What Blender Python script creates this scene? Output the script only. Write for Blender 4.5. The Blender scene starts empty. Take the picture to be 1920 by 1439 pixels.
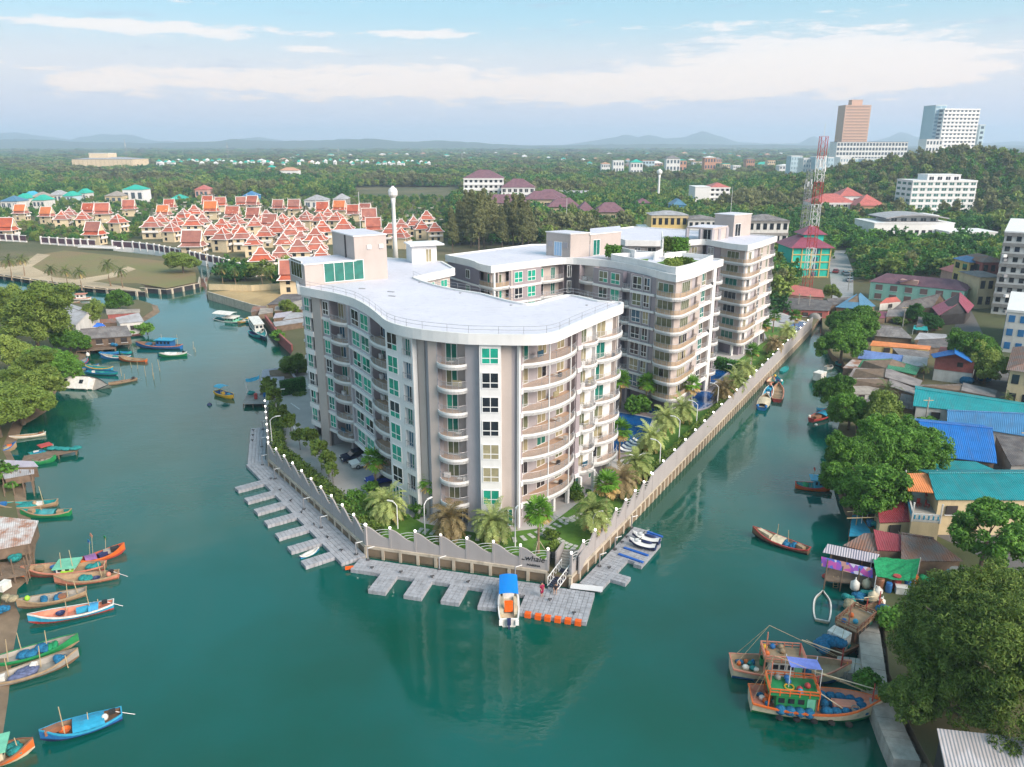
import bpy, math, random
from mathutils import Vector, Matrix
random.seed(11)
scene = bpy.context.scene
R = math.radians
FPX, CX, CY, PITCH, CAMH = 1461.0, 960.0, 719.5, R(17.1), 45.5
cam_d = bpy.data.cameras.new("camera"); cam = bpy.data.objects.new("camera", cam_d)
scene.collection.objects.link(cam)
cam_d.sensor_fit = 'HORIZONTAL'; cam_d.sensor_width = 36.0; cam_d.lens = 36.0*FPX/1920.0
cam_d.clip_start = 0.5; cam_d.clip_end = 60000
cam.location = (0, 0, CAMH); cam.rotation_euler = (R(90)-PITCH, 0, 0)
scene.camera = cam
SUN_EL, SUN_AZ = R(32), R(128)          # azimuth clockwise from +Y (the view direction)
world = bpy.data.worlds.new("World"); scene.world = world; world.use_nodes = True
nt = world.node_tree; nt.nodes.clear()
def N(t, **kw):
    n = nt.nodes.new(t)
    for k, v in kw.items(): setattr(n, k, v)
    return n
def Lk(a, b): nt.links.new(a, b)
def M(op, a, b=None, c=None, clamp=False):
    n = N('ShaderNodeMath', operation=op, use_clamp=clamp)
    for i, x in enumerate((a, b, c)):
        if x is None: continue
        if hasattr(x, 'is_output'): Lk(x, n.inputs[i])
        else: n.inputs[i].default_value = x
    return n.outputs[0]
def MIX(f, a, b):
    n = N('ShaderNodeMix', data_type='RGBA')
    for i, x in ((0, f), (6, a), (7, b)):
        if hasattr(x, 'is_output'): Lk(x, n.inputs[i])
        elif i == 0: n.inputs[0].default_value = x
        else: n.inputs[i].default_value = (*x, 1)
    return n.outputs[2]
sky = N('ShaderNodeTexSky', sky_type='NISHITA'); sky.sun_disc = False
sky.sun_elevation = SUN_EL; sky.sun_rotation = SUN_AZ; sky.air_density = 1.0; sky.dust_density = 1.6; sky.ozone_density = 2.0
tc = N('ShaderNodeTexCoord'); sep = N('ShaderNodeSeparateXYZ'); Lk(tc.outputs['Generated'], sep.inputs[0])
sx, sy, sz = sep.outputs
el = M('MULTIPLY', M('ARCSINE', sz), 57.29578)                 # degrees above the horizon
az = M('MULTIPLY', M('ARCTAN2', sx, sy), 57.29578)             # degrees right of the view direction
def noise(vx, vy, scale, detail=5, rough=.55, w=0.):
    c = N('ShaderNodeCombineXYZ'); Lk(vx, c.inputs[0]); Lk(vy, c.inputs[1]); c.inputs[2].default_value = w
    t = N('ShaderNodeTexNoise'); t.inputs['Scale'].default_value = scale
    t.inputs['Detail'].default_value = detail; t.inputs['Roughness'].default_value = rough
    Lk(c.outputs[0], t.inputs['Vector']); return t.outputs[0]
def bump(a0, e0, wa, we):              # a soft bank of cloud round one direction
    da = M('DIVIDE', M('SUBTRACT', az, a0), wa); de = M('DIVIDE', M('SUBTRACT', el, e0), we)
    d2 = M('ADD', M('MULTIPLY', da, da), M('MULTIPLY', de, de))
    return M('EXPONENT', M('MULTIPLY', d2, -1.0))
def SM(x, a, b):
    n = N('ShaderNodeMapRange', interpolation_type='SMOOTHSTEP'); n.inputs[1].default_value = a; n.inputs[2].default_value = b
    Lk(x, n.inputs[0]); return n.outputs[0]
K = 5.9                                                         # scene-linear scale of the nishita sky
base = MIX(.72, sky.outputs[0], (.35*K, .65*K, .76*K))
hz = SM(el, 8.0, .5)
base = MIX(M('MULTIPLY', hz, .88), base, (.68*K, .63*K, .76*K))
mid = bump(0, 4.6, 400, 2.6)
base = MIX(M('MULTIPLY', mid, .60), base, (.84*K, .76*K, .74*K))
n1 = noise(M('MULTIPLY', az, .045), M('MULTIPLY', el, .30), 2.0, 6, .58, 1.3)
n2 = noise(M('MULTIPLY', az, .13), M('MULTIPLY', el, .75), 2.6, 8, .68, 7.7)
nn = M('ADD', M('MULTIPLY', n1, .36), M('MULTIPLY', n2, .78))
bk = bump(18.5, 5.2, 8.5, 1.6)
for a0, e0, wa, we, k in ((24.5, 4.6, 6.5, 1.4, .9), (-24, 6.9, 9, .38, 1.0), (-6, 7.0, 3.6, .22, 1.1), (-12, 4.0, 15, 1.1, .85), (8, 3.6, 10, 1.2, .8), (-26, 3.6, 2.6, .5, .8),
                          (26.6, 8.8, 1.6, .25, 1.0), (-14, 6.0, 2.2, .25, .8), (-5, 9.4, 4, .3, .9)):
    bk = M('ADD', bk, M('MULTIPLY', bump(a0, e0, wa, we), k))
dens = M('ADD', M('SUBTRACT', nn, .565), M('MULTIPLY', M('SUBTRACT', bk, .32), .34))
wide = M('MULTIPLY', M('MULTIPLY', SM(el, 8.5, 14.), .17), M('SUBTRACT', 1.0, M('MULTIPLY', SM(el, 22., 34.), .85)))                     # unseen broken cloud added above the frame to brighten ambient light and reflections
dens = M('ADD', dens, wide)
cov = SM(dens, -.02, .12)
thick = SM(dens, .06, .30)
warm = SM(el, 7.0, 2.5)
ccol = MIX(warm, (.88*K, .85*K, .83*K), (1.02*K, .84*K, .72*K))
ccol = MIX(M('MULTIPLY', thick, .35), ccol, (.98*K, .88*K, .80*K))
fade = M('MULTIPLY', cov, SM(el, .9, 2.6))
skycol = MIX(M('MULTIPLY', fade, .92), base, ccol)
n3 = noise(M('MULTIPLY', az, .06), M('MULTIPLY', el, .5), 3.0, 5, .6, 21.)
und = M('MULTIPLY', SM(n3, .56, .74), M('SUBTRACT', 1.0, M('MULTIPLY', fade, .8)))
skycol = MIX(M('MULTIPLY', und, .45), skycol, (.45*K, .52*K, .66*K))
bg = N('ShaderNodeBackground'); bg.inputs['Strength'].default_value = 0.10
world.cycles.sampling_method = 'MANUAL'; world.cycles.sample_map_resolution = 512
out = N('ShaderNodeOutputWorld'); Lk(skycol, bg.inputs[0]); Lk(bg.outputs[0], out.inputs[0])
sun_d = bpy.data.lights.new("sun", 'SUN'); sun_d.energy = 3.3; sun_d.angle = R(40); sun_d.color = (1.0, .85, .72)
sun = bpy.data.objects.new("sun", sun_d); scene.collection.objects.link(sun)
sdir = Vector((math.sin(SUN_AZ)*math.cos(SUN_EL), math.cos(SUN_AZ)*math.cos(SUN_EL), math.sin(SUN_EL)))
sun.rotation_euler = sdir.to_track_quat('Z', 'Y').to_euler()
vs = scene.view_settings; vs.view_transform = 'Standard'; vs.look = 'None'; vs.exposure = 1.0; vs.gamma = 1.0
vs.use_curve_mapping = False
scene.render.engine = 'CYCLES'
cy = scene.cycles; cy.use_denoising = True; cy.max_bounces = 6; cy.diffuse_bounces = 2; cy.glossy_bounces = 3
cy.transmission_bounces = 2; cy.transparent_max_bounces = 6; cy.volume_bounces = 2
cy.use_adaptive_sampling = True; cy.adaptive_threshold = 0.02; cy.sample_clamp_indirect = 6
try: cy.denoiser = 'OPENIMAGEDENOISE'
except Exception: pass
COL = scene.collection
def G(px, py, z=0.0):
    """the spot at height z that the photograph shows at pixel (px, py)"""
    a = (px-CX)/FPX; b = (CY-py)/FPX
    d = Vector((a, math.cos(PITCH)+b*math.sin(PITCH), -math.sin(PITCH)+b*math.cos(PITCH)))
    t = (z-CAMH)/d.z
    return Vector((d.x*t, d.y*t, z))
def GY(px, py, Y):
    a = (px-CX)/FPX; b = (CY-py)/FPX
    d = Vector((a, math.cos(PITCH)+b*math.sin(PITCH), -math.sin(PITCH)+b*math.cos(PITCH)))
    t = Y/d.y
    return Vector((d.x*t, Y, CAMH+d.z*t))
V2 = lambda v: Vector((v[0], v[1]))
WM = {}
def new(name, data, parent=None, mw=None, label=None, cat=None, group=None, kind=None):
    o = bpy.data.objects.new(name, data); COL.objects.link(o)
    mw = Matrix() if mw is None else mw
    o.matrix_basis = mw; WM[o.name] = mw.copy()
    if parent is not None:
        o.parent = parent; o.matrix_parent_inverse = WM[parent.name].inverted_safe()
    if label: o['label'] = label
    if cat: o['category'] = cat
    if group: o['group'] = group
    if kind: o['kind'] = kind
    return o
def T(x=0, y=0, z=0, rz=0, s=1, rx=0, ry=0):
    if isinstance(x, (Vector, tuple, list)):
        v = x; x, y = v[0], v[1]; z = v[2] if len(v) > 2 else z
    m = Matrix.Translation((x, y, z)) @ Matrix.Rotation(rz, 4, 'Z')
    if ry: m = m @ Matrix.Rotation(ry, 4, 'Y')
    if rx: m = m @ Matrix.Rotation(rx, 4, 'X')
    if isinstance(s, (tuple, list)): m = m @ Matrix.Diagonal((*s, 1))
    elif s != 1: m = m @ Matrix.Scale(s, 4)
    return m
def thing(name, label, cat, mw=None, group=None):
    return new(name, None, None, mw, label, cat, group)
def copy_tree(o, mw=None, label=None, group=None, parent=None):
    c = o.copy(); COL.objects.link(c); WM[c.name] = WM[o.name].copy()
    if parent is not None: c.parent = parent
    if mw is not None: c.matrix_basis = mw; WM[c.name] = mw.copy()
    if label: c['label'] = label
    if group: c['group'] = group
    for ch in o.children: copy_tree(ch, parent=c)
    return c
def place(o, mw):
    o.matrix_basis = mw; WM[o.name] = mw.copy(); return o
class MB:
    def __init__(s): s.v = []; s.f = []; s.m = []; s.mi = 0
    def add(s, vs, fs, mi=None):
        n = len(s.v); s.v.extend([tuple(x) for x in vs]); mi = s.mi if mi is None else mi
        for f in fs: s.f.append([n+i for i in f]); s.m.append(mi)
        return s
    def box(s, c, d, rz=0, mi=None, rx=0, ry=0):
        m = T(c[0], c[1], c[2], rz, 1, rx, ry); h = [x/2 for x in d]
        vs = [m @ Vector((a*h[0], b*h[1], e*h[2])) for e in (-1, 1) for b in (-1, 1) for a in (-1, 1)]
        return s.add(vs, [(0,2,3,1), (4,5,7,6), (0,1,5,4), (1,3,7,5), (3,2,6,7), (2,0,4,6)], mi)
    def bar(s, a, b, w, h=None, mi=None):
        a = Vector(a); b = Vector(b); d = b-a; L = d.length
        if L < 1e-6: return s
        h = w if h is None else h
        q = d.to_track_quat('Y', 'Z').to_matrix().to_4x4()
        m = Matrix.Translation((a+b)/2) @ q
        vs = [m @ Vector((x*w/2, y*L/2, z*h/2)) for z in (-1, 1) for y in (-1, 1) for x in (-1, 1)]
        return s.add(vs, [(0,2,3,1), (4,5,7,6), (0,1,5,4), (1,3,7,5), (3,2,6,7), (2,0,4,6)], mi)
    def prism(s, poly, z0, z1, mi=None, mtop=None, bottom=True):
        n = len(poly)
        A = sum(poly[i][0]*poly[(i+1) % n][1]-poly[(i+1) % n][0]*poly[i][1] for i in range(n))
        p = list(poly) if A > 0 else list(reversed(poly))
        k = len(s.v); s.v.extend([(q[0], q[1], z0) for q in p]); s.v.extend([(q[0], q[1], z1) for q in p])
        mi = s.mi if mi is None else mi
        for i in range(n): s.f.append([k+i, k+(i+1) % n, k+n+(i+1) % n, k+n+i]); s.m.append(mi)
        s.f.append([k+n+i for i in range(n)]); s.m.append(mi if mtop is None else mtop)
        if bottom: s.f.append([k+i for i in reversed(range(n))]); s.m.append(mi)
        return s
    def strip(s, pts, z0, z1, th=0.0, mi=None, closed=False):
        """a wall along a plan polyline, th thick towards the left of travel"""
        n = len(pts); P2 = [V2(p) for p in pts]; off = offset_line(P2, th, closed) if th else None
        rng = range(n if closed else n-1)
        for i in rng:
            a, b = P2[i], P2[(i+1) % n]
            if not th: s.add([(a.x,a.y,z0), (b.x,b.y,z0), (b.x,b.y,z1), (a.x,a.y,z1)], [(0,1,2,3)], mi)
            else:
                c, d = off[i], off[(i+1) % n]
                s.add([(a.x,a.y,z0), (b.x,b.y,z0), (b.x,b.y,z1), (a.x,a.y,z1), (c.x,c.y,z0), (d.x,d.y,z0), (d.x,d.y,z1), (c.x,c.y,z1)],
                      [(0,1,2,3), (5,4,7,6), (3,2,6,7), (1,0,4,5)] + ([(0,3,7,4)] if (not closed and i == 0) else []) + ([(1,5,6,2)] if (not closed and i == n-2) else []), mi)
        return s
    def tube(s, pts, r, n=6, mi=None, cap=True):
        pts = [Vector(p) for p in pts]; k = len(s.v); m = len(pts)
        rs = r if isinstance(r, (list, tuple)) else [r]*m
        for i, p in enumerate(pts):
            d = (pts[min(i+1, m-1)]-pts[max(i-1, 0)]); d = d.normalized() if d.length > 1e-9 else Vector((0,0,1))
            u = d.cross(Vector((0,0,1))); u = u.normalized() if u.length > 1e-4 else Vector((1,0,0)); w = u.cross(d)
            for j in range(n):
                a = 2*math.pi*j/n; q = p+(u*math.cos(a)+w*math.sin(a))*rs[i]; s.v.append(tuple(q))
        mi = s.mi if mi is None else mi
        for i in range(m-1):
            for j in range(n):
                s.f.append([k+i*n+j, k+(i+1)*n+j, k+(i+1)*n+(j+1) % n, k+i*n+(j+1) % n]); s.m.append(mi)
        if cap:
            s.f.append([k+j for j in range(n)]); s.m.append(mi)
            s.f.append([k+(m-1)*n+j for j in reversed(range(n))]); s.m.append(mi)
        return s
    def lathe(s, prof, n=12, c=(0,0,0), mi=None):
        k = len(s.v); mi = s.mi if mi is None else mi
        for r, z in prof:
            for j in range(n):
                a = 2*math.pi*j/n; s.v.append((c[0]+r*math.cos(a), c[1]+r*math.sin(a), c[2]+z))
        for i in range(len(prof)-1):
            for j in range(n):
                s.f.append([k+i*n+j, k+i*n+(j+1) % n, k+(i+1)*n+(j+1) % n, k+(i+1)*n+j]); s.m.append(mi)
        s.f.append([k+j for j in reversed(range(n))]); s.m.append(mi)
        s.f.append([k+(len(prof)-1)*n+j for j in range(n)]); s.m.append(mi)
        return s
    def blob(s, c, d, n=8, m=5, mi=None, jit=0.0, rnd=random):
        k = len(s.v); mi = s.mi if mi is None else mi
        for i in range(m+1):
            t = math.pi*i/m
            for j in range(n):
                a = 2*math.pi*j/n; q = 1+jit*(rnd.random()-.5)*2
                s.v.append((c[0]+d[0]/2*math.sin(t)*math.cos(a)*q, c[1]+d[1]/2*math.sin(t)*math.sin(a)*q, c[2]+d[2]/2*math.cos(t)*q))
        for i in range(m):
            for j in range(n):
                s.f.append([k+i*n+j, k+(i+1)*n+j, k+(i+1)*n+(j+1) % n, k+i*n+(j+1) % n]); s.m.append(mi)
        return s
    def mesh(s, name, mats, smooth=False):
        me = bpy.data.meshes.new(name); me.from_pydata(s.v, [], s.f)
        for m in (mats if isinstance(mats, (list, tuple)) else [mats]): me.materials.append(m)
        if s.m and max(s.m) > 0: me.polygons.foreach_set('material_index', s.m)
        if smooth: me.polygons.foreach_set('use_smooth', [True]*len(me.polygons))
        me.update(); return me
    def build(s, name, mats, parent=None, mw=None, smooth=False, **kw):
        return new(name, s.mesh(name, mats, smooth), parent, mw, **kw)
def offset_line(P, d, closed=False):
    """offset a plan polyline to the left of travel by d"""
    n = len(P); o = []
    for i in range(n):
        a = P[(i-1) % n] if (closed or i > 0) else None; c = P[(i+1) % n] if (closed or i < n-1) else None
        t1 = (P[i]-a).normalized() if a is not None else None; t2 = (c-P[i]).normalized() if c is not None else None
        t1 = t1 or t2; t2 = t2 or t1
        n1 = Vector((-t1.y, t1.x)); n2 = Vector((-t2.y, t2.x)); m = n1+n2
        m = m.normalized() if m.length > 1e-4 else n1
        k = max(.35, m.dot(n1)); o.append(P[i]+m*(d/k))
    return o
def smooth_line(pts, n=4, closed=False):
    """Catmull-Rom through the points; a point written twice stays a corner"""
    P = [V2(p) for p in pts]; out = []; m = len(P)
    for i in range(m if closed else m-1):
        p1, p2 = P[i], P[(i+1) % m]
        if (p2-p1).length < 1e-6: continue
        p0 = P[(i-1) % m] if (closed or i > 0) else p1
        p3 = P[(i+2) % m] if (closed or i < m-2) else p2
        for k in range(n):
            t = k/n
            out.append(.5*((2*p1)+(p2-p0)*t+(2*p0-5*p1+4*p2-p3)*t*t+(-p0+3*p1-3*p2+p3)*t*t*t))
    if not closed: out.append(P[-1])
    return out
_UNIT = {}
def unit_mesh(mat):
    if mat.name not in _UNIT:
        _UNIT[mat.name] = MB().box((0,0,0), (1,1,1)).mesh("box_"+mat.name, mat)
    return _UNIT[mat.name]
def boxo(name, c, d, mat, parent=None, rz=0, **kw):
    return new(name, unit_mesh(mat), parent, T(c[0], c[1], c[2], rz, tuple(d)), **kw)
MATS = {}
def mat(name, col, rough=.65, var=.12, scale=.6, orand=0., bumps=0.0, bscale=8., metal=0.0, spec=.4, col2=None, mixs=.15, stain=0.0, emit=None, alpha=None):
    if name in MATS: return MATS[name]
    m = bpy.data.materials.new(name); m.use_nodes = True; t = m.node_tree; b = t.nodes['Principled BSDF']
    b.inputs['Roughness'].default_value = rough; b.inputs['Metallic'].default_value = metal
    b.inputs['Specular IOR Level'].default_value = spec
    c = (*col, 1)
    b.inputs['Base Color'].default_value = c
    if var or col2 or bumps or stain:
        g = t.nodes.new('ShaderNodeNewGeometry')
        src = None
        if var or col2:
            n = t.nodes.new('ShaderNodeTexNoise'); n.inputs['Scale'].default_value = scale; n.inputs['Detail'].default_value = 6
            n.inputs['Roughness'].default_value = .62
            t.links.new(g.outputs['Position'], n.inputs['Vector'])
            r = t.nodes.new('ShaderNodeValToRGB'); e = r.color_ramp.elements
            a2 = col2 if col2 else tuple(x*(1+var) for x in col); a1 = col if col2 else tuple(x*(1-var) for x in col)
            e[0].position = .5-mixs; e[0].color = (*a1, 1); e[1].position = .5+mixs; e[1].color = (*a2, 1)
            t.links.new(n.outputs[0], r.inputs[0]); src = r.outputs[0]
        if stain:
            n = t.nodes.new('ShaderNodeTexNoise'); n.inputs['Scale'].default_value = 1.0; n.inputs['Detail'].default_value = 7
            mp = t.nodes.new('ShaderNodeMapping'); mp.inputs['Scale'].default_value = (1.1, 1.1, .16)
            t.links.new(g.outputs['Position'], mp.inputs[0]); t.links.new(mp.outputs[0], n.inputs['Vector'])
            r = t.nodes.new('ShaderNodeMapRange'); r.inputs[1].default_value = .52; r.inputs[2].default_value = .78; r.inputs[4].default_value = stain
            t.links.new(n.outputs[0], r.inputs[0])
            mx = t.nodes.new('ShaderNodeMix'); mx.data_type = 'RGBA'; mx.inputs[7].default_value = (.10, .085, .07, 1)
            t.links.new(r.outputs[0], mx.inputs[0])
            if src: t.links.new(src, mx.inputs[6])
            else: mx.inputs[6].default_value = c
            src = mx.outputs[2]
        if src: t.links.new(src, b.inputs['Base Color'])
        if bumps:
            n = t.nodes.new('ShaderNodeTexNoise'); n.inputs['Scale'].default_value = bscale; n.inputs['Detail'].default_value = 4
            t.links.new(g.outputs['Position'], n.inputs['Vector'])
            bp = t.nodes.new('ShaderNodeBump'); bp.inputs['Strength'].default_value = bumps; bp.inputs['Distance'].default_value = .05
            t.links.new(n.outputs[0], bp.inputs['Height']); t.links.new(bp.outputs[0], b.inputs['Normal'])
    if orand:
        oi = t.nodes.new('ShaderNodeObjectInfo'); hs = t.nodes.new('ShaderNodeHueSaturation'); r2 = t.nodes.new('ShaderNodeMapRange'); r2.inputs[3].default_value = 1-orand; r2.inputs[4].default_value = 1+orand
        t.links.new(oi.outputs['Random'], r2.inputs[0]); t.links.new(r2.outputs[0], hs.inputs['Value']); t.links.new(r2.outputs[0], hs.inputs['Saturation'])
        if b.inputs['Base Color'].links: t.links.new(b.inputs['Base Color'].links[0].from_socket, hs.inputs['Color'])
        else: hs.inputs['Color'].default_value = c
        t.links.new(hs.outputs[0], b.inputs['Base Color'])
    if emit:
        b.inputs['Emission Color'].default_value = (*emit[0], 1); b.inputs['Emission Strength'].default_value = emit[1]
    if alpha is not None: b.inputs['Alpha'].default_value = alpha
    m.diffuse_color = c; MATS[name] = m; return m
def corrugated(name, col, col2=None, pitch=.25, rough=.5, stain=.35, metal=0.0, ang=0.0):
    """sheet roof: ribs follow the object's own slope direction (object X)"""
    if name in MATS: return MATS[name]
    m = mat(name, col, rough, .10, .5, col2=col2, mixs=.09, metal=metal, stain=0)
    t = m.node_tree; b = t.nodes['Principled BSDF']
    tcn = t.nodes.new('ShaderNodeTexCoord')
    w = t.nodes.new('ShaderNodeTexWave'); w.wave_type = 'BANDS'; w.bands_direction = 'X'; w.inputs['Scale'].default_value = .314/pitch
    w.inputs['Distortion'].default_value = .15
    t.links.new(tcn.outputs['Object'], w.inputs['Vector'])
    bp = t.nodes.new('ShaderNodeBump'); bp.inputs['Strength'].default_value = .8; bp.inputs['Distance'].default_value = .06
    t.links.new(w.outputs[1], bp.inputs['Height']); t.links.new(bp.outputs[0], b.inputs['Normal'])
    if stain:
        src = b.inputs['Base Color'].links[0].from_socket
        n = t.nodes.new('ShaderNodeTexNoise'); n.inputs['Scale'].default_value = .9; n.inputs['Detail'].default_value = 8
        mp = t.nodes.new('ShaderNodeMapping'); mp.inputs['Scale'].default_value = (1.6, .22, 1)
        t.links.new(tcn.outputs['Object'], mp.inputs[0]); t.links.new(mp.outputs[0], n.inputs['Vector'])
        r = t.nodes.new('ShaderNodeMapRange'); r.inputs[1].default_value = .50; r.inputs[2].default_value = .80; r.inputs[4].default_value = stain
        t.links.new(n.outputs[0], r.inputs[0])
        mx = t.nodes.new('ShaderNodeMix'); mx.data_type = 'RGBA'; mx.inputs[7].default_value = (.13, .09, .07, 1)
        t.links.new(r.outputs[0], mx.inputs[0]); t.links.new(src, mx.inputs[6]); t.links.new(mx.outputs[2], b.inputs['Base Color'])
    return m
WHITE = mat('white_paint', (.70, .70, .70), .5, .05, .4, stain=.10)
TRIM = mat('white_trim', (.74, .74, .74), .4, .0)
BEIGE = mat('beige_render', (.44, .385, .36), .8, .05, .3, stain=.08)
LILAC = mat('lilac_grey_render', (.37, .35, .375), .8, .05, .3, stain=.10)
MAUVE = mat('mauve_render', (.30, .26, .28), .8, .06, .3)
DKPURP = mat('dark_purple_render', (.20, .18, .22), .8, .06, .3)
ROOFW = mat('roof_coating', (.58, .575, .655), .55, .05, .25, stain=.16)
TILE = mat('balcony_tile', (.50, .34, .24), .5, .10, 2.)
METAL = mat('grey_metal', (.35, .35, .37), .4, .0, metal=.4)
DKMETAL = mat('dark_metal', (.06, .06, .065), .45, .0)
RAILG = mat('rail_glass', (.40, .41, .44), .12, .0, spec=.6, alpha=.26)
RAILT = mat('tan_rail_glass', (.52, .38, .26), .2, .08, spec=.5, alpha=.6)
GREENP = mat('green_curtain_pane', (.015, .30, .21), .12, .25, .9, spec=.55)
GREEND = mat('deep_green_pane', (.01, .14, .11), .10, .2, .9, spec=.55)
DARKP = mat('dark_pane', (.018, .022, .030), .07, .3, .9, spec=.6)
BLUEP = mat('blue_pane', (.03, .10, .16), .08, .2, .9, spec=.6)
TANP = mat('tan_curtain_pane', (.30, .27, .17), .2, .2, 1.2, spec=.5)
OLIVEP = mat('olive_curtain_pane', (.13, .15, .09), .15, .2, 1.2, spec=.5)
CONC = mat('concrete', (.34, .32, .29), .85, .2, .8, bumps=.15, stain=.3)
TANCONC = mat('quay_concrete', (.46, .40, .32), .85, .14, .9, bumps=.2, stain=.45)
FENCEG = mat('grey_fence_paint', (.33, .31, .31), .75, .05, .3, stain=.10)
def water_material():
    m = bpy.data.materials.new('river_water'); m.use_nodes = True; t = m.node_tree; b = t.nodes['Principled BSDF']
    g = t.nodes.new('ShaderNodeNewGeometry')
    def nz(scale, sc=(1,1,1), det=4, rot=0.):
        mp = t.nodes.new('ShaderNodeMapping'); mp.inputs['Scale'].default_value = sc; mp.inputs['Rotation'].default_value = (0,0,rot)
        n = t.nodes.new('ShaderNodeTexNoise'); n.inputs['Scale'].default_value = scale; n.inputs['Detail'].default_value = det
        t.links.new(g.outputs['Position'], mp.inputs[0]); t.links.new(mp.outputs[0], n.inputs['Vector']); return n.outputs[0]
    n = nz(.035, det=5)
    r = t.nodes.new('ShaderNodeValToRGB'); e = r.color_ramp.elements
    e[0].position = .40; e[0].color = (.0, .064, .042, 1); e[1].position = .60; e[1].color = (.0, .086, .074, 1)
    t.links.new(n, r.inputs[0])
    sp = t.nodes.new('ShaderNodeSeparateXYZ'); t.links.new(g.outputs['Position'], sp.inputs[0])
    t.links.new(r.outputs[0], b.inputs['Base Color'])
    b.inputs['Roughness'].default_value = .035; b.inputs['IOR'].default_value = 1.5; b.inputs['Specular IOR Level'].default_value = .5
    h1 = nz(1.1, (1.0, 1.7, 1), 3, .4); h2 = nz(.22, (1, 1.6, 1), 3, -.3); h3 = nz(3.2, (1, 1.5, 1), 2, .1)
    msk = nz(.02, det=3)
    mr = t.nodes.new('ShaderNodeMapRange'); mr.inputs[1].default_value = .38; mr.inputs[2].default_value = .62; mr.inputs[3].default_value = .08; mr.inputs[4].default_value = 1.0
    t.links.new(msk, mr.inputs[0])
    def mul(a, k):
        q = t.nodes.new('ShaderNodeMath'); q.operation = 'MULTIPLY'
        t.links.new(a, q.inputs[0])
        if hasattr(k, 'is_output'): t.links.new(k, q.inputs[1])
        else: q.inputs[1].default_value = k
        return q.outputs[0]
    def addn(a, c):
        q = t.nodes.new('ShaderNodeMath'); q.operation = 'ADD'; t.links.new(a, q.inputs[0]); t.links.new(c, q.inputs[1]); return q.outputs[0]
    hh = mul(addn(addn(mul(h1, .055), mul(h2, .11)), mul(h3, .010)), mr.outputs[0])
    bp = t.nodes.new('ShaderNodeBump'); bp.inputs['Strength'].default_value = .46; bp.inputs['Distance'].default_value = 1.0
    t.links.new(hh, bp.inputs['Height']); t.links.new(bp.outputs[0], b.inputs['Normal'])
    return m
WATER = water_material()
MB().add([(-420,-60,0), (320,-60,0), (320,620,0), (-420,620,0)], [(0,1,2,3)]).build('water', WATER, kind='structure')

SOIL = mat('bank_soil', (.17, .125, .085), .95, .3, .25, bumps=.5, bscale=2.)
LANDM = mat('land_cover', (.055, .075, .028), .95, .2, .02, col2=(.15, .125, .065), mixs=.16, bumps=.4, bscale=.6)
def px(pts, z=0.0): return [V2(G(x, y, z)) for x, y in pts]
penins = px([(-260,496), (0,522), (83,534), (165,545), (213,549), (272,554)]) + px([(272,544), (263,540), (312,547), (373,536), (376,522), (370,505), (345,497), (307,487), (212,476), (175,470), (110,466)])
villabank = px([(110,461), (160,461), (215,465), (250,469.5), (287,472.5), (325,478), (385,492), (408,499), (402,507), (390,534), (388,560), (472,584), (495,608), (522,641), (550,656), (550,668), (541,686), (525,720), (506,749)])
SITE_L = [Vector((-45.05,135.75)), Vector((-42.2,125.67)), Vector((-35.55,105.46)), Vector((-16.77,79.85))]
SITE_F = [Vector((-16.77,79.85)), Vector((3.81,74.28))]
SITE_R = [Vector((6.31,73.25)), Vector((75.4,191.16))]
rightbank = px([(1540,600), (1541,625), (1548,655), (1560,676), (1580,690), (1590,715), (1572,745), (1580,768), (1576,790), (1566,830), (1560,880), (1572,930), (1585,965), (1610,985), (1628,1010), (1640,1060), (1648,1110), (1650,1184), (1658,1223), (1664,1286), (1699,1379), (1722,1425)])
main = ([Vector((-900, 470)), Vector((-420, 420))] + penins + villabank + SITE_L[1:] + [SITE_F[1]] + SITE_R + rightbank +
        [Vector((30, 30)), Vector((30, -60)), Vector((2500, -60)), Vector((17000, 6000)), Vector((17000, 30000)), Vector((-17000, 30000)), Vector((-17000, 6000)), Vector((-900, 700))])
LAND = 1.3
MB().prism(main, -2.5, LAND, mi=1, mtop=0, bottom=False).build('ground', [LANDM, SOIL], kind='structure')
tongue_shore = px([(-20,1500), (-40,1400), (-20,1250), (0,1165), (10,1110), (32,1070), (42,1010), (28,940), (22,885), (5,850), (25,800), (70,772), (88,738), (112,716), (146,694), (152,660), (160,640), (188,626), (232,613), (268,600), (288,586), (284,574), (258,566), (205,576), (130,573), (90,566), (30,556), (-60,546), (-260,530)])
tongue = tongue_shore + [Vector((-420, 330)), Vector((-420, -60)), Vector((-36, -60))]
MB().prism(tongue, -2.5, .7, mi=1, mtop=0, bottom=False).build('river_bank', [LANDM, SOIL], kind='structure')
def apron(line, d, z, name):
    a = [Vector((p.x, p.y)) for p in line]; o = offset_line(a, d); rn = random.Random(5)
    mb = MB(); n = len(a)
    for i in range(n): o[i] = o[i]+Vector((rn.uniform(-.8, .8), rn.uniform(-.8, .8)))
    for i in range(n-1):
        mb.add([(a[i].x, a[i].y, z), (a[i+1].x, a[i+1].y, z), (o[i+1].x, o[i+1].y, -.7), (o[i].x, o[i].y, -.7)], [(0,1,2,3)])
    return mb.build(name, SOIL, kind='structure')
apron(tongue_shore[1:22], -3.2, .55, 'mud_bank'); apron(rightbank[:18], 2.4, .8, 'mud_bank')
site = [Vector((-45.05,135.75))] + SITE_L[1:] + [SITE_F[1]+Vector((.2,.2)), Vector((4.6,77.2)), Vector((7.2,77.0))] + [Vector((6.31,73.25)), Vector((75.4,191.16)), Vector((70,215)), Vector((20,215)), Vector((-30,190)), Vector((-48,150))]
site_in = offset_line([Vector(p) for p in site], .25, True)
GZ = 2.4
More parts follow.
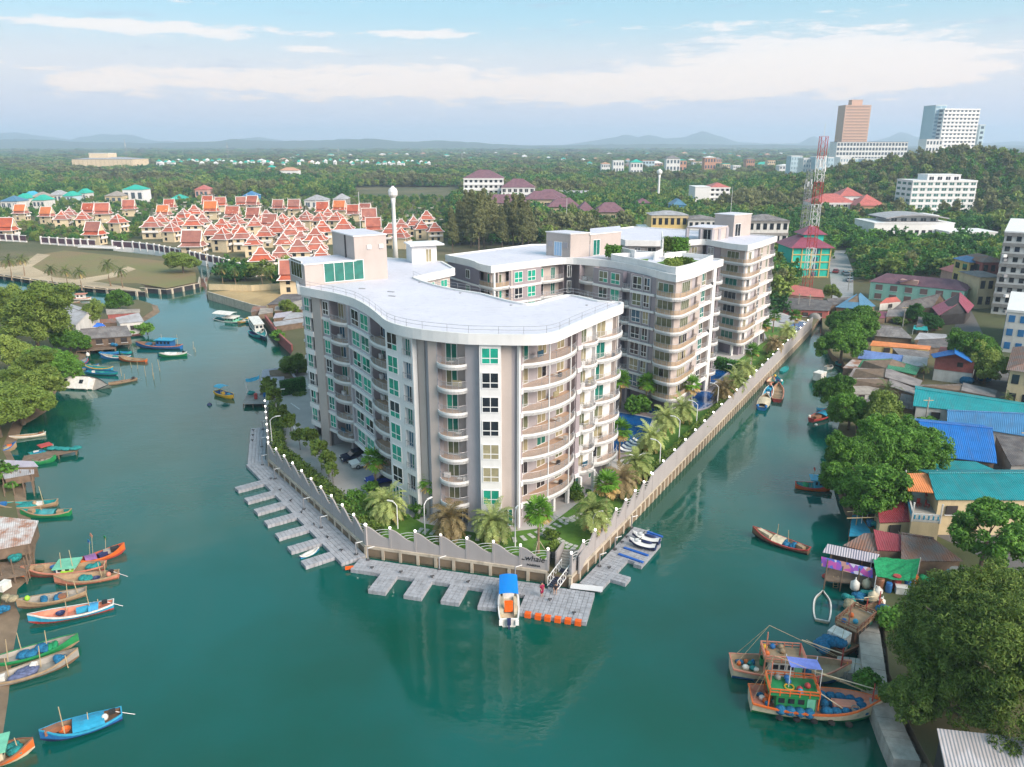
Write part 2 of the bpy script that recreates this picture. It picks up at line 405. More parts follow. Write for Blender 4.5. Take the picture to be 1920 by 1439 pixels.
PAVE = mat('car_park_concrete', (.42, .40, .39), .85, .10, .25, bumps=.1, stain=0)
GRASS = mat('lawn', (.06, .15, .018), .95, .25, 1.2, col2=(.10, .21, .03), mixs=.2, bumps=.8, bscale=14.)
DRYG = mat('dry_grass_field', (.21, .15, .075), .95, .2, .05, col2=(.17, .165, .06), mixs=.14, bumps=.4, bscale=3.)
SAND = mat('bare_sandy_soil', (.42, .33, .22), .95, .15, .12, bumps=.3, bscale=2.)
ASPH = mat('asphalt', (.12, .115, .115), .9, .12, .5, bumps=.15)
MB().prism(site_in, LAND-.3, GZ, mi=0).build('site_ground', PAVE, kind='structure')
def sheet(name, pts, z, m, **kw):
    return MB().prism([V2(p) for p in pts], z-.02, z, bottom=False).build(name, m, kind=kw.get('kind', 'structure'))
sheet('field', px([(-60,500), (0,513), (83,526), (140,533), (255,531), (312,541), (366,530), (368,522), (366,508), (307,490), (212,479), (120,470), (60,480)], LAND), LAND+.012, DRYG)
sheet('path', px([(-60,507), (0,518), (165,541), (268,549), (262,543), (190,530), (100,520), (60,500), (95,478), (70,476), (40,498)], LAND), LAND+.02, SAND)
sheet('path', px([(120,528), (200,515), (240,500), (255,505), (215,520), (140,535)], LAND), LAND+.024, SAND)
sheet('fenced_plot', px([(396,548), (480,541), (575,537), (575,575), (480,580), (470,577)], LAND), LAND+.012, mat('straw_plot', (.36, .26, .13), .95, .2, .1, bumps=.3))
sheet('lane', px([(1745,1000), (1800,860), (1845,740), (1855,690), (1795,640), (1783,560), (1810,560), (1850,640), (1895,690), (1905,760), (1925,900), (1960,1100)], LAND), LAND+.012, ASPH)
sheet('lane', px([(1560,560), (1555,500), (1545,470), (1585,470), (1600,510), (1600,560)], LAND), LAND+.012, mat('pale_lane', (.34, .33, .33), .9, .1, .4))
FH = 2.8                                             # storey height
def fz(f): return GZ+(f-1)*FH                        # floor level of storey f (1 = ground)
ROOFB, ROOFT = GZ+8*FH, GZ+8*FH+1.2
_WC = {}
def win_mesh(w, h, kind):
    """white frame: 'q' two by two lights, 'd' sliding door of two leaves, 't' of three, 's' one tall light over a short one"""
    k = ('f', round(w, 2), round(h, 2), kind)
    if k in _WC: return _WC[k]
    mb = MB(); b = .085
    mb.box((-w/2+b/2, 0, 0), (b, .14, h)); mb.box((w/2-b/2, 0, 0), (b, .14, h))
    mb.box((0, 0, h/2-b/2), (w-2*b, .136, b)); mb.box((0, 0, -h/2+b/2), (w-2*b, .136, b))
    cells = []
    if kind in 'qs':
        tr = -h/2+h*.36
        mb.box((0, 0, tr), (w-2*b, .12, .10))
        xs = [(-w/2+b, -.045), (.045, w/2-b)] if kind == 'q' else [(-w/2+b, w/2-b)]
        if kind == 'q': mb.box((0, 0, 0), (.09, .11, h-2*b))
        for a, c in xs:
            cells += [(a, c, tr+.05, h/2-b), (a, c, -h/2+b, tr-.05)]
    else:
        n = 2 if kind == 'd' else 3 if kind == 't' else 4
        for i in range(n):
            a = -w/2+b+(w-2*b)*i/n; c = -w/2+b+(w-2*b)*(i+1)/n
            if i: mb.box((a, 0, 0), (.07, .11, h-2*b))
            cells.append((a+(.035 if i else 0), c-(.035 if i < n-1 else 0), -h/2+b, h/2-b))
    _WC[k] = (mb.mesh('window_frame', TRIM), cells); return _WC[k]
def window(B, p, rz, w, h, kind='q', glass=(GREENP,), rnd=random, name='window'):
    """p = centre on the wall face; local -Y looks outward"""
    me, cells = win_mesh(w, h, kind)
    mw = T(p[0], p[1], p[2], rz)
    f = new(name, me, B, mw)
    g0 = rnd.choice(glass)
    for a, c, z0, z1 in cells:
        g = g0 if rnd.random() < .8 else rnd.choice(glass)
        new('pane', unit_mesh(g), f, mw @ T((a+c)/2, -.025, (z0+z1)/2, 0, (c-a, .03, z1-z0)))
    return f
def frame_of(p0, p1):
    p0, p1 = V2(p0), V2(p1); d = p1-p0; L = d.length; d.normalize(); n = Vector((d.y, -d.x))
    rz = math.atan2(d.y, d.x)
    def pt(s, o, z): q = p0+d*s+n*o; return Vector((q.x, q.y, z))
    return pt, L, rz
def balcony_set(B, pt, rz, s0, s1, rec, bulge, floors, wallm, doors, tan=False, back=None, divs=(), ends=(0, 0), slabdrop=.30, up=.28, rnd=random, sidem=None, post_every=1.1):
    """recessed bay with a bowed slab, upstand and glass railing on every floor"""
    w = s1-s0; N_ = 10
    arc = [(s0-ends[0]+(w+ends[0]+ends[1])*i/N_, bulge*(1-(2*i/N_-1)**2)**.75 if bulge else 0.0) for i in range(N_+1)]
    W = [V2(pt(s, o, 0)) for s, o in arc]
    back_pts = [V2(pt(s1+ends[1], -.02, 0)), V2(pt(s1-.02, -.02, 0)), V2(pt(s1-.02, -rec, 0)), V2(pt(s0+.02, -rec, 0)), V2(pt(s0+.02, -.02, 0)), V2(pt(s0-ends[0], -.02, 0))]
    inner = offset_line(W, .09)
    z0, z1 = fz(floors[0]), fz(floors[-1])+FH
    c = pt((s0+s1)/2, -rec-.1, (z0+z1)/2)
    boxo('wall', c, (w, .2, z1-z0), back or wallm, B, rz)
    for s in (s0+.06, s1-.06):
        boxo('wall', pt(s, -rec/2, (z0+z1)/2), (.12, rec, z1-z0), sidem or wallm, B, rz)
    mslab = MB().prism(W+back_pts, -slabdrop, 0.0, mi=0, mtop=1)
    mslab.strip(W, -slabdrop+.012, up, .10, mi=0)
    slab_me = mslab.mesh('balcony_slab', [WHITE, TILE])
    rail = MB(); gl = MB()
    rl = [(q.x, q.y, 1.08) for q in inner]
    rail.tube(rl, .03, 5)
    tot = 0; last = None
    for i, q in enumerate(inner):
        if i % 2 == 0: rail.bar((q.x, q.y, up), (q.x, q.y, 1.08), .045)
    gl.strip([V2(q) for q in inner], up+.05, 1.0, 0.0)
    rail_me = rail.mesh('railing', METAL); gl_me = gl.mesh('railing_glass', RAILT if tan else RAILG)
    for f in floors:
        m = T(0, 0, fz(f))
        new('balcony_slab', slab_me, B, m)
        r = new('railing', rail_me, B, m); new('railing_glass', gl_me, r, m)
        for (sd, dw, dk, gls) in doors:
            window(B, pt(s0+sd, -rec+.01, fz(f)+.05+1.1), rz, dw, 2.2, dk, gls, rnd, 'balcony_door')
        if rnd.random() < .5: q = pt(s0+.5+rnd.random()*.4, -rec+.35, fz(f)+.36); boxo('air_conditioner', q, (.8, .35, .6), TRIM, B, rz)
        if rnd.random() < .45: q = pt(s0+w*(.45+.3*rnd.random()), -rec*.3+.2, fz(f)+.38); boxo('balcony_table', q, (.55, .5, .05), PALE, B, rz); boxo('balcony_chair', q+Vector((.6, .1, -.1)), (.42, .42, .5), PALE if rnd.random() < .6 else DKMETAL, B, rz+.3)
        if rnd.random() < .22: q = pt(s0+w*(.3+.4*rnd.random()), .05, fz(f)+.75); boxo('laundry', q, (1.1, .06, .7), rnd.choice((BLUEP, TANP, PALE, CLOTHR)), B, rz)
        for sd in divs:
            t = sd/w; i = min(N_, max(0, int(round(t*N_)))); q = inner[i]
            boxo('post', (q.x, q.y, fz(f)+FH/2-.15), (.12, .12, FH-.3), WHITE, B, rz)
def wall_bay(B, pt, rz, s0, s1, m, o=0.0, floors=(2, 8), z0=None, z1=None, th=.3):
    z0 = fz(floors[0])-.3 if z0 is None else z0; z1 = fz(floors[1])+FH if z1 is None else z1
    return boxo('wall', pt((s0+s1)/2, o-th/2, (z0+z1)/2), (s1-s0, th, z1-z0), m, B, rz)
def band(B, pt, rz, s0, s1, floors, o=0.0, h=.32, m=None, dp=.14):
    for f in floors:
        boxo('floor_band', pt((s0+s1)/2, o+dp/2-.02, fz(f)-.1), (s1-s0, dp, h), m or WHITE, B, rz)
F28 = list(range(2, 9))
PALE = mat('pale_furniture', (.55, .53, .50), .6, .1); CLOTHR = mat('pink_cloth', (.45, .20, .18), .8, .2)
def roof_part(B, outline, z0=ROOFB, z1=ROOFT, lip=.35, inner=None, name='roof'):
    P = [V2(p) for p in outline]
    A = sum(P[i].x*P[(i+1) % len(P)].y-P[(i+1) % len(P)].x*P[i].y for i in range(len(P)))
    if A < 0: P.reverse()
    I = offset_line(P, lip, True); n = len(P); zi = z1-.22 if inner is None else inner
    mb = MB()
    V = [(p.x, p.y, z0) for p in P]+[(p.x, p.y, z1) for p in P]+[(p.x, p.y, z1) for p in I]+[(p.x, p.y, zi) for p in I]
    F_ = []
    for i in range(n):
        j = (i+1) % n
        F_ += [(i, j, n+j, n+i), (n+i, n+j, 2*n+j, 2*n+i), (2*n+i, 2*n+j, 3*n+j, 3*n+i)]
    mb.add(V, F_, 0); k = 3*n
    mb.f.append(list(range(k, k+n))); mb.m.append(1)
    mb.f.append(list(reversed(range(n)))); mb.m.append(0)
    return mb.build(name, [WHITE, ROOFW], B)
def roof_rail(B, line, z, every=2.0, h=.85, inset=.18):
    L = offset_line([V2(p) for p in line], inset); mb = MB()
    for zz in (.45, h): mb.tube([(p.x, p.y, z+zz) for p in L], .022, 4)
    acc = every
    for a, b in zip(L, L[1:]):
        acc += (b-a).length
        if acc >= every: mb.bar((b.x, b.y, z), (b.x, b.y, z+h), .04); acc = 0
    return mb.build('roof_railing', METAL, B)
GREENS = (GREENP, GREENP, GREENP, GREEND, DARKP)
TANS = (TANP, TANP, OLIVEP, OLIVEP, GREEND, DARKP)
MIXP = (OLIVEP, GREEND, DARKP, DARKP, TANP, BLUEP)
def block_one():
    rn = random.Random(3)
    B = thing('apartment_building', 'nearest apartment block with rounded balconies and a wavy white roof on the river corner', 'building', T(-10, 100, GZ), 'three matching apartment blocks')
    rpx = lambda L: [V2(G(x, y, ROOFT)) for x, y in L]
    front = rpx([(551,500), (551,500), (556,533), (562,537), (590,543), (623,549), (657,558), (673,565), (690,575), (707,588), (723,601), (748,610), (790,618), (860,625), (911,627), (982,628), (1017,627), (1044,622), (1070,611), (1106,595), (1141,581), (1168,571), (1168,571)])
    back = rpx([(1166,566), (1123,563), (1088,555), (1065,552), (1044,556), (1017,563), (999,567.7), (982,568), (955,563), (928,556), (902,549), (860,542.5), (823,535), (790,525), (777,519), (777,519), (853,503), (853,503), (830,490), (830,490), (727,483), (727,483), (640,478)])
    outl = smooth_line(front+back, 3, True)
    roof_part(B, outl)
    fl = smooth_line(front[2:], 3)
    roof_rail(B, fl[2:], ROOFT, 2.0)
    roof_rail(B, smooth_line(back[:15], 2), ROOFT, 2.2)
    core = [(-31,127), (-26.5,114), (-18.4,105), (-13.8,96.4), (-10.3,90), (-3,87), (1.5,87), (8.2,96.4), (4,96.6), (1.2,94.5), (-6,101), (-14.5,112), (-19,121), (-14,128), (-15,132), (-32,136)]
    MB().prism(core, fz(2)-.3, ROOFB-.06).build('core_wall', LILAC, B)
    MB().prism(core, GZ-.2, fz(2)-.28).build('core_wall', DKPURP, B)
    sp_ = [(-29.8,112.6), (-21.6,103.4), (-17.6,96.8), (-14.5,89.9), (-10.8,85.9), (-9.3,84.6), (-3.5,83.0), (.8,83.0), (13.2,98.8), (7.0,101.0), (-4.0,101.0), (-16.0,118.0), (-34.6,128.5)]
    MB().prism(sp_, fz(2)-.36, fz(2)-.30).build('soffit', WHITE, B)
    pt, L, rz = frame_of((-35.2,128.9), (-30.2,112.3))
    wall_bay(B, pt, rz, 0, L, LILAC, z0=GZ)
    for f in F28: window(B, pt(L-2.2, 0, fz(f)+1.5), rz, 1.0, 1.9, 's', GREENS, rn); window(B, pt(L-8, 0, fz(f)+1.5), rz, 1.0, 1.9, 's', GREENS, rn)
    pt, L, rz = frame_of((-30.2,112.0), (-22.0,103.2))
    a = [0, 2.6, 4.9, 6.9, L]
    wall_bay(B, pt, rz, a[0], a[1]-.9, WHITE, .25); wall_bay(B, pt, rz, a[1]-.9, a[1], MAUVE, -.2)
    band(B, pt, rz, a[0], a[1], range(2, 10), .02, .75, dp=.45)
    for f in F28:
        window(B, pt(1.05, .25, fz(f)+1.4), rz, 1.45, 2.15, 'q', GREENS, rn)
        r = MB(); r.bar(pt(.1, .42, 1.0), pt(2.5, .42, 1.0), .05)
        for k in range(7): r.bar(pt(.1+.4*k, .42, .1), pt(.1+.4*k, .42, 1.0), .03)
        r.build('railing', METAL, B, T(0, 0, fz(f)))
    wall_bay(B, pt, rz, a[1], a[2], BEIGE, .30, z0=GZ)
    wall_bay(B, pt, rz, a[2], a[3], LILAC); band(B, pt, rz, a[2]-.15, a[3], range(2, 9), 0, .36, dp=.22)
    for f in F28: window(B, pt((a[2]+a[3])/2, 0, fz(f)+1.45), rz, 1.55, 1.95, 'q', GREENS, rn)
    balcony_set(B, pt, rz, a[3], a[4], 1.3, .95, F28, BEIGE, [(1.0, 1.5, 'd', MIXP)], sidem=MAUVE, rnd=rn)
    pt, L, rz = frame_of((-22.0,103.2), (-18.0,96.6))
    wall_bay(B, pt, rz, 0, L, LILAC); band(B, pt, rz, 0, L, range(2, 9), 0, .40, dp=.30)
    for f in F28:
        for s in (.30, .74): window(B, pt(L*s, 0, fz(f)+1.5), rz, 2.75, 2.15, 'q', GREENS, rn)
    boxo('pier', pt(-.05, 0, (fz(2)+ROOFB)/2), (.7, .5, ROOFB-fz(2)), LILAC, B, rz)
    pt, L, rz = frame_of((-18.0,96.6), (-14.7,90.3))
    balcony_set(B, pt, rz, 0, L, 1.3, .95, F28, LILAC, [(1.3, 2.0, 'd', MIXP)], sidem=MAUVE, rnd=rn)
    pt, L, rz = frame_of((-14.7,89.6), (-11.0,85.5))
    wall_bay(B, pt, rz, 0, L-2.0, WHITE, .35, z0=GZ, th=.6); wall_bay(B, pt, rz, L-.28, L, WHITE, .35, z0=GZ, th=.6)
    wall_bay(B, pt, rz, L-2.0, L-.28, MAUVE, -.1, z0=GZ)
    band(B, pt, rz, L-2.0, L-.28, range(2, 10), .02, .75, dp=.35)
    for f in range(1, 9):
        if f > 1: window(B, pt(1.45, .35, fz(f)+1.48), rz, 2.1, 2.1, 'q', GREENS, rn)
        window(B, pt(L-1.45, -.08, fz(f)+1.25), rz, 1.0, 2.2, 'd', (GREEND, DARKP, BLUEP), rn, 'balcony_door')
        if f > 1:
            r = MB(); r.bar(pt(L-2.0, .45, 1.0), pt(L-.3, .45, 1.0), .05)
            for k in range(5): r.bar(pt(L-2.0+.42*k, .45, .1), pt(L-2.0+.42*k, .45, 1.0), .03)
            r.build('railing', METAL, B, T(0, 0, fz(f)))
    for k in range(3): window(B, pt(.5+k*.72, .35, GZ+1.4), rz, .62, 2.4, 's', (DARKP, GREEND), rn)
    pt, L, rz = frame_of((-11.0,85.6), (-9.3,84.2)); wall_bay(B, pt, rz, -.3, L*.55, BEIGE, -.25, z0=GZ, th=.9); wall_bay(B, pt, rz, L*.5, L+.7, LILAC, -.4, z0=GZ, th=.9)
    pt, L, rz = frame_of((-9.4,84.1), (-3.5,82.4))
    a = [0, 1.0, 4.6, L]
    wall_bay(B, pt, rz, a[0], a[1], BEIGE, 0, z0=GZ); wall_bay(B, pt, rz, a[2]-.2, a[3], LILAC, 0, z0=GZ)
    balcony_set(B, pt, rz, a[1], a[2], 1.1, 1.05, F28, BEIGE, [(1.4, 1.4, 'd', (GREEND, OLIVEP, GREENP))], sidem=LILAC, back=BEIGE, rnd=rn)
    window(B, pt(2.6, -.7, GZ+1.2), rz, 1.9, 2.2, 'd', (DARKP,), rn, 'balcony_door')
    wall_bay(B, pt, rz, a[1], a[2], LILAC, -1.0, z0=GZ, z1=fz(2))
    pt, L, rz = frame_of((-3.55,82.0), (-1.2,81.9))
    wall_bay(B, pt, rz, 0, L, WHITE, .25, z0=GZ, th=.9)
    for f in range(2, 9): window(B, pt(L/2, .25, fz(f)+1.5), rz, 1.9, 1.85, 'q', (GREENP, DARKP, DARKP, DARKP, TANP, TANP, GREENP)[8-f:9-f] or (GREENP,), rn)
    pt, L, rz = frame_of((-1.25,82.2), (.75,82.2)); wall_bay(B, pt, rz, 0, L*.6, BEIGE, -.35, z0=GZ); wall_bay(B, pt, rz, L*.55, L+.1, LILAC, -.7, z0=GZ)
    window(B, pt(.8, -.35, GZ+1.3), rz, 1.1, 2.2, 'd', (DARKP, GREEND), rn, 'balcony_door')
    pt, L, rz = frame_of((.75,82.5), (13.7,98.6))
    a = [0, .55, 11.2, 12.1, 15.6, L+.2]
    wall_bay(B, pt, rz, -.05, .22, WHITE, .1, z0=GZ); wall_bay(B, pt, rz, .2, a[1], MAUVE, .05, z0=GZ); band(B, pt, rz, .2, a[1], F28, .05, .6, dp=.2)
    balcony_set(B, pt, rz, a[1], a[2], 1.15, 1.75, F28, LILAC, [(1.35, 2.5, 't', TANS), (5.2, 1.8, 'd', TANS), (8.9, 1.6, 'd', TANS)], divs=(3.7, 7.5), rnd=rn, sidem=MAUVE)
    wall_bay(B, pt, rz, a[2], a[3], MAUVE, .15); band(B, pt, rz, a[2], a[3], F28, .15, .5, dp=.2)
    balcony_set(B, pt, rz, a[3], a[4], .5, .9, F28, WHITE, [(1.3, 1.3, 'd', TANS)], rnd=rn, ends=(0, .2))
    balcony_set(B, pt, rz, a[4], a[5], .5, 1.0, F28, WHITE, [(1.7, 2.2, 'd', TANS)], rnd=rn, ends=(0, .9))
    wall_bay(B, pt, rz, a[1], a[5], LILAC, -1.2, z0=GZ, z1=fz(2)-.3)
    for s in (1.6, 4.6, 7.6, 10.4, 13.5, 17.2):
        window(B, pt(s, -1.2, GZ+1.25), rz, 1.3, 2.1, 'd', (DARKP, GREEND), rn)
        boxo('column', pt(s+1.5, .6, GZ+1.25), (.4, .4, 2.6), WHITE, B, rz)
    bp = [V2(p) for p in ((13.6,98.6), (11.0,100.0), (7.6,103.5), (3.9,99.6), (1.4,97.6), (-2.6,102.0), (-7.6,106.8), (-11.2,110.8), (-15.6,119.4), (-10.2,127.4), (-12.4,133.4), (-22.0,138.2), (-34.6,139.0), (-35.2,128.9))]
    MB().strip(bp, GZ, ROOFB-.04, .3).build('rear_wall', BEIGE, B)
    for p, q in zip(bp, bp[1:]):
        pt, L, rz = frame_of(p, q); band(B, pt, rz, 0, L, range(2, 9), 0, .4, dp=.25)
        nw = int(L//3.2)
        for f in F28:
            for k in range(nw): window(B, pt(L*(k+.5)/nw, 0, fz(f)+1.45), rz, 1.7, 1.9, 'q', GREENS, rn)
    for x, y, w, d in ((-27.0,109.2,1.2,2.4), (-23.2,104.9,.5,2.2), (-20.5,101.0,.5,2.0), (-17.2,95.6,.5,2.0), (-28.6,111.4,.5,1.0)):
        boxo('column', (x+.9, y+.9, (GZ+fz(2))/2-.15), (w, d, FH-.3), LILAC, B, R(-45))
    zr = ROOFT-.22
    def g2(x, y): return V2(G(x, y, zr))
    fl_, fr = g2(573.5,537.5), g2(727.5,522.5)
    d = (fr-fl_).normalized(); nn_ = Vector((-d.y, d.x)); Lf = (fr-fl_).length
    top_low = GY(571.5,498, fl_.y).z; top_tall = GY(727,440.5, fr.y).z
    sx_ = Lf*.60
    def blk(name, s0, s1, dep, z1, m):
        poly = [fl_+d*s0, fl_+d*s1, fl_+d*s1+nn_*dep, fl_+d*s0+nn_*dep]
        o = MB().prism(poly, zr-.1, z1).build(name, m, B); I = [p for p in poly]
        MB().prism(offset_line(I, -.12, True), z1, z1+.16, mi=0, mtop=1).build('roof_slab', [TRIM, ROOFW], o); return o
    low = blk('stair_block', 0, sx_+.02, 7.0, top_low, BEIGE); blk('lift_block', sx_, Lf, 9.0, top_tall, BEIGE)
    rz = math.atan2(d.y, d.x)
    q = fl_+d*(Lf*.46)
    window(B, (q.x, q.y, zr+1.75), rz, 6.2, 3.0, 'x', (GREEND, OLIVEP), rn)
    q = fl_+nn_*3.6
    window(B, (q.x, q.y, zr+2.2), rz-math.pi/2, 5.0, 2.6, 'x', (GREEND, DARKP), rn)
    for s in (.78, .93):
        q = fl_+d*(Lf*s); boxo('wall_lamp', (q.x-nn_.x*.08, q.y-nn_.y*.08, zr+5.0), (.6, .2, .6), TRIM, B, rz)
    q = fl_+d*(sx_-.07)+nn_*3.4
    boxo('downpipe', (q.x, q.y, (top_low+top_tall)/2), (.22, .22, top_tall-top_low), DKMETAL, B, rz)
    h = g2(788,493); hz_ = zr+3.0
    boxo('roof_hut', (h.x, h.y+2.2, zr+1.5), (4.4, 4.4, 3.0), WHITE, B, R(20)); boxo('hut_canopy', (h.x+.5, h.y+1.9, hz_+.1), (6.0, 5.2, .25), TRIM, B, R(20))
    q = Vector((h.x, h.y+2.2))+Vector((math.cos(R(-70)), math.sin(R(-70))))*2.2
    window(B, (q.x+.7, q.y+.25, zr+1.2), R(20), 1.1, 2.3, 'd', (TANP,), rn, 'hut_door')
    for x, y in ((679,542), (733,548), (735,556), (863,550), (958,573), (1100,573), (787,530)):
        q = g2(x, y); boxo('roof_drain', (q.x, q.y, zr+.04), (1.0 if x < 740 else .3, .3, .10), METAL, B, R(-20))
    return B
B1 = block_one()

def prj(v):
    z = v[2]-CAMH; yc = v[1]*math.cos(PITCH)-z*math.sin(PITCH); zc = v[1]*math.sin(PITCH)+z*math.cos(PITCH)
    return CX+FPX*v[0]/yc, CY-FPX*zc/yc
def s_at(pt, L, x, z):
    a, b = -2.0, L+2.0
    fa = prj(pt(a, 0, z))[0]-x
    for _ in range(40):
        m = (a+b)/2
        if (prj(pt(m, 0, z))[0]-x)*fa > 0: a = m
        else: b = m
    return (a+b)/2
def corner_balcony(B, ptL, L, sl0, ptR, sr1, floors, out=1.0):
    """slab, upstand and tan glass railing that wrap a corner of the block"""
    raw = [ptL(sl0, .05, 0), ptL(sl0+.8, out*.75, 0), ptL(sl0+(L-sl0)*.5, out, 0), ptL(L-.6, out, 0), ptL(L+out*.42, out*.62, 0), ptR(.6, out, 0), ptR(sr1*.5, out, 0), ptR(sr1-.7, out*.8, 0), ptR(sr1, .05, 0)]
    W = smooth_line([V2(p) for p in raw], 3)
    inn = [V2(ptR(sr1, -.02, 0)), V2(ptL(L, -.02, 0)), V2(ptL(sl0, -.02, 0))]
    ms = MB().prism(W+inn, -.32, 0, mi=0, mtop=1); ms.strip(W, -.31, .26, .10, mi=0); sm = ms.mesh('balcony_slab', [WHITE, TILE])
    I = offset_line(W, .1); rl = MB(); rl.tube([(q.x, q.y, 1.08) for q in I], .03, 5)
    for q in I[::2]: rl.bar((q.x, q.y, .25), (q.x, q.y, 1.08), .045)
    rm = rl.mesh('railing', METAL); gm = MB().strip(I, .28, 1.0).mesh('railing_glass', RAILT)
    for f in floors:
        m = T(0, 0, fz(f)); new('balcony_slab', sm, B, m); r = new('railing', rm, B, m); new('railing_glass', gm, r, m)
def block_two():
    rn = random.Random(8)
    B = thing('apartment_building', 'middle apartment block with dark mauve walls and a planted roof terrace behind the pool', 'building', T(12, 135, GZ), 'three matching apartment blocks')
    rp = [(-12.3,144), (-12.3,144), (-7.4,137.4), (-5.6,132.9), (-3.5,130.0), (-3.5,130.0), (2.4,135.1), (8.0,139.7), (10.4,140.2), (12.4,139.4), (16.7,136.6), (20.0,132.0), (22.4,127.4), (24.2,123.0), (25.6,121.0), (25.6,121.0), (29.3,125.2), (33.0,131.4), (37.5,138.4), (37.5,138.4), (30.5,144.2), (30.5,144.2), (14,161), (14,161), (4,160), (4,160)]
    roof_part(B, smooth_line(rp, 3, True))
    core = [(-10.5,145), (-4.6,134.0), (-3.0,132.6), (8.8,142.6), (11.4,142.6), (23.6,126.0), (26.4,124.2), (35.2,138.6), (30,142.6), (14,159), (4,158)]
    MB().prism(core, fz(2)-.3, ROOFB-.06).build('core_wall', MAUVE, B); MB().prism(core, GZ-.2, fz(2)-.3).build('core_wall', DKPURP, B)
    z8 = fz(8)+1.4
    pt, L, rz = frame_of((-11.9,144.2), (-5.6,133.9))
    wall_bay(B, pt, rz, 0, L, DKPURP, z0=GZ); band(B, pt, rz, 0, L, range(2, 9), 0, .3, dp=.12)
    for f in F28: window(B, pt(L-4.2, 0, fz(f)+1.5), rz, 1.5, 1.6, 'd', (GREEND, DARKP), rn)
    pA, LA, rA = frame_of((-3.1,130.8), (9.4,140.9)); pE, LE, rE = frame_of((-5.6,133.9), (-3.1,130.8))
    s1 = s_at(pA, LA, 955, z8)
    wall_bay(B, pE, rE, 0, LE, BEIGE, -.9); wall_bay(B, pA, rA, 0, s1, BEIGE, -.9)
    for f in F28:
        window(B, pE(LE*.5, -.89, fz(f)+1.2), rE, 1.7, 2.1, 'd', GREENS, rn, 'balcony_door'); window(B, pA(s1*.42, -.89, fz(f)+1.2), rA, 2.0, 2.1, 't', (GREENP, OLIVEP), rn, 'balcony_door')
    corner_balcony(B, pE, LE, -.2, pA, s1, F28, .35)
    boxo('pier', pA(.05, .05, (fz(2)+ROOFB)/2), (.35, .35, ROOFB-fz(2)), WHITE, B, rA)
    e = [s1, s_at(pA, LA, 959, z8), s_at(pA, LA, 1008, z8), s_at(pA, LA, 1014, z8), LA]
    wall_bay(B, pA, rA, e[0], e[3], MAUVE); wall_bay(B, pA, rA, e[1]-.2, e[1]+.2, BEIGE, .12); band(B, pA, rA, e[0], e[3], range(2, 9), 0, .36, dp=.25)
    for f in F28:
        for xx in (972, 996.5): window(B, pA(s_at(pA, LA, xx, z8), 0, fz(f)+1.5), rA, 1.85, 1.9, 'q', (GREENP, GREENP, DARKP), rn)
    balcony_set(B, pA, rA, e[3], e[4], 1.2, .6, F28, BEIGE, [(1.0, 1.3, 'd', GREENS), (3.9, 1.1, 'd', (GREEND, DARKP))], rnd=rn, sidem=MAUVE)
    for f in F28: window(B, (10.35, 140.55, fz(f)+1.5), R(10), .8, 2.2, 'd', (DARKP,), rn)
    pB, LB, rB = frame_of((11.0,140.6), (25.9,122.1)); q = lambda x: s_at(pB, LB, x, z8)
    balcony_set(B, pB, rB, q(1086), q(1113), 1.2, .7, F28, BEIGE, [(q(1109)-q(1086), 1.5, 'd', (GREEND, BLUEP))], rnd=rn, sidem=MAUVE)
    wall_bay(B, pB, rB, q(1113), q(1167), MAUVE); band(B, pB, rB, q(1113), q(1167), range(2, 9), 0, .36, dp=.28)
    for f in F28:
        for xx in (1131.5, 1154): window(B, pB(q(xx), 0, fz(f)+1.5), rB, 2.1, 1.95, 'q', (GREENP, GREENP, OLIVEP, DARKP), rn)
    balcony_set(B, pB, rB, q(1167), q(1183), 1.2, .6, F28, MAUVE, [(1.6, 1.1, 'd', (DARKP,))], rnd=rn, sidem=DKPURP)
    wall_bay(B, pB, rB, q(1183), q(1230), MAUVE); band(B, pB, rB, q(1183), q(1230), range(2, 9), 0, .36, dp=.28)
    for s in (q(1184), q(1206), q(1221)): boxo('pier', pB(s, .02, (fz(2)+ROOFB)/2), (.22, .28, ROOFB-fz(2)), LILAC, B, rB)
    for f in F28:
        window(B, pB(q(1195), 0, fz(f)+1.5), rB, 2.0, 2.1, 'q', MIXP, rn); window(B, pB(q(1213.5), 0, fz(f)+1.5), rB, 1.3, 2.1, 'q', MIXP, rn)
    pC, LC, rC = frame_of((25.9,122.1), (37.0,138.4)); c = lambda x: s_at(pC, LC, x, z8)
    wall_bay(B, pB, rB, q(1230), LB, BEIGE, -.02); wall_bay(B, pC, rC, 0, c(1298), BEIGE, -.02); wall_bay(B, pC, rC, c(1298), c(1308), LILAC, -.3)
    corner_balcony(B, pB, LB, q(1231), pC, c(1307), F28, 1.15)
    for f in F28:
        window(B, pB(q(1249), 0, fz(f)+1.25), rB, 3.3, 2.0, 't', (OLIVEP, DARKP, OLIVEP, GREEND), rn, 'balcony_door'); window(B, pC(c(1286), 0, fz(f)+1.25), rC, 3.4, 2.0, 'x', (OLIVEP, TANP, DARKP), rn, 'balcony_door')
    wall_bay(B, pC, rC, c(1307), c(1315), BEIGE, .05)
    wall_bay(B, pC, rC, c(1315), c(1324), LILAC, -.05); band(B, pC, rC, c(1307), c(1336), range(2, 9), 0, .42, dp=.5)
    for f in F28: window(B, pC(c(1320), -.05, fz(f)+1.45), rC, 1.7, 2.1, 'q', MIXP, rn)
    balcony_set(B, pC, rC, c(1324), c(1335), 1.0, .35, F28, BEIGE, [(.9, 1.3, 'd', (OLIVEP, DARKP))], rnd=rn)
    wall_bay(B, pC, rC, c(1335), c(1341), WHITE, .25, z0=GZ)
    balcony_set(B, pC, rC, c(1341), LC+.2, 1.0, .7, F28, LILAC, [(1.2, 1.6, 'd', MIXP)], rnd=rn, ends=(0, .8))
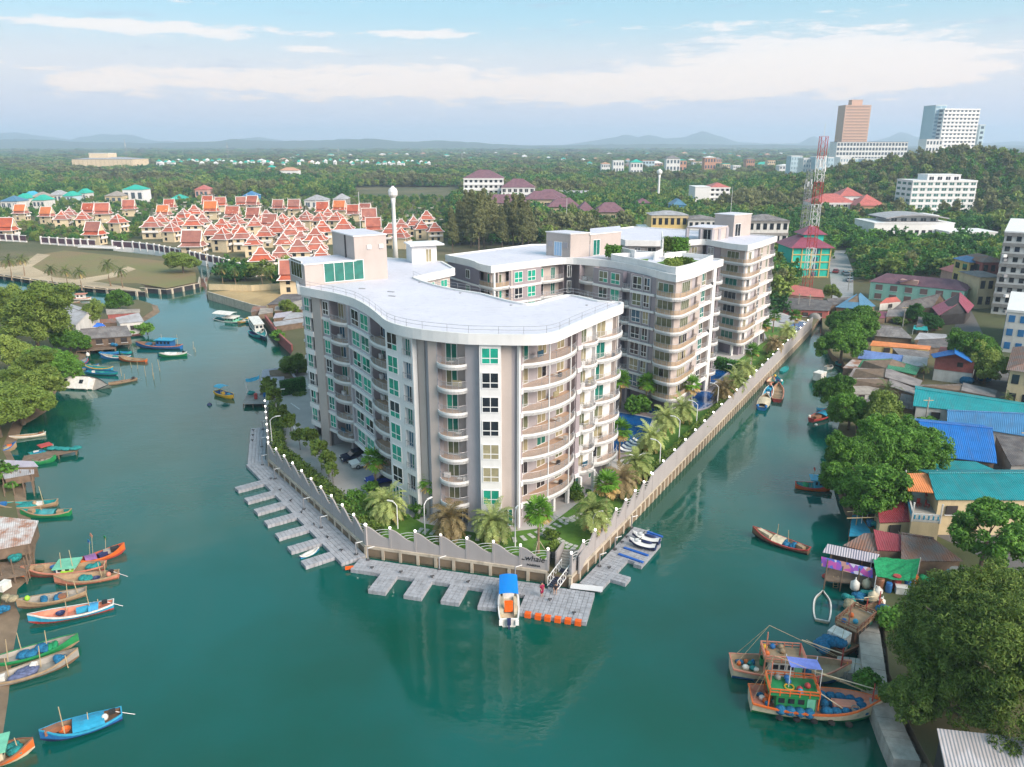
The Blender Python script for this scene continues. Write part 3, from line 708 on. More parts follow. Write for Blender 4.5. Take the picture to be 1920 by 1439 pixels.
    bp = [V2((36.9,138.6)), V2((30.2,143.6)), V2((14,160.4)), V2((4.4,159.4)), V2((-11.6,144.6))]
    MB().strip(bp, GZ, ROOFB-.04, .3).build('rear_wall', MAUVE, B)
    for p, r2 in zip(bp, bp[1:]):
        pt, L, rz = frame_of(p, r2); nw = int(L//4); band(B, pt, rz, 0, L, range(2, 9), 0, .4, dp=.2)
        for f in F28:
            for k in range(nw): window(B, pt(L*(k+.5)/nw, 0, fz(f)+1.45), rz, 1.7, 1.9, 'q', MIXP, rn)
    for s in (1, 5, 9.5, 14, 19): boxo('column', pB(s, -.4, GZ+1.2), (.5, .5, 2.5), LILAC, B, rB)
    for s in (2, 7, 12, 17): boxo('column', pC(s, -.4, GZ+1.2), (.5, .5, 2.5), WHITE, B, rC)
    for s in (12, 16, 20): window(B, pB(s, -2.3, GZ+1.25), rB, 2.2, 2.2, 't', (DARKP, GREEND), rn)
    zr = ROOFT-.22; g2 = lambda x, y: V2(G(x, y, zr))
    a, b, c_ = g2(1024,478.5), g2(1069,484), g2(1105,481)
    zt = GY(1069,440, b.y).z
    o = MB().prism([a, b, c_, a+(c_-b)], zr-.1, zt).build('lift_block', BEIGE, B); MB().prism(offset_line([a, b, c_, a+(c_-b)], -.12, True), zt, zt+.16, mi=0, mtop=1).build('roof_slab', [TRIM, ROOFW], o)
    d = (b-a).normalized(); rz = math.atan2(d.y, d.x); m_ = a+(b-a)*.5
    window(B, (m_.x, m_.y, zr+1.4), rz, 1.9, 2.6, 't', (mat('pale_blue_door', (.30, .48, .68), .5, .05),), rn, 'door')
    for t in (.18, .8): q2 = a+(b-a)*t; boxo('louvre', (q2.x-.02, q2.y-.05, zr+2.2), (1.1, .1, 1.0), LILAC, B, rz)
    a2, b2, c2 = g2(1106,481), g2(1163,474), g2(1160,462)
    zt2 = GY(1106,441, a2.y).z
    o = MB().prism([a2, b2, c2, a2+(c2-b2)], zr-.1, zt2).build('stair_block', BEIGE, B); MB().prism(offset_line([a2, b2, c2, a2+(c2-b2)], -.12, True), zt2, zt2+.16, mi=0, mtop=1).build('roof_slab', [TRIM, ROOFW], o)
    d = (b2-a2).normalized(); q2 = a2+(b2-a2)*.2; window(B, (q2.x, q2.y, zr+1.5), math.atan2(d.y, d.x), 1.8, 2.9, 'd', (GREEND, DARKP), rn, 'door')
    ter = smooth_line([(17.6,136.6), (20.6,132.0), (22.9,127.6), (24.6,123.5), (25.7,122.0), (25.7,122.0), (29.1,126.0), (32.6,131.8), (35.0,136.0), (35.0,136.0), (27.4,141.5), (27.4,141.5), (17.6,138.2), (17.6,138.2)], 3, True)
    roof_part(B, ter, ROOFT-.25, ROOFT+1.0, .3, ROOFT+.25, 'terrace')
    lw = mat('terrace_grass', (.10, .20, .035), .95, .2, 2., bumps=.6, bscale=12.)
    for pts in ([(1188,487), (1216,486), (1213,491), (1196,493)], [(1228,494), (1268,484), (1275,488), (1262,497), (1240,498)], [(1298,488), (1313,489), (1306,493), (1296,492)]):
        MB().prism([V2(G(x, y, ROOFT+.3)) for x, y in pts], ROOFT+.2, ROOFT+.33).build('terrace_lawn', lw, B)
    for (x0, y0, x1, y1, h) in ((1164,478, 1190,484, 1.3), (1228,488, 1243,480, 1.3), (1243,480, 1241,462, 3.0), (1246,486, 1290,481, 1.0)):
        p, r2 = V2(G(x0, y0, ROOFT+.25)), V2(G(x1, y1, ROOFT+.25)); MB().strip([p, r2], ROOFT, ROOFT+.25+h, .25).build('terrace_wall', WHITE, B)
    gp, gq = V2(G(1166,476, ROOFT+.25)), V2(G(1208,478, ROOFT+.25)); gr = MB()
    for zz in (.5, 1.1): gr.bar((gp.x, gp.y, ROOFT+.25+zz), (gq.x, gq.y, ROOFT+.25+zz), .05)
    for k in range(9): w = gp+(gq-gp)*(k/8); gr.bar((w.x, w.y, ROOFT+.2), (w.x, w.y, ROOFT+1.4), .05)
    gr.build('terrace_railing', METAL, B)
    return B
def block_three():
    rn = random.Random(15)
    B = thing('apartment_building', 'farthest apartment block with pale curved balconies at the end of the canal wall', 'building', T(45, 168, GZ), 'three matching apartment blocks')
    rp = [(24,166.5), (24,166.5), (33.4,165.6), (38.5,167.4), (41.4,168.0), (42.8,165.2), (45.0,160.6), (47.5,158.0), (47.5,158.0), (52.0,164.0), (55.6,169.4), (58.8,174.5), (58.8,174.5), (49,183), (49,183), (30,196), (30,196), (20,186), (20,186)]
    roof_part(B, smooth_line(rp, 3, True))
    core = [(25.5,169), (33.6,168.2), (41.8,170.4), (46.8,161.6), (48.2,160.8), (56.4,173.6), (49,181.4), (30,194), (21.5,185.5)]
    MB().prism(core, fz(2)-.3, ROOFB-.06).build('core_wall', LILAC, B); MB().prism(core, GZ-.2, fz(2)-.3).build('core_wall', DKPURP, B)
    z8 = fz(8)+1.4
    pA, LA, rA = frame_of((25.0,167.3), (41.0,168.6))
    wall_bay(B, pA, rA, 0, LA, BEIGE); band(B, pA, rA, 0, LA, range(2, 9), 0, .4, dp=.4)
    for f in F28:
        for k in range(5): window(B, pA(1.8+k*3.1, 0, fz(f)+1.35), rA, 1.9 if k % 2 else 1.3, 2.1, 'd' if k % 2 else 'q', MIXP, rn)
    pB, LB, rB = frame_of((41.6,168.0), (47.7,159.3)); q = lambda x: s_at(pB, LB, x, z8)
    wall_bay(B, pB, rB, 0, 2.4, DKPURP); wall_bay(B, pB, rB, 2.4, 4.0, MAUVE, .1); wall_bay(B, pB, rB, 4.0, LB, BEIGE, -.02); band(B, pB, rB, 0, 4.2, range(2, 9), .1, .4, dp=.3)
    pC, LC, rC = frame_of((47.7,159.3), (58.2,174.4)); c = lambda x: s_at(pC, LC, x, z8)
    wall_bay(B, pC, rC, 0, c(1414), WHITE, -.02); wall_bay(B, pC, rC, c(1414), c(1424), LILAC, -.3)
    corner_balcony(B, pB, LB, 3.9, pC, c(1424), F28, 1.0)
    for f in F28:
        for s in (.9, 1.8): window(B, pB(s, 0, fz(f)+1.4), rB, .7, 2.2, 'q', (DARKP, GREEND), rn)
        window(B, pB(LB-3.3, 0, fz(f)+1.25), rB, 3.2, 2.1, 't', (DARKP, GREEND, OLIVEP, OLIVEP), rn, 'balcony_door'); window(B, pC(c(1406), 0, fz(f)+1.25), rC, 1.7, 2.0, 'd', (OLIVEP, TANP, DARKP), rn, 'balcony_door')
    wall_bay(B, pC, rC, c(1424), c(1444), BEIGE, .02); band(B, pC, rC, c(1424), c(1444), range(2, 9), .02, .5, dp=.5)
    for f in F28:
        window(B, pC(c(1428), .02, fz(f)+1.4), rC, 1.3, 2.1, 'q', MIXP, rn); window(B, pC(c(1439), .02, fz(f)+1.4), rC, 1.3, 2.0, 'd', (TANP, OLIVEP), rn)
    balcony_set(B, pC, rC, c(1444), LC+.1, 1.0, .6, F28, LILAC, [(1.2, 1.5, 'd', MIXP)], rnd=rn, ends=(0, .6))
    bp = [V2((57.9,174.9)), V2((49,182.4)), V2((30,195.3)), V2((20.6,185.8)), V2((24.8,167.3))]
    MB().strip(bp, GZ, ROOFB-.04, .3).build('rear_wall', LILAC, B)
    for s in (1, 5, 9): boxo('column', pB(s, .1, GZ+1.2), (.45, .45, 2.5), WHITE, B, rB)
    for s in (3, 8, 13): boxo('column', pC(s, .1, GZ+1.2), (.45, .45, 2.5), WHITE, B, rC)
    zr = ROOFT-.22; g2 = lambda x, y: V2(G(x, y, zr))
    a, b, c_ = g2(1338,441), g2(1374,444.5), g2(1406,441)
    zt = GY(1374,404.5, b.y).z
    o = MB().prism([a, b, c_, a+(c_-b)], zr-.1, zt).build('lift_block', BEIGE, B); MB().prism(offset_line([a, b, c_, a+(c_-b)], -.12, True), zt, zt+.16, mi=0, mtop=1).build('roof_slab', [TRIM, ROOFW], o)
    d = (c_-b).normalized(); w = b+(c_-b)*.25; window(B, (w.x, w.y, zr+1.4), math.atan2(d.y, d.x), 2.0, 2.8, 'd', (DARKP, BLUEP), rn, 'door')
    a, b, c_ = g2(1288,449), g2(1335,452), g2(1362,447); zt = GY(1335,431, b.y).z
    for i, (s, t) in enumerate(((0, 0), (.55, 0), (1, 0), (0, 1), (1, .45), (1, 1))):
        w = a+(b-a)*s+(c_-b)*t; boxo('column', (w.x, w.y, (zr+zt)/2), (.6, .6, zt-zr), LILAC, B, .3)
    MB().prism([a+(b-a)*.45, b, c_, a+(b-a)*.45+(c_-b)], zr-.1, zt).build('stair_block', BEIGE, B)
    MB().prism(offset_line([a, b, c_, a+(c_-b)], -.15, True), zt, zt+.35, mi=0, mtop=1).build('roof_slab', [BEIGE, ROOFW], B)
    w = a+(b-a)*.72; d = (b-a).normalized(); window(B, (w.x, w.y, zr+1.3), math.atan2(d.y, d.x), 3.0, 2.2, 't', (BLUEP, DARKP), rn, 'door')
    return B
B2 = block_two(); B3 = block_three()
import numpy as np
def leafmat(name, c1, c2, scale=.35, rough=.6, trans=.25):
    if name in MATS: return MATS[name]
    m = bpy.data.materials.new(name); m.use_nodes = True; t = m.node_tree; b = t.nodes['Principled BSDF']; outn = t.nodes['Material Output']
    g = t.nodes.new('ShaderNodeNewGeometry'); oi = t.nodes.new('ShaderNodeObjectInfo')
    n = t.nodes.new('ShaderNodeTexNoise'); n.inputs['Scale'].default_value = scale; n.inputs['Detail'].default_value = 5; n.inputs['Roughness'].default_value = .7
    t.links.new(g.outputs['Position'], n.inputs['Vector'])
    ad = t.nodes.new('ShaderNodeMath'); ad.operation = 'MULTIPLY_ADD'; ad.inputs[1].default_value = .34; ad.inputs[2].default_value = -.17
    t.links.new(oi.outputs['Random'], ad.inputs[0])
    rp = t.nodes.new('ShaderNodeMath'); rp.operation = 'MULTIPLY_ADD'; rp.inputs[1].default_value = .30
    t.links.new(g.outputs['Random Per Island'], rp.inputs[0]); t.links.new(ad.outputs[0], rp.inputs[2])
    s2 = t.nodes.new('ShaderNodeMath'); s2.operation = 'ADD'; t.links.new(n.outputs[0], s2.inputs[0]); t.links.new(rp.outputs[0], s2.inputs[1])
    r = t.nodes.new('ShaderNodeValToRGB'); e = r.color_ramp.elements
    e[0].position = .36; e[0].color = (*c1, 1); e[1].position = .88; e[1].color = (*c2, 1)
    t.links.new(s2.outputs[0], r.inputs[0]); t.links.new(r.outputs[0], b.inputs['Base Color'])
    b.inputs['Roughness'].default_value = rough; b.inputs['Specular IOR Level'].default_value = .25
    tr = t.nodes.new('ShaderNodeBsdfTranslucent'); t.links.new(r.outputs[0], tr.inputs[0])
    mx = t.nodes.new('ShaderNodeMixShader'); mx.inputs[0].default_value = trans
    t.links.new(b.outputs[0], mx.inputs[1]); t.links.new(tr.outputs[0], mx.inputs[2]); t.links.new(mx.outputs[0], outn.inputs['Surface'])
    m.diffuse_color = (*c2, 1); MATS[name] = m; return m
LEAF = leafmat('broad_leaf', (.036, .109, .014), (.162, .344, .051))
LEAFD = leafmat('dark_leaf', (.019, .081, .020), (.081, .236, .046))
LEAFO = leafmat('olive_leaf', (.081, .145, .023), (.276, .362, .080))
LEAFY = leafmat('yellow_green_leaf', (.055, .105, .012), (.21, .30, .06))
LEAFB = leafmat('brown_feather_leaf', (.090, .112, .043), (.243, .254, .109))
LEAFG = leafmat('grey_palm_leaf', (.148, .204, .054), (.451, .524, .186))
LEAFP = leafmat('fan_palm_leaf', (.040, .136, .014), (.179, .380, .043))
LEAFDRY = leafmat('dry_palm_leaf', (.290, .189, .058), (.580, .406, .160))
BARK = mat('bark', (.13, .10, .075), .9, .25, 2., bumps=.6, bscale=6.)
PBARK = mat('palm_bark', (.22, .155, .10), .9, .25, 2., bumps=.8, bscale=5.)
def quads_mesh(name, C, U, W, mats, mi=None):
    """leaf quads: centres C, half-axes U and W"""
    n = len(C); v = np.stack([C-U-W, C+U-W, C+U+W, C-U+W], 1).reshape(-1, 3)
    me = bpy.data.meshes.new(name); me.vertices.add(4*n); me.vertices.foreach_set('co', v.astype(np.float32).ravel())
    me.loops.add(4*n); me.loops.foreach_set('vertex_index', np.arange(4*n, dtype=np.int32))
    me.polygons.add(n); me.polygons.foreach_set('loop_start', np.arange(0, 4*n, 4, dtype=np.int32)); me.polygons.foreach_set('loop_total', np.full(n, 4, dtype=np.int32))
    for m in (mats if isinstance(mats, (list, tuple)) else [mats]): me.materials.append(m)
    if mi is not None: me.polygons.foreach_set('material_index', mi.astype(np.int32))
    me.update(calc_edges=True); return me
def unit(a): return a/np.maximum(np.linalg.norm(a, axis=-1, keepdims=True), 1e-9)
def leaf_cloud(rs, centres, radii, per, size, flat=.6, asp=1.7, droop=.0, squash=.8):
    """clumps of leaves: returns C, U, W"""
    Cs, Us, Ws = [], [], []
    for c, r in zip(centres, radii):
        d = unit(rs.normal(size=(per, 3))); rad = r*(rs.uniform(.35, 1.0, (per, 1))**.5)
        p = np.asarray(c)+d*rad*np.array([1, 1, squash])
        nrm = unit(d*flat+rs.normal(size=(per, 3))*.55+np.array([0, 0, .45]))
        t = unit(np.cross(nrm, rs.normal(size=(per, 3)))); t[:, 2] -= droop; t = unit(t)
        w = unit(np.cross(nrm, t)); s = size*rs.uniform(.6, 1.3, (per, 1))
        Cs.append(p); Us.append(t*s*asp*.5); Ws.append(w*s*.5)
    return np.concatenate(Cs), np.concatenate(Us), np.concatenate(Ws)
def crown_shape(rs, n, rx, rz, zc, inner=.45, shape='round', lumps=9):
    """clump centres through the outer part of an uneven crown"""
    d = unit(rs.normal(size=(n, 3))); d[:, 2] = np.where(d[:, 2] < -.55, -d[:, 2], d[:, 2])
    L = unit(rs.normal(size=(lumps, 3))); amp = np.ones(n)*.70+rs.uniform(-.06, .10, n)
    for l in L: amp += .46*np.maximum(0, d@l)**4*rs.uniform(.5, 1.2)
    rad = (inner+(1-inner)*rs.uniform(0, 1, n)**.5)*amp
    p = d*rad[:, None]*np.array([rx, rx, rz])
    if shape == 'umbrella': p[:, 2] = p[:, 2]*.6+.25*rz*(1-(p[:, 0]**2+p[:, 1]**2)/(rx*rx))
    if shape == 'column': p[:, :2] *= (1.05-.55*np.clip((p[:, 2:3]+rz)/(2*rz), 0, 1))
    p[:, 2] += zc
    return p
def trunk_mb(rs, h, r, limbs, reach, lean=.0, fork=.45):
    mb = MB(); lx, ly = rs.uniform(-lean, lean, 2)
    mb.tube([(0,0,-.4), (lx*h*.3, ly*h*.3, h*.35), (lx*h, ly*h, h*.8)], [r*1.25, r, r*.6], 7)
    for i in range(limbs):
        a = 2*math.pi*(i+rs.uniform(-.3, .3))/limbs; z0 = h*(fork+.3*rs.uniform()); z1 = h*(.8+.35*rs.uniform()); q = reach*rs.uniform(.6, 1.0)
        bx, by = lx*z0, ly*z0
        mb.tube([(bx, by, z0), (bx+math.cos(a)*q*.5, by+math.sin(a)*q*.5, (z0+z1)/2+.2), (bx+math.cos(a)*q, by+math.sin(a)*q, z1)], [r*.5, r*.33, r*.12], 5)
    return mb
TREES = {}
def tree_kind(key, seed, h, rx, rz, clumps, per, size, leaf, shape='round', trunk_r=.22, inner=.45, clump_r=.9, asp=1.7, droop=0., zc=None, limbs=5):
    rs = np.random.RandomState(seed); zc = h-rz*.9 if zc is None else zc
    c = crown_shape(rs, clumps, rx, rz, zc, inner, shape)
    C, U, W = leaf_cloud(rs, c, rs.uniform(.65, 1.25, clumps)*clump_r, per, size, asp=asp, droop=droop)
    TREES[key] = (quads_mesh('crown_'+key, C, U, W, leaf), trunk_mb(rs, h*.85, trunk_r, limbs, rx*.7).mesh('trunk_'+key, BARK))
def plant_tree(key, p, s=1.0, rz=None, name='tree', label=None, cat='tree', group=None, sz=None):
    rz = random.uniform(0, 6.28) if rz is None else rz
    mw = T(p[0], p[1], p[2], rz, (s, s, sz or s))
    o = thing(name, label, cat, mw, group); cm, tm = TREES[key]
    new('crown', cm, o, mw); new('trunk', tm, o, mw); return o
tree_kind('mangrove', 1, 5.5, 3.4, 2.6, 200, 180, .145, LEAF, clump_r=.75, inner=.5)
tree_kind('bigleaf', 2, 7.0, 3.8, 3.2, 170, 130, .20, LEAFD, clump_r=.8)
tree_kind('olive', 3, 6.5, 3.5, 2.9, 135, 160, .16, LEAFO, clump_r=.85)
tree_kind('yellow', 4, 6.0, 3.6, 2.4, 130, 170, .16, LEAFY, clump_r=.9, inner=.5)
tree_kind('rain', 5, 8.0, 6.5, 3.4, 150, 80, .32, LEAFD, shape='umbrella', clump_r=1.2, trunk_r=.3)
tree_kind('casuarina', 6, 13.0, 2.1, 5.8, 130, 110, .15, LEAFB, shape='column', clump_r=.75, asp=4.0, droop=.5, inner=.2, trunk_r=.18)
tree_kind('feather', 7, 9.5, 4.0, 4.2, 180, 190, .10, LEAFO, clump_r=.95, asp=4.5, droop=.2, inner=.3)
tree_kind('slim', 8, 3.6, .95, 1.2, 34, 40, .14, LEAFY, clump_r=.38, trunk_r=.05, asp=2.2)
tree_kind('shrub', 9, 1.2, .8, .7, 40, 40, .12, LEAF, clump_r=.32, trunk_r=.05)
tree_kind('shrubl', 10, 1.1, .85, .65, 40, 40, .13, LEAFY, clump_r=.32, trunk_r=.05)
PALMS = {}
def date_palm(key, seed, h, mats, nf=62, L=3.0):
    rs = np.random.RandomState(seed); C, U, W, MI = [], [], [], []
    for i in range(nf):
        a = i*2.39996+rs.uniform(-.2, .2); t = (i+.5)/nf; up = 1.30-1.75*t+rs.uniform(-.1, .1); ln = L*rs.uniform(.85, 1.08)
        p = np.array([0, 0, h]); d = np.array([math.cos(a)*math.cos(up), math.sin(a)*math.cos(up), math.sin(up)]); n = 15; st = ln/n
        for k in range(n):
            d = unit(d+np.array([0, 0, -.105-.03*k/n])); q = p+d*st
            if k >= 1:
                side = unit(np.cross(d, np.array([0, 0, 1.]))); upv = np.cross(side, d); ll = .42*math.sin(math.pi*(k+1.2)/(n+1.6))+.10
                for sg in (-1, 1):
                    for o in (.25, .75):
                        v = unit(side*sg*.75+d*.62+upv*(.22-.25*(sg*sg))+rs.normal(size=3)*.10); c = p+(q-p)*o+v*ll*.5
                        C.append(c); U.append(v*ll*.5); W.append(unit(np.cross(v, upv+rs.normal(size=3)*.3))*.028); MI.append(1 if (t > .84 and rs.uniform() < .6) else 0)
            C.append((p+q)/2); U.append((q-p)/2*1.02); W.append(unit(np.cross(d, np.array([.1, .2, 1.])))*.022); MI.append(0)
            p = q
    tb = MB(); tb.lathe([(.34, -.3), (.26, .3), (.22, h*.4), (.22, h*.75), (.36, h-.15), (.22, h+.1)], 9)
    for z in np.arange(.25, h-.1, .22): tb.lathe([(.23, z), (.30, z+.13), (.24, z+.17)], 9)
    PALMS[key] = (quads_mesh('fronds_'+key, np.array(C), np.array(U), np.array(W), mats, np.array(MI)), tb.mesh('trunk_'+key, PBARK))
def fan_palm(key, seed, h, mats, nl=34, Rr=.95):
    rs = np.random.RandomState(seed); C, U, W, MI = [], [], [], []
    for i in range(nl):
        a = i*2.39996+rs.uniform(-.25, .25); t = (i+.5)/nl; up = 1.35-2.05*t+rs.uniform(-.12, .12)
        d = np.array([math.cos(a)*math.cos(up), math.sin(a)*math.cos(up), math.sin(up)]); pl = 1.05*rs.uniform(.8, 1.15)
        base = np.array([0, 0, h]); tip = base+d*pl; C.append((base+tip)/2); U.append((tip-base)/2); W.append(unit(np.cross(d, np.array([.1, 0, 1.])))*.025); MI.append(0)
        side = unit(np.cross(d, np.array([0, 0, 1.]))); dn = unit(d+np.array([0, 0, -.35])); m_i = 1 if (t > .8 and rs.uniform() < .75) else 0
        for k in range(15):
            an = -1.75+3.5*k/14; v = unit(dn*math.cos(an)+side*math.sin(an)+np.array([0, 0, -.12])+rs.normal(size=3)*.06); ll = Rr*(1.0-.18*abs(an)/1.75)*rs.uniform(.9, 1.08)
            C.append(tip+v*ll*.5); U.append(v*ll*.5); W.append(unit(np.cross(v, np.cross(side, dn)+rs.normal(size=3)*.3))*.062); MI.append(m_i)
    tb = MB(); tb.lathe([(.24, -.3), (.17, .25), (.13, h*.5), (.12, h*.85), (.20, h-.1), (.10, h+.15)], 8)
    PALMS[key] = (quads_mesh('fronds_'+key, np.array(C), np.array(U), np.array(W), mats, np.array(MI)), tb.mesh('trunk_'+key, PBARK))
def coco_palm(key, seed, h, mats, nf=24, L=3.2):
    date_palm(key, seed, h, mats, nf, L)
    rs = np.random.RandomState(seed); tb = MB(); tb.tube([(0,0,-.3), (.25, .1, h*.4), (.1, .15, h*.75), (0, 0, h+.1)], [.22, .15, .13, .12], 7)
    PALMS[key] = (PALMS[key][0], tb.mesh('trunk_'+key, PBARK))
date_palm('date', 21, 2.5, [LEAFG, LEAFDRY]); date_palm('date2', 22, 3.1, [LEAFG, LEAFDRY], 56, 2.8)
date_palm('datebrown', 25, 2.6, [leafmat('tan_palm_leaf', (.15, .12, .05), (.36, .28, .15)), LEAFDRY], 58, 2.9)
fan_palm('fan', 23, 4.4, [LEAFP, LEAFDRY]); fan_palm('fan2', 24, 5.2, [LEAFP, LEAFDRY], 38, 1.0)
coco_palm('coco', 26, 6.0, [leafmat('coco_leaf', (.05, .085, .02), (.15, .19, .06)), LEAFDRY])
def plant_palm(key, p, s=1., label=None, group=None, name='palm_tree', props=False):
    rz = random.uniform(0, 6.28); mw = T(p[0], p[1], p[2], rz, s)
    o = thing(name, label, 'palm tree', mw, group); a, b = PALMS[key]
    new('crown', a, o, mw); new('trunk', b, o, mw)
    if props:
        for k in range(3):
            an = rz+k*2.094
            MB().tube([(math.cos(an)*1.0, math.sin(an)*1.0, 0), (math.cos(an)*.12, math.sin(an)*.12, 1.5)], .035, 5).build('prop', mat('prop_wood', (.42, .36, .27), .8), o, T(p[0], p[1], p[2]))
    return o
def hedge(name, line, w, h, z, leaf, label, cat='hedge', per_m=330, size=.12, jit=.12, seed=0):
    rs = np.random.RandomState(seed); P = [V2(p) for p in line]; C = []; Nn = []; body = MB()
    for a, b in zip(P, P[1:]):
        L = (b-a).length; t = (b-a)/L; n2 = Vector((-t.y, t.x)); k = int(L*per_m)
        s = rs.uniform(0, L, k); face = rs.choice(3, k, p=[h/(2*h+w), h/(2*h+w), w/(2*h+w)]); r = rs.uniform(-1, 1, k)
        off = np.where(face == 0, w/2, np.where(face == 1, -w/2, r*w/2)); zz = np.where(face == 2, h, (r+1)/2*h)
        C.append(np.stack([a.x+t.x*s+n2.x*off, a.y+t.y*s+n2.y*off, z+zz], 1)+rs.normal(size=(k, 3))*jit*np.array([1, 1, .8]))
        Nn.append(np.stack([np.where(face == 2, 0, n2.x*np.sign(off)), np.where(face == 2, 0, n2.y*np.sign(off)), np.where(face == 2, 1., .25)], 1))
        body.box(((a.x+b.x)/2, (a.y+b.y)/2, z+h*.45), (L, w*.8, h*.9), math.atan2(t.y, t.x))
    C = np.concatenate(C); Nn = unit(np.concatenate(Nn)+rs.normal(size=C.shape)*.5); t = unit(np.cross(Nn, rs.normal(size=C.shape))); w_ = np.cross(Nn, t); s = size*rs.uniform(.6, 1.3, (len(C), 1))
    o = thing(name, label, cat, T(P[0].x, P[0].y, z))
    new('leaves', quads_mesh('leaves', C, t*s*.8, w_*s*.5, leaf), o); body.build('branches', mat('hedge_core', (.015, .035, .008), .95, .2), o)
    return o
ORD = ['first', 'second', 'third', 'fourth', 'fifth', 'sixth', 'seventh', 'eighth', 'ninth', 'tenth', 'eleventh', 'twelfth', 'thirteenth', 'fourteenth', 'fifteenth', 'sixteenth', 'seventeenth', 'eighteenth', 'nineteenth', 'twentieth']
def nth(i): return ORD[i] if i < 20 else ('twenty-'+ORD[i-20] if i < 29 else 'thirtieth')
gpx = lambda L, z=GZ: [V2(G(x, y, z)) for x, y in L]
lawn = [(-21.8,88.0), (-16.5,80.5), (3.5,75.1), (4.5,77.5), (7.3,77.3), (8.0,77.2), (70.0,183.0), (62,190), (59,175), (48,158), (37,141), (27.5,123), (15.5,100), (4,82.5), (-3,80.8), (-10.6,83.6), (-15.4,88.6), (-17.4,92.2)]
sheet('lawn', lawn, GZ+.02, GRASS)
DECK = mat('pool_deck', (.26, .21, .22), .7, .08, .8)
POOLM = mat('pool_tiles', (.005, .075, .26), .05, .25, .25, spec=.6); POOLC = mat('pool_coping', (.42, .42, .46), .6, .08)
sheet('pool_deck', gpx([(1130,770), (1175,735), (1235,735), (1262,752), (1225,792), (1212,828), (1182,862), (1120,858)]), GZ+.04, DECK)
sheet('pool_deck', gpx([(1296,735), (1320,700), (1335,690), (1372,694), (1360,728), (1352,748), (1330,766), (1311,772), (1298,770)]), GZ+.04, DECK)
def pool(name, pts, seed):
    p = smooth_line([V2(G(x, y, GZ+.05)) for x, y in pts], 3, True)
    A = sum(p[i].x*p[(i+1) % len(p)].y-p[(i+1) % len(p)].x*p[i].y for i in range(len(p)))
    if A < 0: p.reverse()
    MB().prism(p, GZ+.03, GZ+.06, bottom=False).build(name, POOLM, kind='structure')
    MB().strip(p, GZ+.02, GZ+.12, -.3, closed=True).build('pool_edge', POOLC, kind='structure')
pool('pool', [(1138,772), (1138,772), (1175,776), (1220,785), (1222,790), (1206,824), (1206,824), (1180,849), (1180,849), (1134,843), (1125,830), (1125,830)], 1)
pool('pool', [(1214,770), (1236,752), (1236,752), (1262,757), (1262,765), (1226,776)], 2)
pool('pool', [(1300,737), (1325,735), (1344,742), (1342,752), (1328,763), (1312,768), (1302,766)], 3)
pool('pool', [(1338,694), (1366,697), (1366,697), (1352,708), (1333,722), (1326,720), (1330,706)], 4)
pool('pool', [(1492,604), (1512,606), (1512,606), (1500,621), (1500,621), (1478,616), (1478,616)], 5)
for x0, y0, x1, y1 in ((545,756, 562,768), (608,862, 622,850), (551,800, 556,815), (590,800, 606,793)):
    a, b = V2(G(x0, y0, GZ)), V2(G(x1, y1, GZ)); d = (b-a).normalized(); n2 = Vector((-d.y, d.x))*.09
    MB().prism([a-n2, b-n2, b+n2, a+n2], GZ+.004, GZ+.012, bottom=False).build('bay_line', TRIM, kind='structure')
STONE = mat('stepping_stone', (.45, .46, .44), .85, .12, 2.)
def stones(line, label):
    o = thing('stepping_stone_path', label, 'path', T(*G(*line[0], GZ)))
    L = smooth_line([V2(G(x, y, GZ+.05)) for x, y in line], 6); acc = 9
    for a, b in zip(L, L[1:]):
        acc += (b-a).length
        if acc > .62:
            acc = 0; d = (b-a).normalized(); n2 = Vector((-d.y, d.x)); rz = math.atan2(d.y, d.x)
            for sgn in (-.32, .32): q = b+n2*sgn; boxo('stone', (q.x, q.y, GZ+.04), (.46, .5, .06), STONE, o, rz+random.uniform(-.06, .06))
    return o
stones([(780,993), (850,1005), (905,1010), (965,1012), (1010,1000), (1045,985), (1080,970), (1110,955)], 'double row of stepping stones crossing the front lawn')
stones([(1015,998), (1040,1010), (1062,1022), (1090,1030), (1098,1033)], 'stepping stones leading to the dock stairs')
stones([(1042,968), (1060,975), (1078,972)], 'short stepping stone path at the corner of the nearest block')
LAMPM = mat('lamp_globe', (.95, .95, .92), .4, 0, emit=((1., .95, .85), 3.0)); HOOP = mat('white_steel', (.72, .72, .72), .4, 0)
QB, QT = -1.5, 1.45; TIDE = mat('tide_stain', (.075, .080, .050), .8, .4, 1.5)
def quay(name, label, line, inward, step=2.05):
    o = thing(name, label, 'quay wall', T(line[0].x, line[0].y, 0))
    for a, b in zip(line, line[1:]):
        L = (b-a).length; d = (b-a)/L; n2 = Vector((-d.y, d.x))*inward; rz = math.atan2(d.y, d.x); n = max(1, int(round(L/step)))
        c = (a+b)/2+n2*.30; boxo('wall', (c.x, c.y, (QB+QT)/2), (L, .4, QT-QB), TANCONC, o, rz)
        c = (a+b)/2+n2*.14; boxo('cap_beam', (c.x, c.y, QT-.10), (L, .44, .32), TANCONC, o, rz)
        c = (a+b)/2+n2*.10; boxo('foot_beam', (c.x, c.y, .12), (L, .16, .34), TANCONC, o, rz)
        c = (a+b)/2+n2*.06; boxo('tide_band', (c.x, c.y, -.3), (L, .14, 1.1), TIDE, o, rz)
        for i in range(n+1): q = a+d*(L*i/n)+n2*.05; boxo('rib', (q.x, q.y, .15), (.34, .30, 2.3), TANCONC, o, rz)
    return o
quay('quay_wall', 'panelled concrete quay wall behind the left floating dock', SITE_L, 1)
quay('quay_wall', 'panelled concrete quay wall facing the camera below the wavy grey fence', SITE_F, 1)
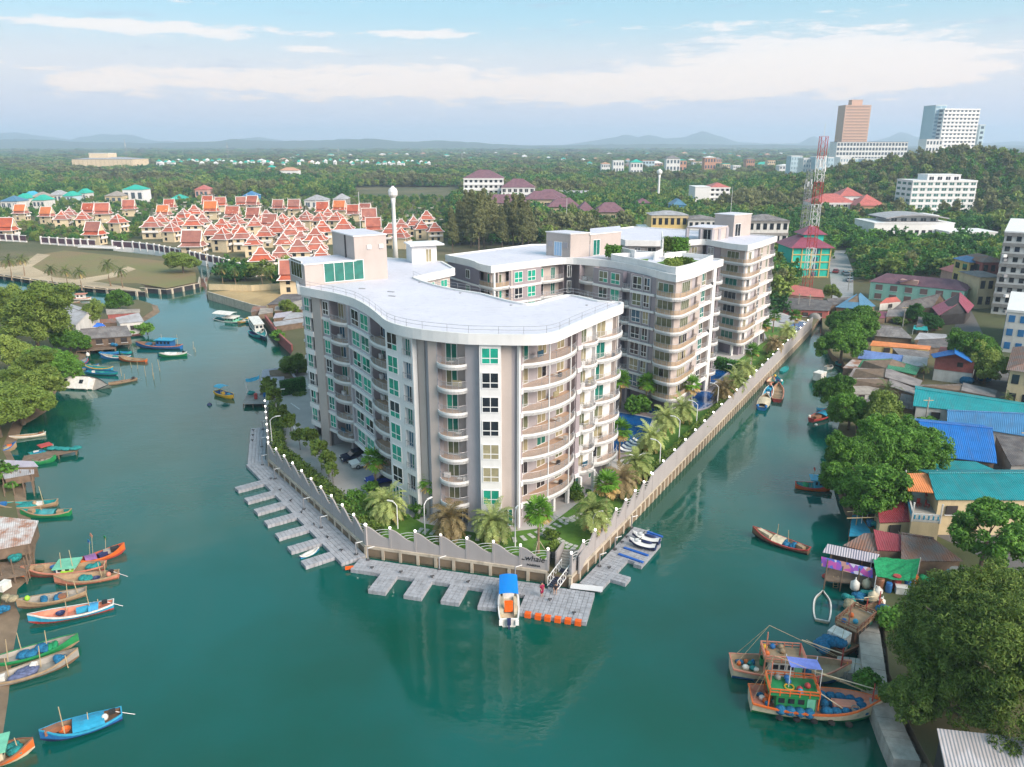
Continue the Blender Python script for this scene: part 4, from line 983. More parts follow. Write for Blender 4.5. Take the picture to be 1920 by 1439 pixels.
quay('quay_wall', 'ribbed concrete quay wall along the right canal', [Vector((6.31,73.25)), Vector((14.6,87.4))], 1)
def pile_quay():
    a, b = Vector((14.6,87.4)), Vector((75.4,191.16)); o = thing('quay_wall', 'long concrete quay of pale piles along the canal', 'quay wall', T(a.x, a.y, 0))
    L = (b-a).length; d = (b-a)/L; n2 = Vector((-d.y, d.x)); rz = math.atan2(d.y, d.x); c = (a+b)/2+n2*.55
    boxo('wall', (c.x, c.y, -.1), (L, .4, 3.1), mat('dark_quay', (.16, .13, .10), .9, .2, .8, stain=.5), o, rz); c = (a+b)/2+n2*.4; boxo('cap_beam', (c.x, c.y, QT-.08), (L, .7, .3), TANCONC, o, rz)
    n = int(L/1.45)
    for i in range(n): q = a+d*(L*(i+.5)/n)+n2*.12; boxo('pile', (q.x, q.y, .35), (.36, .36, 2.0), TANCONC, o, rz)
pile_quay()
def lamp_globe(o, p, r=.17):
    MB().blob((0,0,0), (2*r, 2*r, 2*r), 8, 6).build('lamp', LAMPM, o, T(p[0], p[1], p[2]), smooth=True)
_lg = None
def wave_fence(label, a, b, n, inward, flip=False, zt=3.95, zl=2.75, lamps=True):
    """rendered wall whose top falls in a wave from each post to the next, with white hoops in the dip"""
    o = thing('fence_wall', label, 'fence', T(a.x, a.y, QT)); L = (b-a).length; d = (b-a)/L; n2 = Vector((-d.y, d.x))*inward; rz = math.atan2(d.y, d.x); w = L/n
    K_ = 10
    prof = [(w*k/K_, zl+(zt-zl)*(.5+.5*math.cos(math.pi*min(1, (k/K_)*1.12)))-.06) for k in range(K_+1)]
    if flip: prof = [(w-x, z) for x, z in reversed(prof)]
    mb = MB()
    for (x0, z0), (x1, z1) in zip(prof, prof[1:]):
        mb.add([(x0, 0, QT), (x1, 0, QT), (x1, 0, z1), (x0, 0, z0), (x0, .18, QT), (x1, .18, QT), (x1, .18, z1), (x0, .18, z0)], [(0,1,2,3), (5,4,7,6), (3,2,6,7)])
    pm = mb.mesh('panel', FENCEG); hp = MB()
    for k, rr in enumerate((1.0, .74, .48)):
        P = []
        for j in range(9):
            an = math.pi/2*j/8; x = w*.78*rr*math.cos(an); z = (zt-zl)*rr*math.sin(an)*.92
            P.append((w-x if not flip else x, .09, zl+z-.02))
        hp.tube(P, .028, 4)
    hm = hp.mesh('hoop', HOOP); base = T(a.x+n2.x*.1, a.y+n2.y*.1, 0, rz) if inward > 0 else T(a.x+n2.x*.28, a.y+n2.y*.28, 0, rz)
    gm = MB().blob((0,0,0), (.27, .27, .27), 8, 6).mesh('lamp_globe', LAMPM, True)
    for i in range(n+1):
        m = base @ T(w*i, 0, 0)
        if i < n: new('panel', pm, o, m); new('hoop', hm, o, m)
        boxo('post', m @ Vector((0, .09, (QT+zt)/2)), (.26, .26, zt-QT), FENCEG, o, rz)
        if lamps: new('lamp', gm, o, m @ T(0, .09, zt+.17))
    return o
wave_fence('grey wavy topped fence with globe lamps facing the camera', SITE_F[0], SITE_F[1], 7, 1)
wave_fence('grey wavy fence with globe lamps beside the left dock', SITE_L[2]+(SITE_L[3]-SITE_L[2])*0, SITE_L[3], 10, 1)
wave_fence('grey wavy fence at the far left end of the car park', SITE_L[1], SITE_L[2], 7, 1, zt=3.6, zl=2.8)
rd = (SITE_R[1]-SITE_R[0]).normalized()
wave_fence('grey wavy fence beside the jet ski platform', SITE_R[0]+rd*.3, SITE_R[0]+rd*24.3, 8, 1, flip=True)
def flat_fence():
    a, b = SITE_R[0]+rd*24.4, SITE_R[1]; o = thing('fence_wall', 'long plain grey wall running beside the canal', 'fence', T(a.x, a.y, QT)); L = (b-a).length; n = 24; rz = math.atan2(rd.y, rd.x); n2 = Vector((-rd.y, rd.x))
    for i in range(n):
        q = a+rd*(L*(i+.5)/n)+n2*.2; boxo('panel', (q.x, q.y, (QT+4.05)/2), (L/n-.015, .2, 4.05-QT), FENCEG, o, rz)
        q = a+rd*(L*i/n)+n2*.42; boxo('lamp_box', (q.x, q.y, 4.15), (.2, .2, .2), LAMPM, o, rz)
flat_fence()
def fence_text():
    d = (SITE_F[1]-SITE_F[0]).normalized(); rz = math.atan2(d.y, d.x); L = (SITE_F[1]-SITE_F[0]).length
    n2 = Vector((-d.y, d.x)); INK = mat('black_lettering', (.012, .012, .014), .5, 0)
    o = None
    for txt, s, z, size, nm in (('whale', L-2.55, 2.42, .95, 'letters'), ('MARINA', L-2.3, 1.78, .40, 'small_letters')):
        cu = bpy.data.curves.new('lettering', 'FONT'); cu.body = txt; cu.size = size; cu.extrude = .015; cu.materials.append(INK); cu.shear = .2 if txt == 'whale' else 0
        q = SITE_F[0]+d*s+n2*.07
        mw = T(q.x, q.y, z, rz) @ Matrix.Rotation(R(90), 4, 'X')
        if o is None: o = thing('sign_lettering', 'black fence lettering reading whale MARINA at the dock stairs', 'sign', T(q.x, q.y, z))
        tmp = bpy.data.objects.new('tmp', cu); me = bpy.data.meshes.new_from_object(tmp); bpy.data.objects.remove(tmp)
        new(nm, me, o, mw)
    for k, (s, z, r) in enumerate(((L-2.78, 2.5, .10), (L-2.62, 2.48, .08), (L-1.8, 3.35, .06))):
        q = SITE_F[0]+d*s+n2*.07; MB().blob((0,0,0), (r*2, .05, r*1.4), 8, 5).build('dot', INK, o, T(q.x, q.y, z, rz))
fence_text()
PONT = mat('pontoon_grey', (.32, .33, .365), .6, .16, 1.5, stain=.35); ORNG = mat('orange_plastic', (.75, .12, .012), .45, .05); BLUEPL = mat('blue_plastic', (.012, .10, .42), .45, .1)
DZ = .45
def inside(p, poly):
    c = False; n = len(poly); j = n-1
    for i in range(n):
        a, b = poly[i], poly[j]
        if (a[1] > p.y) != (b[1] > p.y) and p.x < (b[0]-a[0])*(p.y-a[1])/(b[1]-a[1])+a[0]: c = not c
        j = i
    return c
def float_deck(name, o, poly, rz, seed=0):
    """rows of moulded float blocks filling the outline"""
    rs = random.Random(seed); P = [V2(p) for p in poly]; c = sum(P, Vector((0,0)))/len(P); u = Vector((math.cos(rz), math.sin(rz))); w = Vector((-u.y, u.x))
    S = [((p-c).dot(u), (p-c).dot(w)) for p in P]; x0, x1 = min(s[0] for s in S), max(s[0] for s in S); y0, y1 = min(s[1] for s in S), max(s[1] for s in S)
    mb = MB(); b = .5; x = x0+b/2
    while x < x1:
        y = y0+b/2
        while y < y1:
            q = c+u*x+w*y
            if inside(q, P): mb.box((q.x, q.y, DZ-.22+rs.uniform(-.012, .012)), (b-.035, b-.035, .44), rz)
            y += b
        x += b
    ob = mb.build(name, PONT, o); ob['kind'] = 'stuff'; return ob
def rect(a, b, w):
    a, b = V2(a), V2(b); d = (b-a).normalized(); n2 = Vector((-d.y, d.x))*w/2; return [a-n2, b-n2, b+n2, a+n2], math.atan2(d.y, d.x)
def cleat(o, p):
    MB().box((0,0,.06), (.08, .08, .12)).box((0,0,.15), (.34, .09, .07)).build('cleat', DKMETAL, o, T(p[0], p[1], DZ, random.uniform(0, 3)))
_cl = MB().box((0,0,.10), (.10, .10, .20)).box((0,0,.24), (.42, .14, .10)).mesh('cleat', DKMETAL)
ld = thing('floating_dock', 'grey modular floating dock with seven fingers on the left side', 'dock', T(-30, 95, 0))
LO, LI = [(-43.2,121), (-38.9,106.4), (-19.0,78.4)], [(-40.8,121), (-36.2,106.0), (-17.2,80.0)]
lin = SITE_L
pa, pb, pc = Vector((-42.0,121.5)), Vector((-37.6,106.2)), Vector((-18.3,79.1))
r1, z1_ = rect(pa, pb, 2.6); float_deck('deck', ld, r1, z1_, 1)
r1, z1_ = rect(pb+Vector((-.3,.6)), pc+Vector((.3,-.4)), 3.0); float_deck('deck', ld, r1, z1_, 2)
for i, (x0, y0, x1, y1) in enumerate(((443,917, 503,901), (461,938, 520,922), (479,959, 540,942), (498,981, 560,964), (519,1005, 583,987), (542,1030, 608,1011), (568,1057, 634,1036))):
    a, b = V2(G(x0, y0, DZ)), V2(G(x1, y1, DZ)); rr, za = rect(a, b, 1.55); float_deck('dock_finger', ld, rr, za, 10+i)
    q = b+(a-b).normalized()*-.4; new('cleat', _cl, ld, T(q.x, q.y, DZ, .5*i))
for t in (.1, .25, .4): q = pa+(pb-pa)*t; new('cleat', _cl, ld, T(q.x-.9, q.y, DZ))
fd = thing('floating_dock', 'grey modular floating dock with four fingers below the front quay', 'dock', T(-8, 76, 0))
a, b = Vector((-17.6,77.7)), Vector((3.2,72.1)); rr, za = rect(a, b, 2.5); float_deck('deck', fd, rr, za, 30)
for i, (x0, y0, x1, y1) in enumerate(((706,1109, 734,1072), (773,1119, 798,1082), (843,1129, 866,1090), (913,1139, 927,1099))):
    p, q = V2(G(x0, y0, DZ)), V2(G(x1, y1, DZ)); rr, za2 = rect(p, q, 2.0); float_deck('dock_finger', fd, rr, za2, 40+i)
for t in (.1, .26, .43, .62, .8): q = a+(b-a)*t; new('cleat', _cl, fd, T(q.x, q.y-.6, DZ, t))
boxo('fender', G(655,1065,DZ-.1), (.9, .3, .3), ORNG, fd, .2)
pf = thing('floating_dock', 'square grey floating platform edged with orange floats at the gangway foot', 'dock', T(*G(1045,1130,0)))
plat = [V2(G(x, y, DZ)) for x, y in ((975,1149), (1103,1168), (1119,1110), (992,1099))]
float_deck('deck', pf, plat, math.atan2((plat[1]-plat[0]).y, (plat[1]-plat[0]).x), 50)
for x, y in ((990,1150), (1009,1153.5), (1027,1156.5), (1046,1159), (1065,1161.5), (1084,1164.5)): q = G(x, y, DZ-.1); boxo('orange_float', (q.x, q.y-.12, DZ-.2), (.62, .5, .5), ORNG, pf, za)
for x, y in ((1031,1127), (1076,1152)): q = G(x, y, DZ); new('cleat', _cl, pf, T(q.x, q.y, DZ))
rdk = thing('floating_dock', 'grey floating dock with blue runners beside the right quay', 'dock', T(13, 80, 0))
a, b = Vector((8.3,73.0)), Vector((16.2,86.0)); rr, za = rect(a, b, 2.5); float_deck('deck', rdk, rr, za, 60)
p, q = V2(G(1146,1079,DZ)), V2(G(1180,1089,DZ)); rr, z2 = rect(p, q, 1.5); float_deck('dock_finger', rdk, rr, z2, 61)
ski = [V2(G(x, y, DZ)) for x, y in ((1171,1048), (1203,1062), (1244,1008), (1188,992))]; float_deck('deck', rdk, ski, za, 62)
for x0, y0, x1, y1 in ((1160,1040, 1206,1056), (1170,1028, 1215,1043), (1213,1002, 1238,1013), (1214,998, 1242,1008)):
    p, q = V2(G(x0, y0, DZ)), V2(G(x1, y1, DZ)); MB().bar((p.x, p.y, DZ+.06), (q.x, q.y, DZ+.06), .32, .16).build('blue_runner', BLUEPL, rdk)
for x, y in ((1142,1067), (1153,1033), (1166,1019), (1175,1009)): q = G(x, y, DZ); new('cleat', _cl, rdk, T(q.x, q.y, DZ))
boxo('ramp_plate', G(1100,1102,DZ+.1), (3.4, 1.0, .06), mat('white_plate', (.62, .62, .64), .5, .05), rdk, R(-12))
for i, (x, y, w) in enumerate(((493,806,'far end of the left dock'), (491,838,'far part of the left dock'), (492,872,'bend of the left dock'), (516,898,'first left finger'), (570,955,'fourth left finger'), (602,990,'fifth left finger'), (668,1040,'left corner of the quay'), (690,1050,'front dock corner'), (824,1068,'middle of the front dock'), (966,1086,'tour boat'), (1124,1062,'gangway platform'), (1153,1030,'jet ski platform'), (1184,990,'end of the jet ski platform'))):
    p = G(x, y, DZ); m = T(p.x, p.y, 0); o = thing('mooring_post', 'thin grey mooring post with bracket near the '+w, 'post', m, 'mooring posts of the docks')
    MB().tube([(0,0,-1), (0,0,2.0)], .07, 7).build('pole', METAL, o, m); MB().bar((0,0,1.9), (.75, .35, 1.95), .07).build('bracket', HOOP, o, m); MB().box((0,0,DZ+.05), (.4, .4, .08)).build('collar', DKMETAL, o, m)
def stairs():
    o = thing('stairs', 'grey stairs cut through the fence down to the dock', 'stairs', T(5.9, 76.5, GZ))
    t, b = V2(G(1076,1032,GZ)), V2(G(1062,1068,1.45)); d = (b-t); n = 7
    for i in range(n): q = t+d*((i+.5)/n); boxo('step', (q.x, q.y, GZ-(GZ-1.45)*(i+.5)/n-.12), (2.2, d.length/n+.04, .3), CONC, o, math.atan2(d.y, d.x)+R(90))
    w = Vector((-d.y, d.x)).normalized()
    for s, m in ((1.3, FENCEG), (-1.3, FENCEG)): MB().strip([t+w*s, b+w*s], 1.2, 3.3, .15).build('side_wall', m, o)
    g = thing('gangway', 'white truss gangway with dark treads from the stairs to the platform', 'gangway', T(4.8, 73, DZ))
    a = Vector((b.x, b.y, 1.5)); c2 = V2(G(1036,1104,DZ)); e = Vector((c2.x, c2.y, DZ+.12)); dd = (e-a); wv = Vector((-dd.y, dd.x, 0)).normalized()*.62
    for sg in (-1, 1):
        r = MB(); r.bar(a+wv*sg, e+wv*sg, .07); r.bar(a+wv*sg+Vector((0,0,1)), e+wv*sg+Vector((0,0,1)), .07)
        for k in range(6):
            p = a+dd*(k/5)+wv*sg; r.bar(p, p+Vector((0,0,1)), .05)
            if k < 5: r.bar(p, a+dd*((k+1)/5)+wv*sg+Vector((0,0,1)), .04)
        r.build('truss', TRIM, g)
    dk = mat('navy_tread', (.03, .035, .07), .7, .1)
    for k in range(11): p = a+dd*((k+.5)/11); boxo('tread', p, (1.2, dd.length/11*.72, .06), dk, g, math.atan2(dd.y, dd.x)+R(90))
stairs()
random.seed(5)
def pal(key, x, y, hc, s, label, group, props=False): p = G(x, y, GZ+hc*s); return plant_palm(key, (p.x, p.y, GZ), s, label, group, props=props)
dates = [(724,935), (843,966), (925,970), (1114,959), (1166,893), (1194,868), (1221,813), (1248,784), (1280,760), (1357,725), (1380,708), (1396,690), (1452,640), (1476,620)]
dl = ['feathery date palm on the lawn beside the car park corner', 'tan topped date palm behind the middle of the wavy fence', 'full green date palm below the white window strip', 'drooping date palm behind the dock stairs', 'tan date palm beside the right fence, left of the twin lamp', 'pale date palm just behind the twin lamp', 'big date palm on the lawn beside the sun loungers', 'date palm between two pools on the canal lawn', 'date palm in front of the tan railed corner', 'tan tipped date palm by the curved pool, nearest of three', 'second date palm past the curved pool', 'third date palm past the curved pool', 'pale date palm under the farthest block', 'farthest date palm before the light blue pool']
for i, (x, y) in enumerate(dates): pal('datebrown' if i in (1, 4, 9, 12) else ('date', 'date2')[i % 2], x, y, 3.0, 1.0 if i not in (10, 11) else .95, dl[i], 'date palms of the apartment garden', props=i < 3)
fans = [(702,860), (809,902), (1010,958), (1138,905), (1163,806), (1165,712), (1213,717), (1297,720), (1411,657), (1434,607), (1452,592), (1492,592)]
flb = ['fan palm at the edge of the car park in front of the white car', 'fan palm close against the front balconies', 'tall fan palm on the lawn left of the dock stairs', 'fan palm at the right foot of the nearest block', 'fan palm standing over the sun loungers', 'left fan palm of the pair at the middle block', 'right fan palm of the pair at the middle block', 'fan palm at the corner of the middle block by the curved pool', 'fan palm by the hedge between the two far blocks', 'fan palm at the foot of the farthest block', 'second fan palm by the farthest block', 'fan palm beside the light blue pool']
for i, (x, y) in enumerate(fans): pal('fan2' if i in (2, 4, 5, 6) else 'fan', x, y, 4.6 if i not in (2, 4, 5, 6) else 5.4, .95 if i < 8 else .9, flb[i], 'fan palms of the apartment garden', props=i in (1, 2, 5))
lw = [p for p in offset_line(SITE_L, 1.6)]
hedge('hedge', lw[1:], 1.2, .8, GZ, LEAFO, 'low loose hedge between the left fence and the car park', per_m=260, size=.16, jit=.22, seed=1)
hedge('hedge', [Vector((-20.5,88.0)), Vector((-17.0,84.0)), Vector((-14.5,86.5))], 1.6, .8, GZ, LEAF, 'green shrub border at the car park corner', per_m=260, size=.15, jit=.25, seed=2)
q0 = V2(G(528,742,GZ)); q1 = V2(G(572,733,GZ)); hedge('hedge', [q0, q1], .9, 2.6, GZ, LEAFD, 'tall clipped dark hedge closing the car park', per_m=800, size=.13, jit=.07, seed=3)
ra = SITE_R[0]+rd*24+Vector((-rd.y, rd.x))*1.0; hedge('hedge', [ra, SITE_R[0]+rd*118+Vector((-rd.y, rd.x))*1.0], .9, 1.9, GZ-.6, LEAFY, 'light green hedge along the canal wall', per_m=200, size=.17, jit=.14, seed=4)
hedge('hedge', gpx([(1342,690), (1368,697), (1398,704)]), 1.4, 2.2, GZ, LEAFD, 'dark hedge between the middle and farthest blocks', per_m=330, size=.17, jit=.14, seed=5)
for i, (x, y, k, s, lb) in enumerate(((640,905,'slim',.8,'thin'), (598,852,'slim',1.1,'bushy'), (560,820,'slim',1.05,''), (577,842,'slim',.9,''), (618,880,'slim',1.2,''), (632,893,'slim',1.0,''), (545,800,'slim',1.0,''), (530,775,'slim',1.25,''), (518,757,'slim',1.3,''))):
    p = G(x, y, GZ); plant_tree(k, (p.x-1.0, p.y-.4, GZ), s*1.0, None, 'young_tree', 'slender young tree, '+nth(i)+' of the row along the left fence as listed from the shore', group='young trees along the left fence')
seq = sorted([o for o in COL.objects if o.name.startswith('young_tree') and o.parent is None], key=lambda o: o.matrix_basis.translation.y)
for i, o in enumerate(seq): o['label'] = nth(i)+' slender young tree along the left fence, counted from the nearest'
for i, (x, y, k, s, lb) in enumerate(((1190,775,'shrub',2.2,'round dark shrub on the deck by the big pool'), (1262,745,'shrub',2.0,'round shrub under the tan railed corner'), (1205,772,'shrub',1.6,'smaller shrub at the right end of the big pool'), (1070,930,'shrub',1.3,'shrub at the right foot of the nearest block'), (1080,938,'shrubl',1.0,'pale shrub beside the right foot of the nearest block'), (1033,1010,'shrubl',.9,'small yellow green shrub on the front lawn'), (790,965,'shrub',1.2,'shrub against the front left foot of the nearest block'), (700,925,'shrub',1.2,'shrub beside the car park corner palm'), (672,945,'shrub',1.3,'shrub at the fence below the car park'), (1258,795,'shrub',1.2,'dark shrub at the foot of the lawn palms'), (1225,850,'shrub',1.2,'dark shrub beside the pool deck'), (1040,1030,'shrubl',.8,'tuft of grass beside the dock stairs'), (690,965,'shrubl',1.2,'leafy shrub left of the big lawn palm'))):
    p = G(x, y, GZ); plant_tree(k, (p.x, p.y, GZ), s, None, 'shrub', lb, 'shrub', 'garden shrubs')
for i, (x, y, s, lb) in enumerate(((1150,480,2.6,'clipped box shrub on the roof beside the stair block'), (1256,478,3.6,'tall square planted screen, left half, on the roof terrace'), (1275,479,3.6,'tall planted screen, right half, on the roof terrace'), (1262,497,2.4,'low shrub bed at the front of the roof terrace'), (1281,495,2.2,'low shrub bed at the right of the roof terrace'))):
    p = G(x, y, ROOFT+.3); a = Vector((p.x-1.3, p.y)); b2_ = Vector((p.x+1.2, p.y-.8))
    hedge('roof_hedge', [a, b2_], 1.3, (1.7, 3.0, 3.0, .9, .9)[i], ROOFT+.3, (LEAF, LEAFY, LEAF, LEAFO, LEAFY)[i], lb, 'hedge', per_m=420, size=.17, jit=.16, seed=20+i)
def lamp_post(x, y, hgt, arm, label, twin=False, rz=0.):
    p = G(x, y, GZ); m = T(p.x, p.y, GZ, rz); o = thing('lamp_post', label, 'lamp post', m, 'garden lamp posts')
    MB().tube([(0,0,0), (0,0,hgt)], [.08, .055], 7).build('pole', HOOP, o, m)
    for sg in ((1, -1) if twin else (1,)):
        MB().tube([(0,0,hgt-.05), (sg*arm*.4, 0, hgt+.35), (sg*arm, 0, hgt+.5)], .05, 5).build('arm', HOOP, o, m)
        MB().box((sg*arm*1.05, 0, hgt+.48), (.75, .2, .1)).build('lamp_head', HOOP, o, m)
for a in ((519,775,3.6,1.2,'lamp post at the far end of the car park',False,.3), (511,838,4.2,1.1,'tall lamp post on the left fence',False,.4), (797,1003,3.8,.9,'lamp post behind the middle of the front fence',False,.9), (746,992,3.0,.8,'short lamp post beside the big lawn palm',False,2.8),
          (966,1026,4.2,.5,'lamp post on the front lawn left of the tall fan palm',False,1.2), (1111,1014,3.0,.8,'lamp post behind the dock stairs',False,.4), (1236,884,4.0,1.1,'first lamp post along the canal lawn',False,2.6), (1272,836,4.0,1.1,'second lamp post along the canal lawn',False,2.6), (1305,804,4.0,1.1,'third lamp post along the canal lawn',False,2.6),
          (1344,768,4.0,1.1,'fourth lamp post along the canal lawn',False,2.6), (1375,729,4.0,1.1,'fifth lamp post along the canal lawn',False,2.6), (1406,697,4.0,1.1,'sixth lamp post along the canal lawn',False,2.6), (1192,905,3.6,1.1,'twin armed lamp post among the palms by the right fence',True,.2), (1120,928,2.8,.9,'lamp post beside the drooping palm',False,2.6)): lamp_post(*a)
LNG = mat('lounger_white', (.78, .78, .80), .5, 0)
lmb = MB().box((0, -.25, .32), (.62, 1.3, .10)); lbk = MB().box((0, .62, .48), (.62, .75, .09), rx=R(28)); llg = MB()
for sxx in (-.26, .26):
    for syy in (-.8, .3): llg.box((sxx, syy, .14), (.06, .06, .28))
l_me = (lmb.mesh('seat', LNG), lbk.mesh('backrest', LNG), llg.mesh('legs', METAL))
for i in range(5):
    t = i/4; p = G(1172+26*t, 848-17*t, GZ+.1); m = T(p.x, p.y, GZ+.08, R(62)); o = thing('sun_lounger', nth(i)+' white sun lounger on the pool edge, counted from the nearest', 'sun lounger', m, 'sun loungers by the big pool')
    for nm, me in zip(('seat', 'backrest', 'leg_frame'), l_me): new(nm, me, o, m)
def paint(name, c, rough=.55, stain=.3): return mat('paint_'+name, c, rough, .14, 1.6, stain=stain)
PC = dict(blue=paint('blue', (.02, .14, .38)), sky=paint('sky', (.03, .30, .48)), teal=paint('teal', (.01, .26, .27)), green=paint('green', (.015, .22, .07)), orange=paint('orange', (.60, .13, .025)), pink=paint('pink', (.55, .21, .14)),
          tan=paint('tan', (.33, .23, .14)), brown=paint('brown', (.20, .12, .075)), grey=paint('grey', (.30, .28, .25)), white=paint('white', (.68, .66, .62)), cream=paint('cream', (.58, .50, .36)), red=paint('red', (.42, .055, .05)), yellow=paint('yellow', (.68, .40, .03)),
          black=paint('black', (.02, .02, .022)), navy=paint('navy', (.02, .03, .10)), lime=paint('lime', (.28, .55, .04)), mint=paint('mint', (.16, .48, .33)), purple=paint('purple', (.22, .10, .28)), rust=paint('rust', (.25, .11, .06)))
NETB = mat('blue_net', (.012, .13, .26), .9, .35, 6., bumps=.9, bscale=12.); NETT = mat('teal_net', (.015, .20, .20), .9, .35, 6., bumps=.9, bscale=12.); NETG = mat('green_net', (.01, .23, .09), .9, .3, 5., bumps=.8, bscale=10.); NETP = mat('purple_net', (.10, .12, .22), .9, .35, 5., bumps=.9, bscale=12.)
NETC = mat('straw_net', (.30, .26, .17), .95, .3, 5., bumps=.9, bscale=12.)
NETS = dict(blue=NETB, teal=NETT, green=NETG, purple=NETP, straw=NETC)
WOODP = mat('bamboo', (.42, .33, .20), .8, .15, 2.)
def hull(L, B, D, bow_up=.7, stern_w=.55, free=.55, n=14, keel=.35, stern_up=.18):
    """open hull along +X, waterline at z=0: outer shell, gunwale and inside as three mesh builders"""
    ou, gu, ins = MB(), MB(), MB(); S = []
    for i in range(n+1):
        t = i/n
        w = B/2*(stern_w+(1-stern_w)*math.sin(min(1, t/.45)*math.pi/2)) if t < .45 else B/2*math.cos(((t-.45)/.55)**1.6*math.pi/2)
        w = max(w, .04); zg = free+bow_up*max(0, (t-.35)/.65)**2.2+stern_up*max(0, (.3-t)/.3)**2
        zk = -keel+(.25+free)*max(0, (t-.72)/.28)**2.2; S.append((t*L-L/2+(.0 if t < 1 else .1), w, zg, zk))
    def ring(a): x, w, zg, zk = a; return [(x, -w, zg), (x, -w*.86, zg*.35), (x, -w*.5, zk*.75), (x, 0, zk), (x, w*.5, zk*.75), (x, w*.86, zg*.35), (x, w, zg)]
    for a, b in zip(S, S[1:]):
        ra, rb = ring(a), ring(b)
        for k in range(6): ou.add([ra[k], ra[k+1], rb[k+1], rb[k]], [(0,3,2,1)], 1 if k in (1, 2, 3, 4) else 0)
        for sg in (-1, 1):
            th = .11
            q = [(a[0], sg*a[1], a[2]), (b[0], sg*b[1], b[2])]; c = [(a[0], sg*max(.01, a[1]-th), a[2]), (b[0], sg*max(.01, b[1]-th), b[2])]
            gu.add([(q[0][0], q[0][1]*1.03, q[0][2]-.10), (q[1][0], q[1][1]*1.03, q[1][2]-.10), (q[1][0], q[1][1]*1.03, q[1][2]+.04), (q[0][0], q[0][1]*1.03, q[0][2]+.04), (*c[1][:2], c[1][2]+.04), (*c[0][:2], c[0][2]+.04)], [(0,1,2,3), (3,2,4,5)])
            fa = (a[0], sg*a[1]*.72, max(.12, a[2]-.48)); fb = (b[0], sg*b[1]*.72, max(.12, b[2]-.48))
            ins.add([c[0], c[1], fb, fa], [(0,1,2,3)]); ins.add([fa, fb, (b[0], 0, fb[2]), (a[0], 0, fa[2])], [(0,1,2,3)])
    r0 = ring(S[0]); ou.add(r0, [tuple(range(7))]); ins.add([(S[0][0]+.02, -S[0][1], S[0][2]), (S[0][0]+.02, S[0][1], S[0][2]), (S[0][0]+.02, S[0][1]*.7, .1), (S[0][0]+.02, -S[0][1]*.7, .1)], [(0,1,2,3)])
    gu.box((S[0][0], 0, S[0][2]), (.10, 2*S[0][1], .12))
    return ou, gu, ins, S
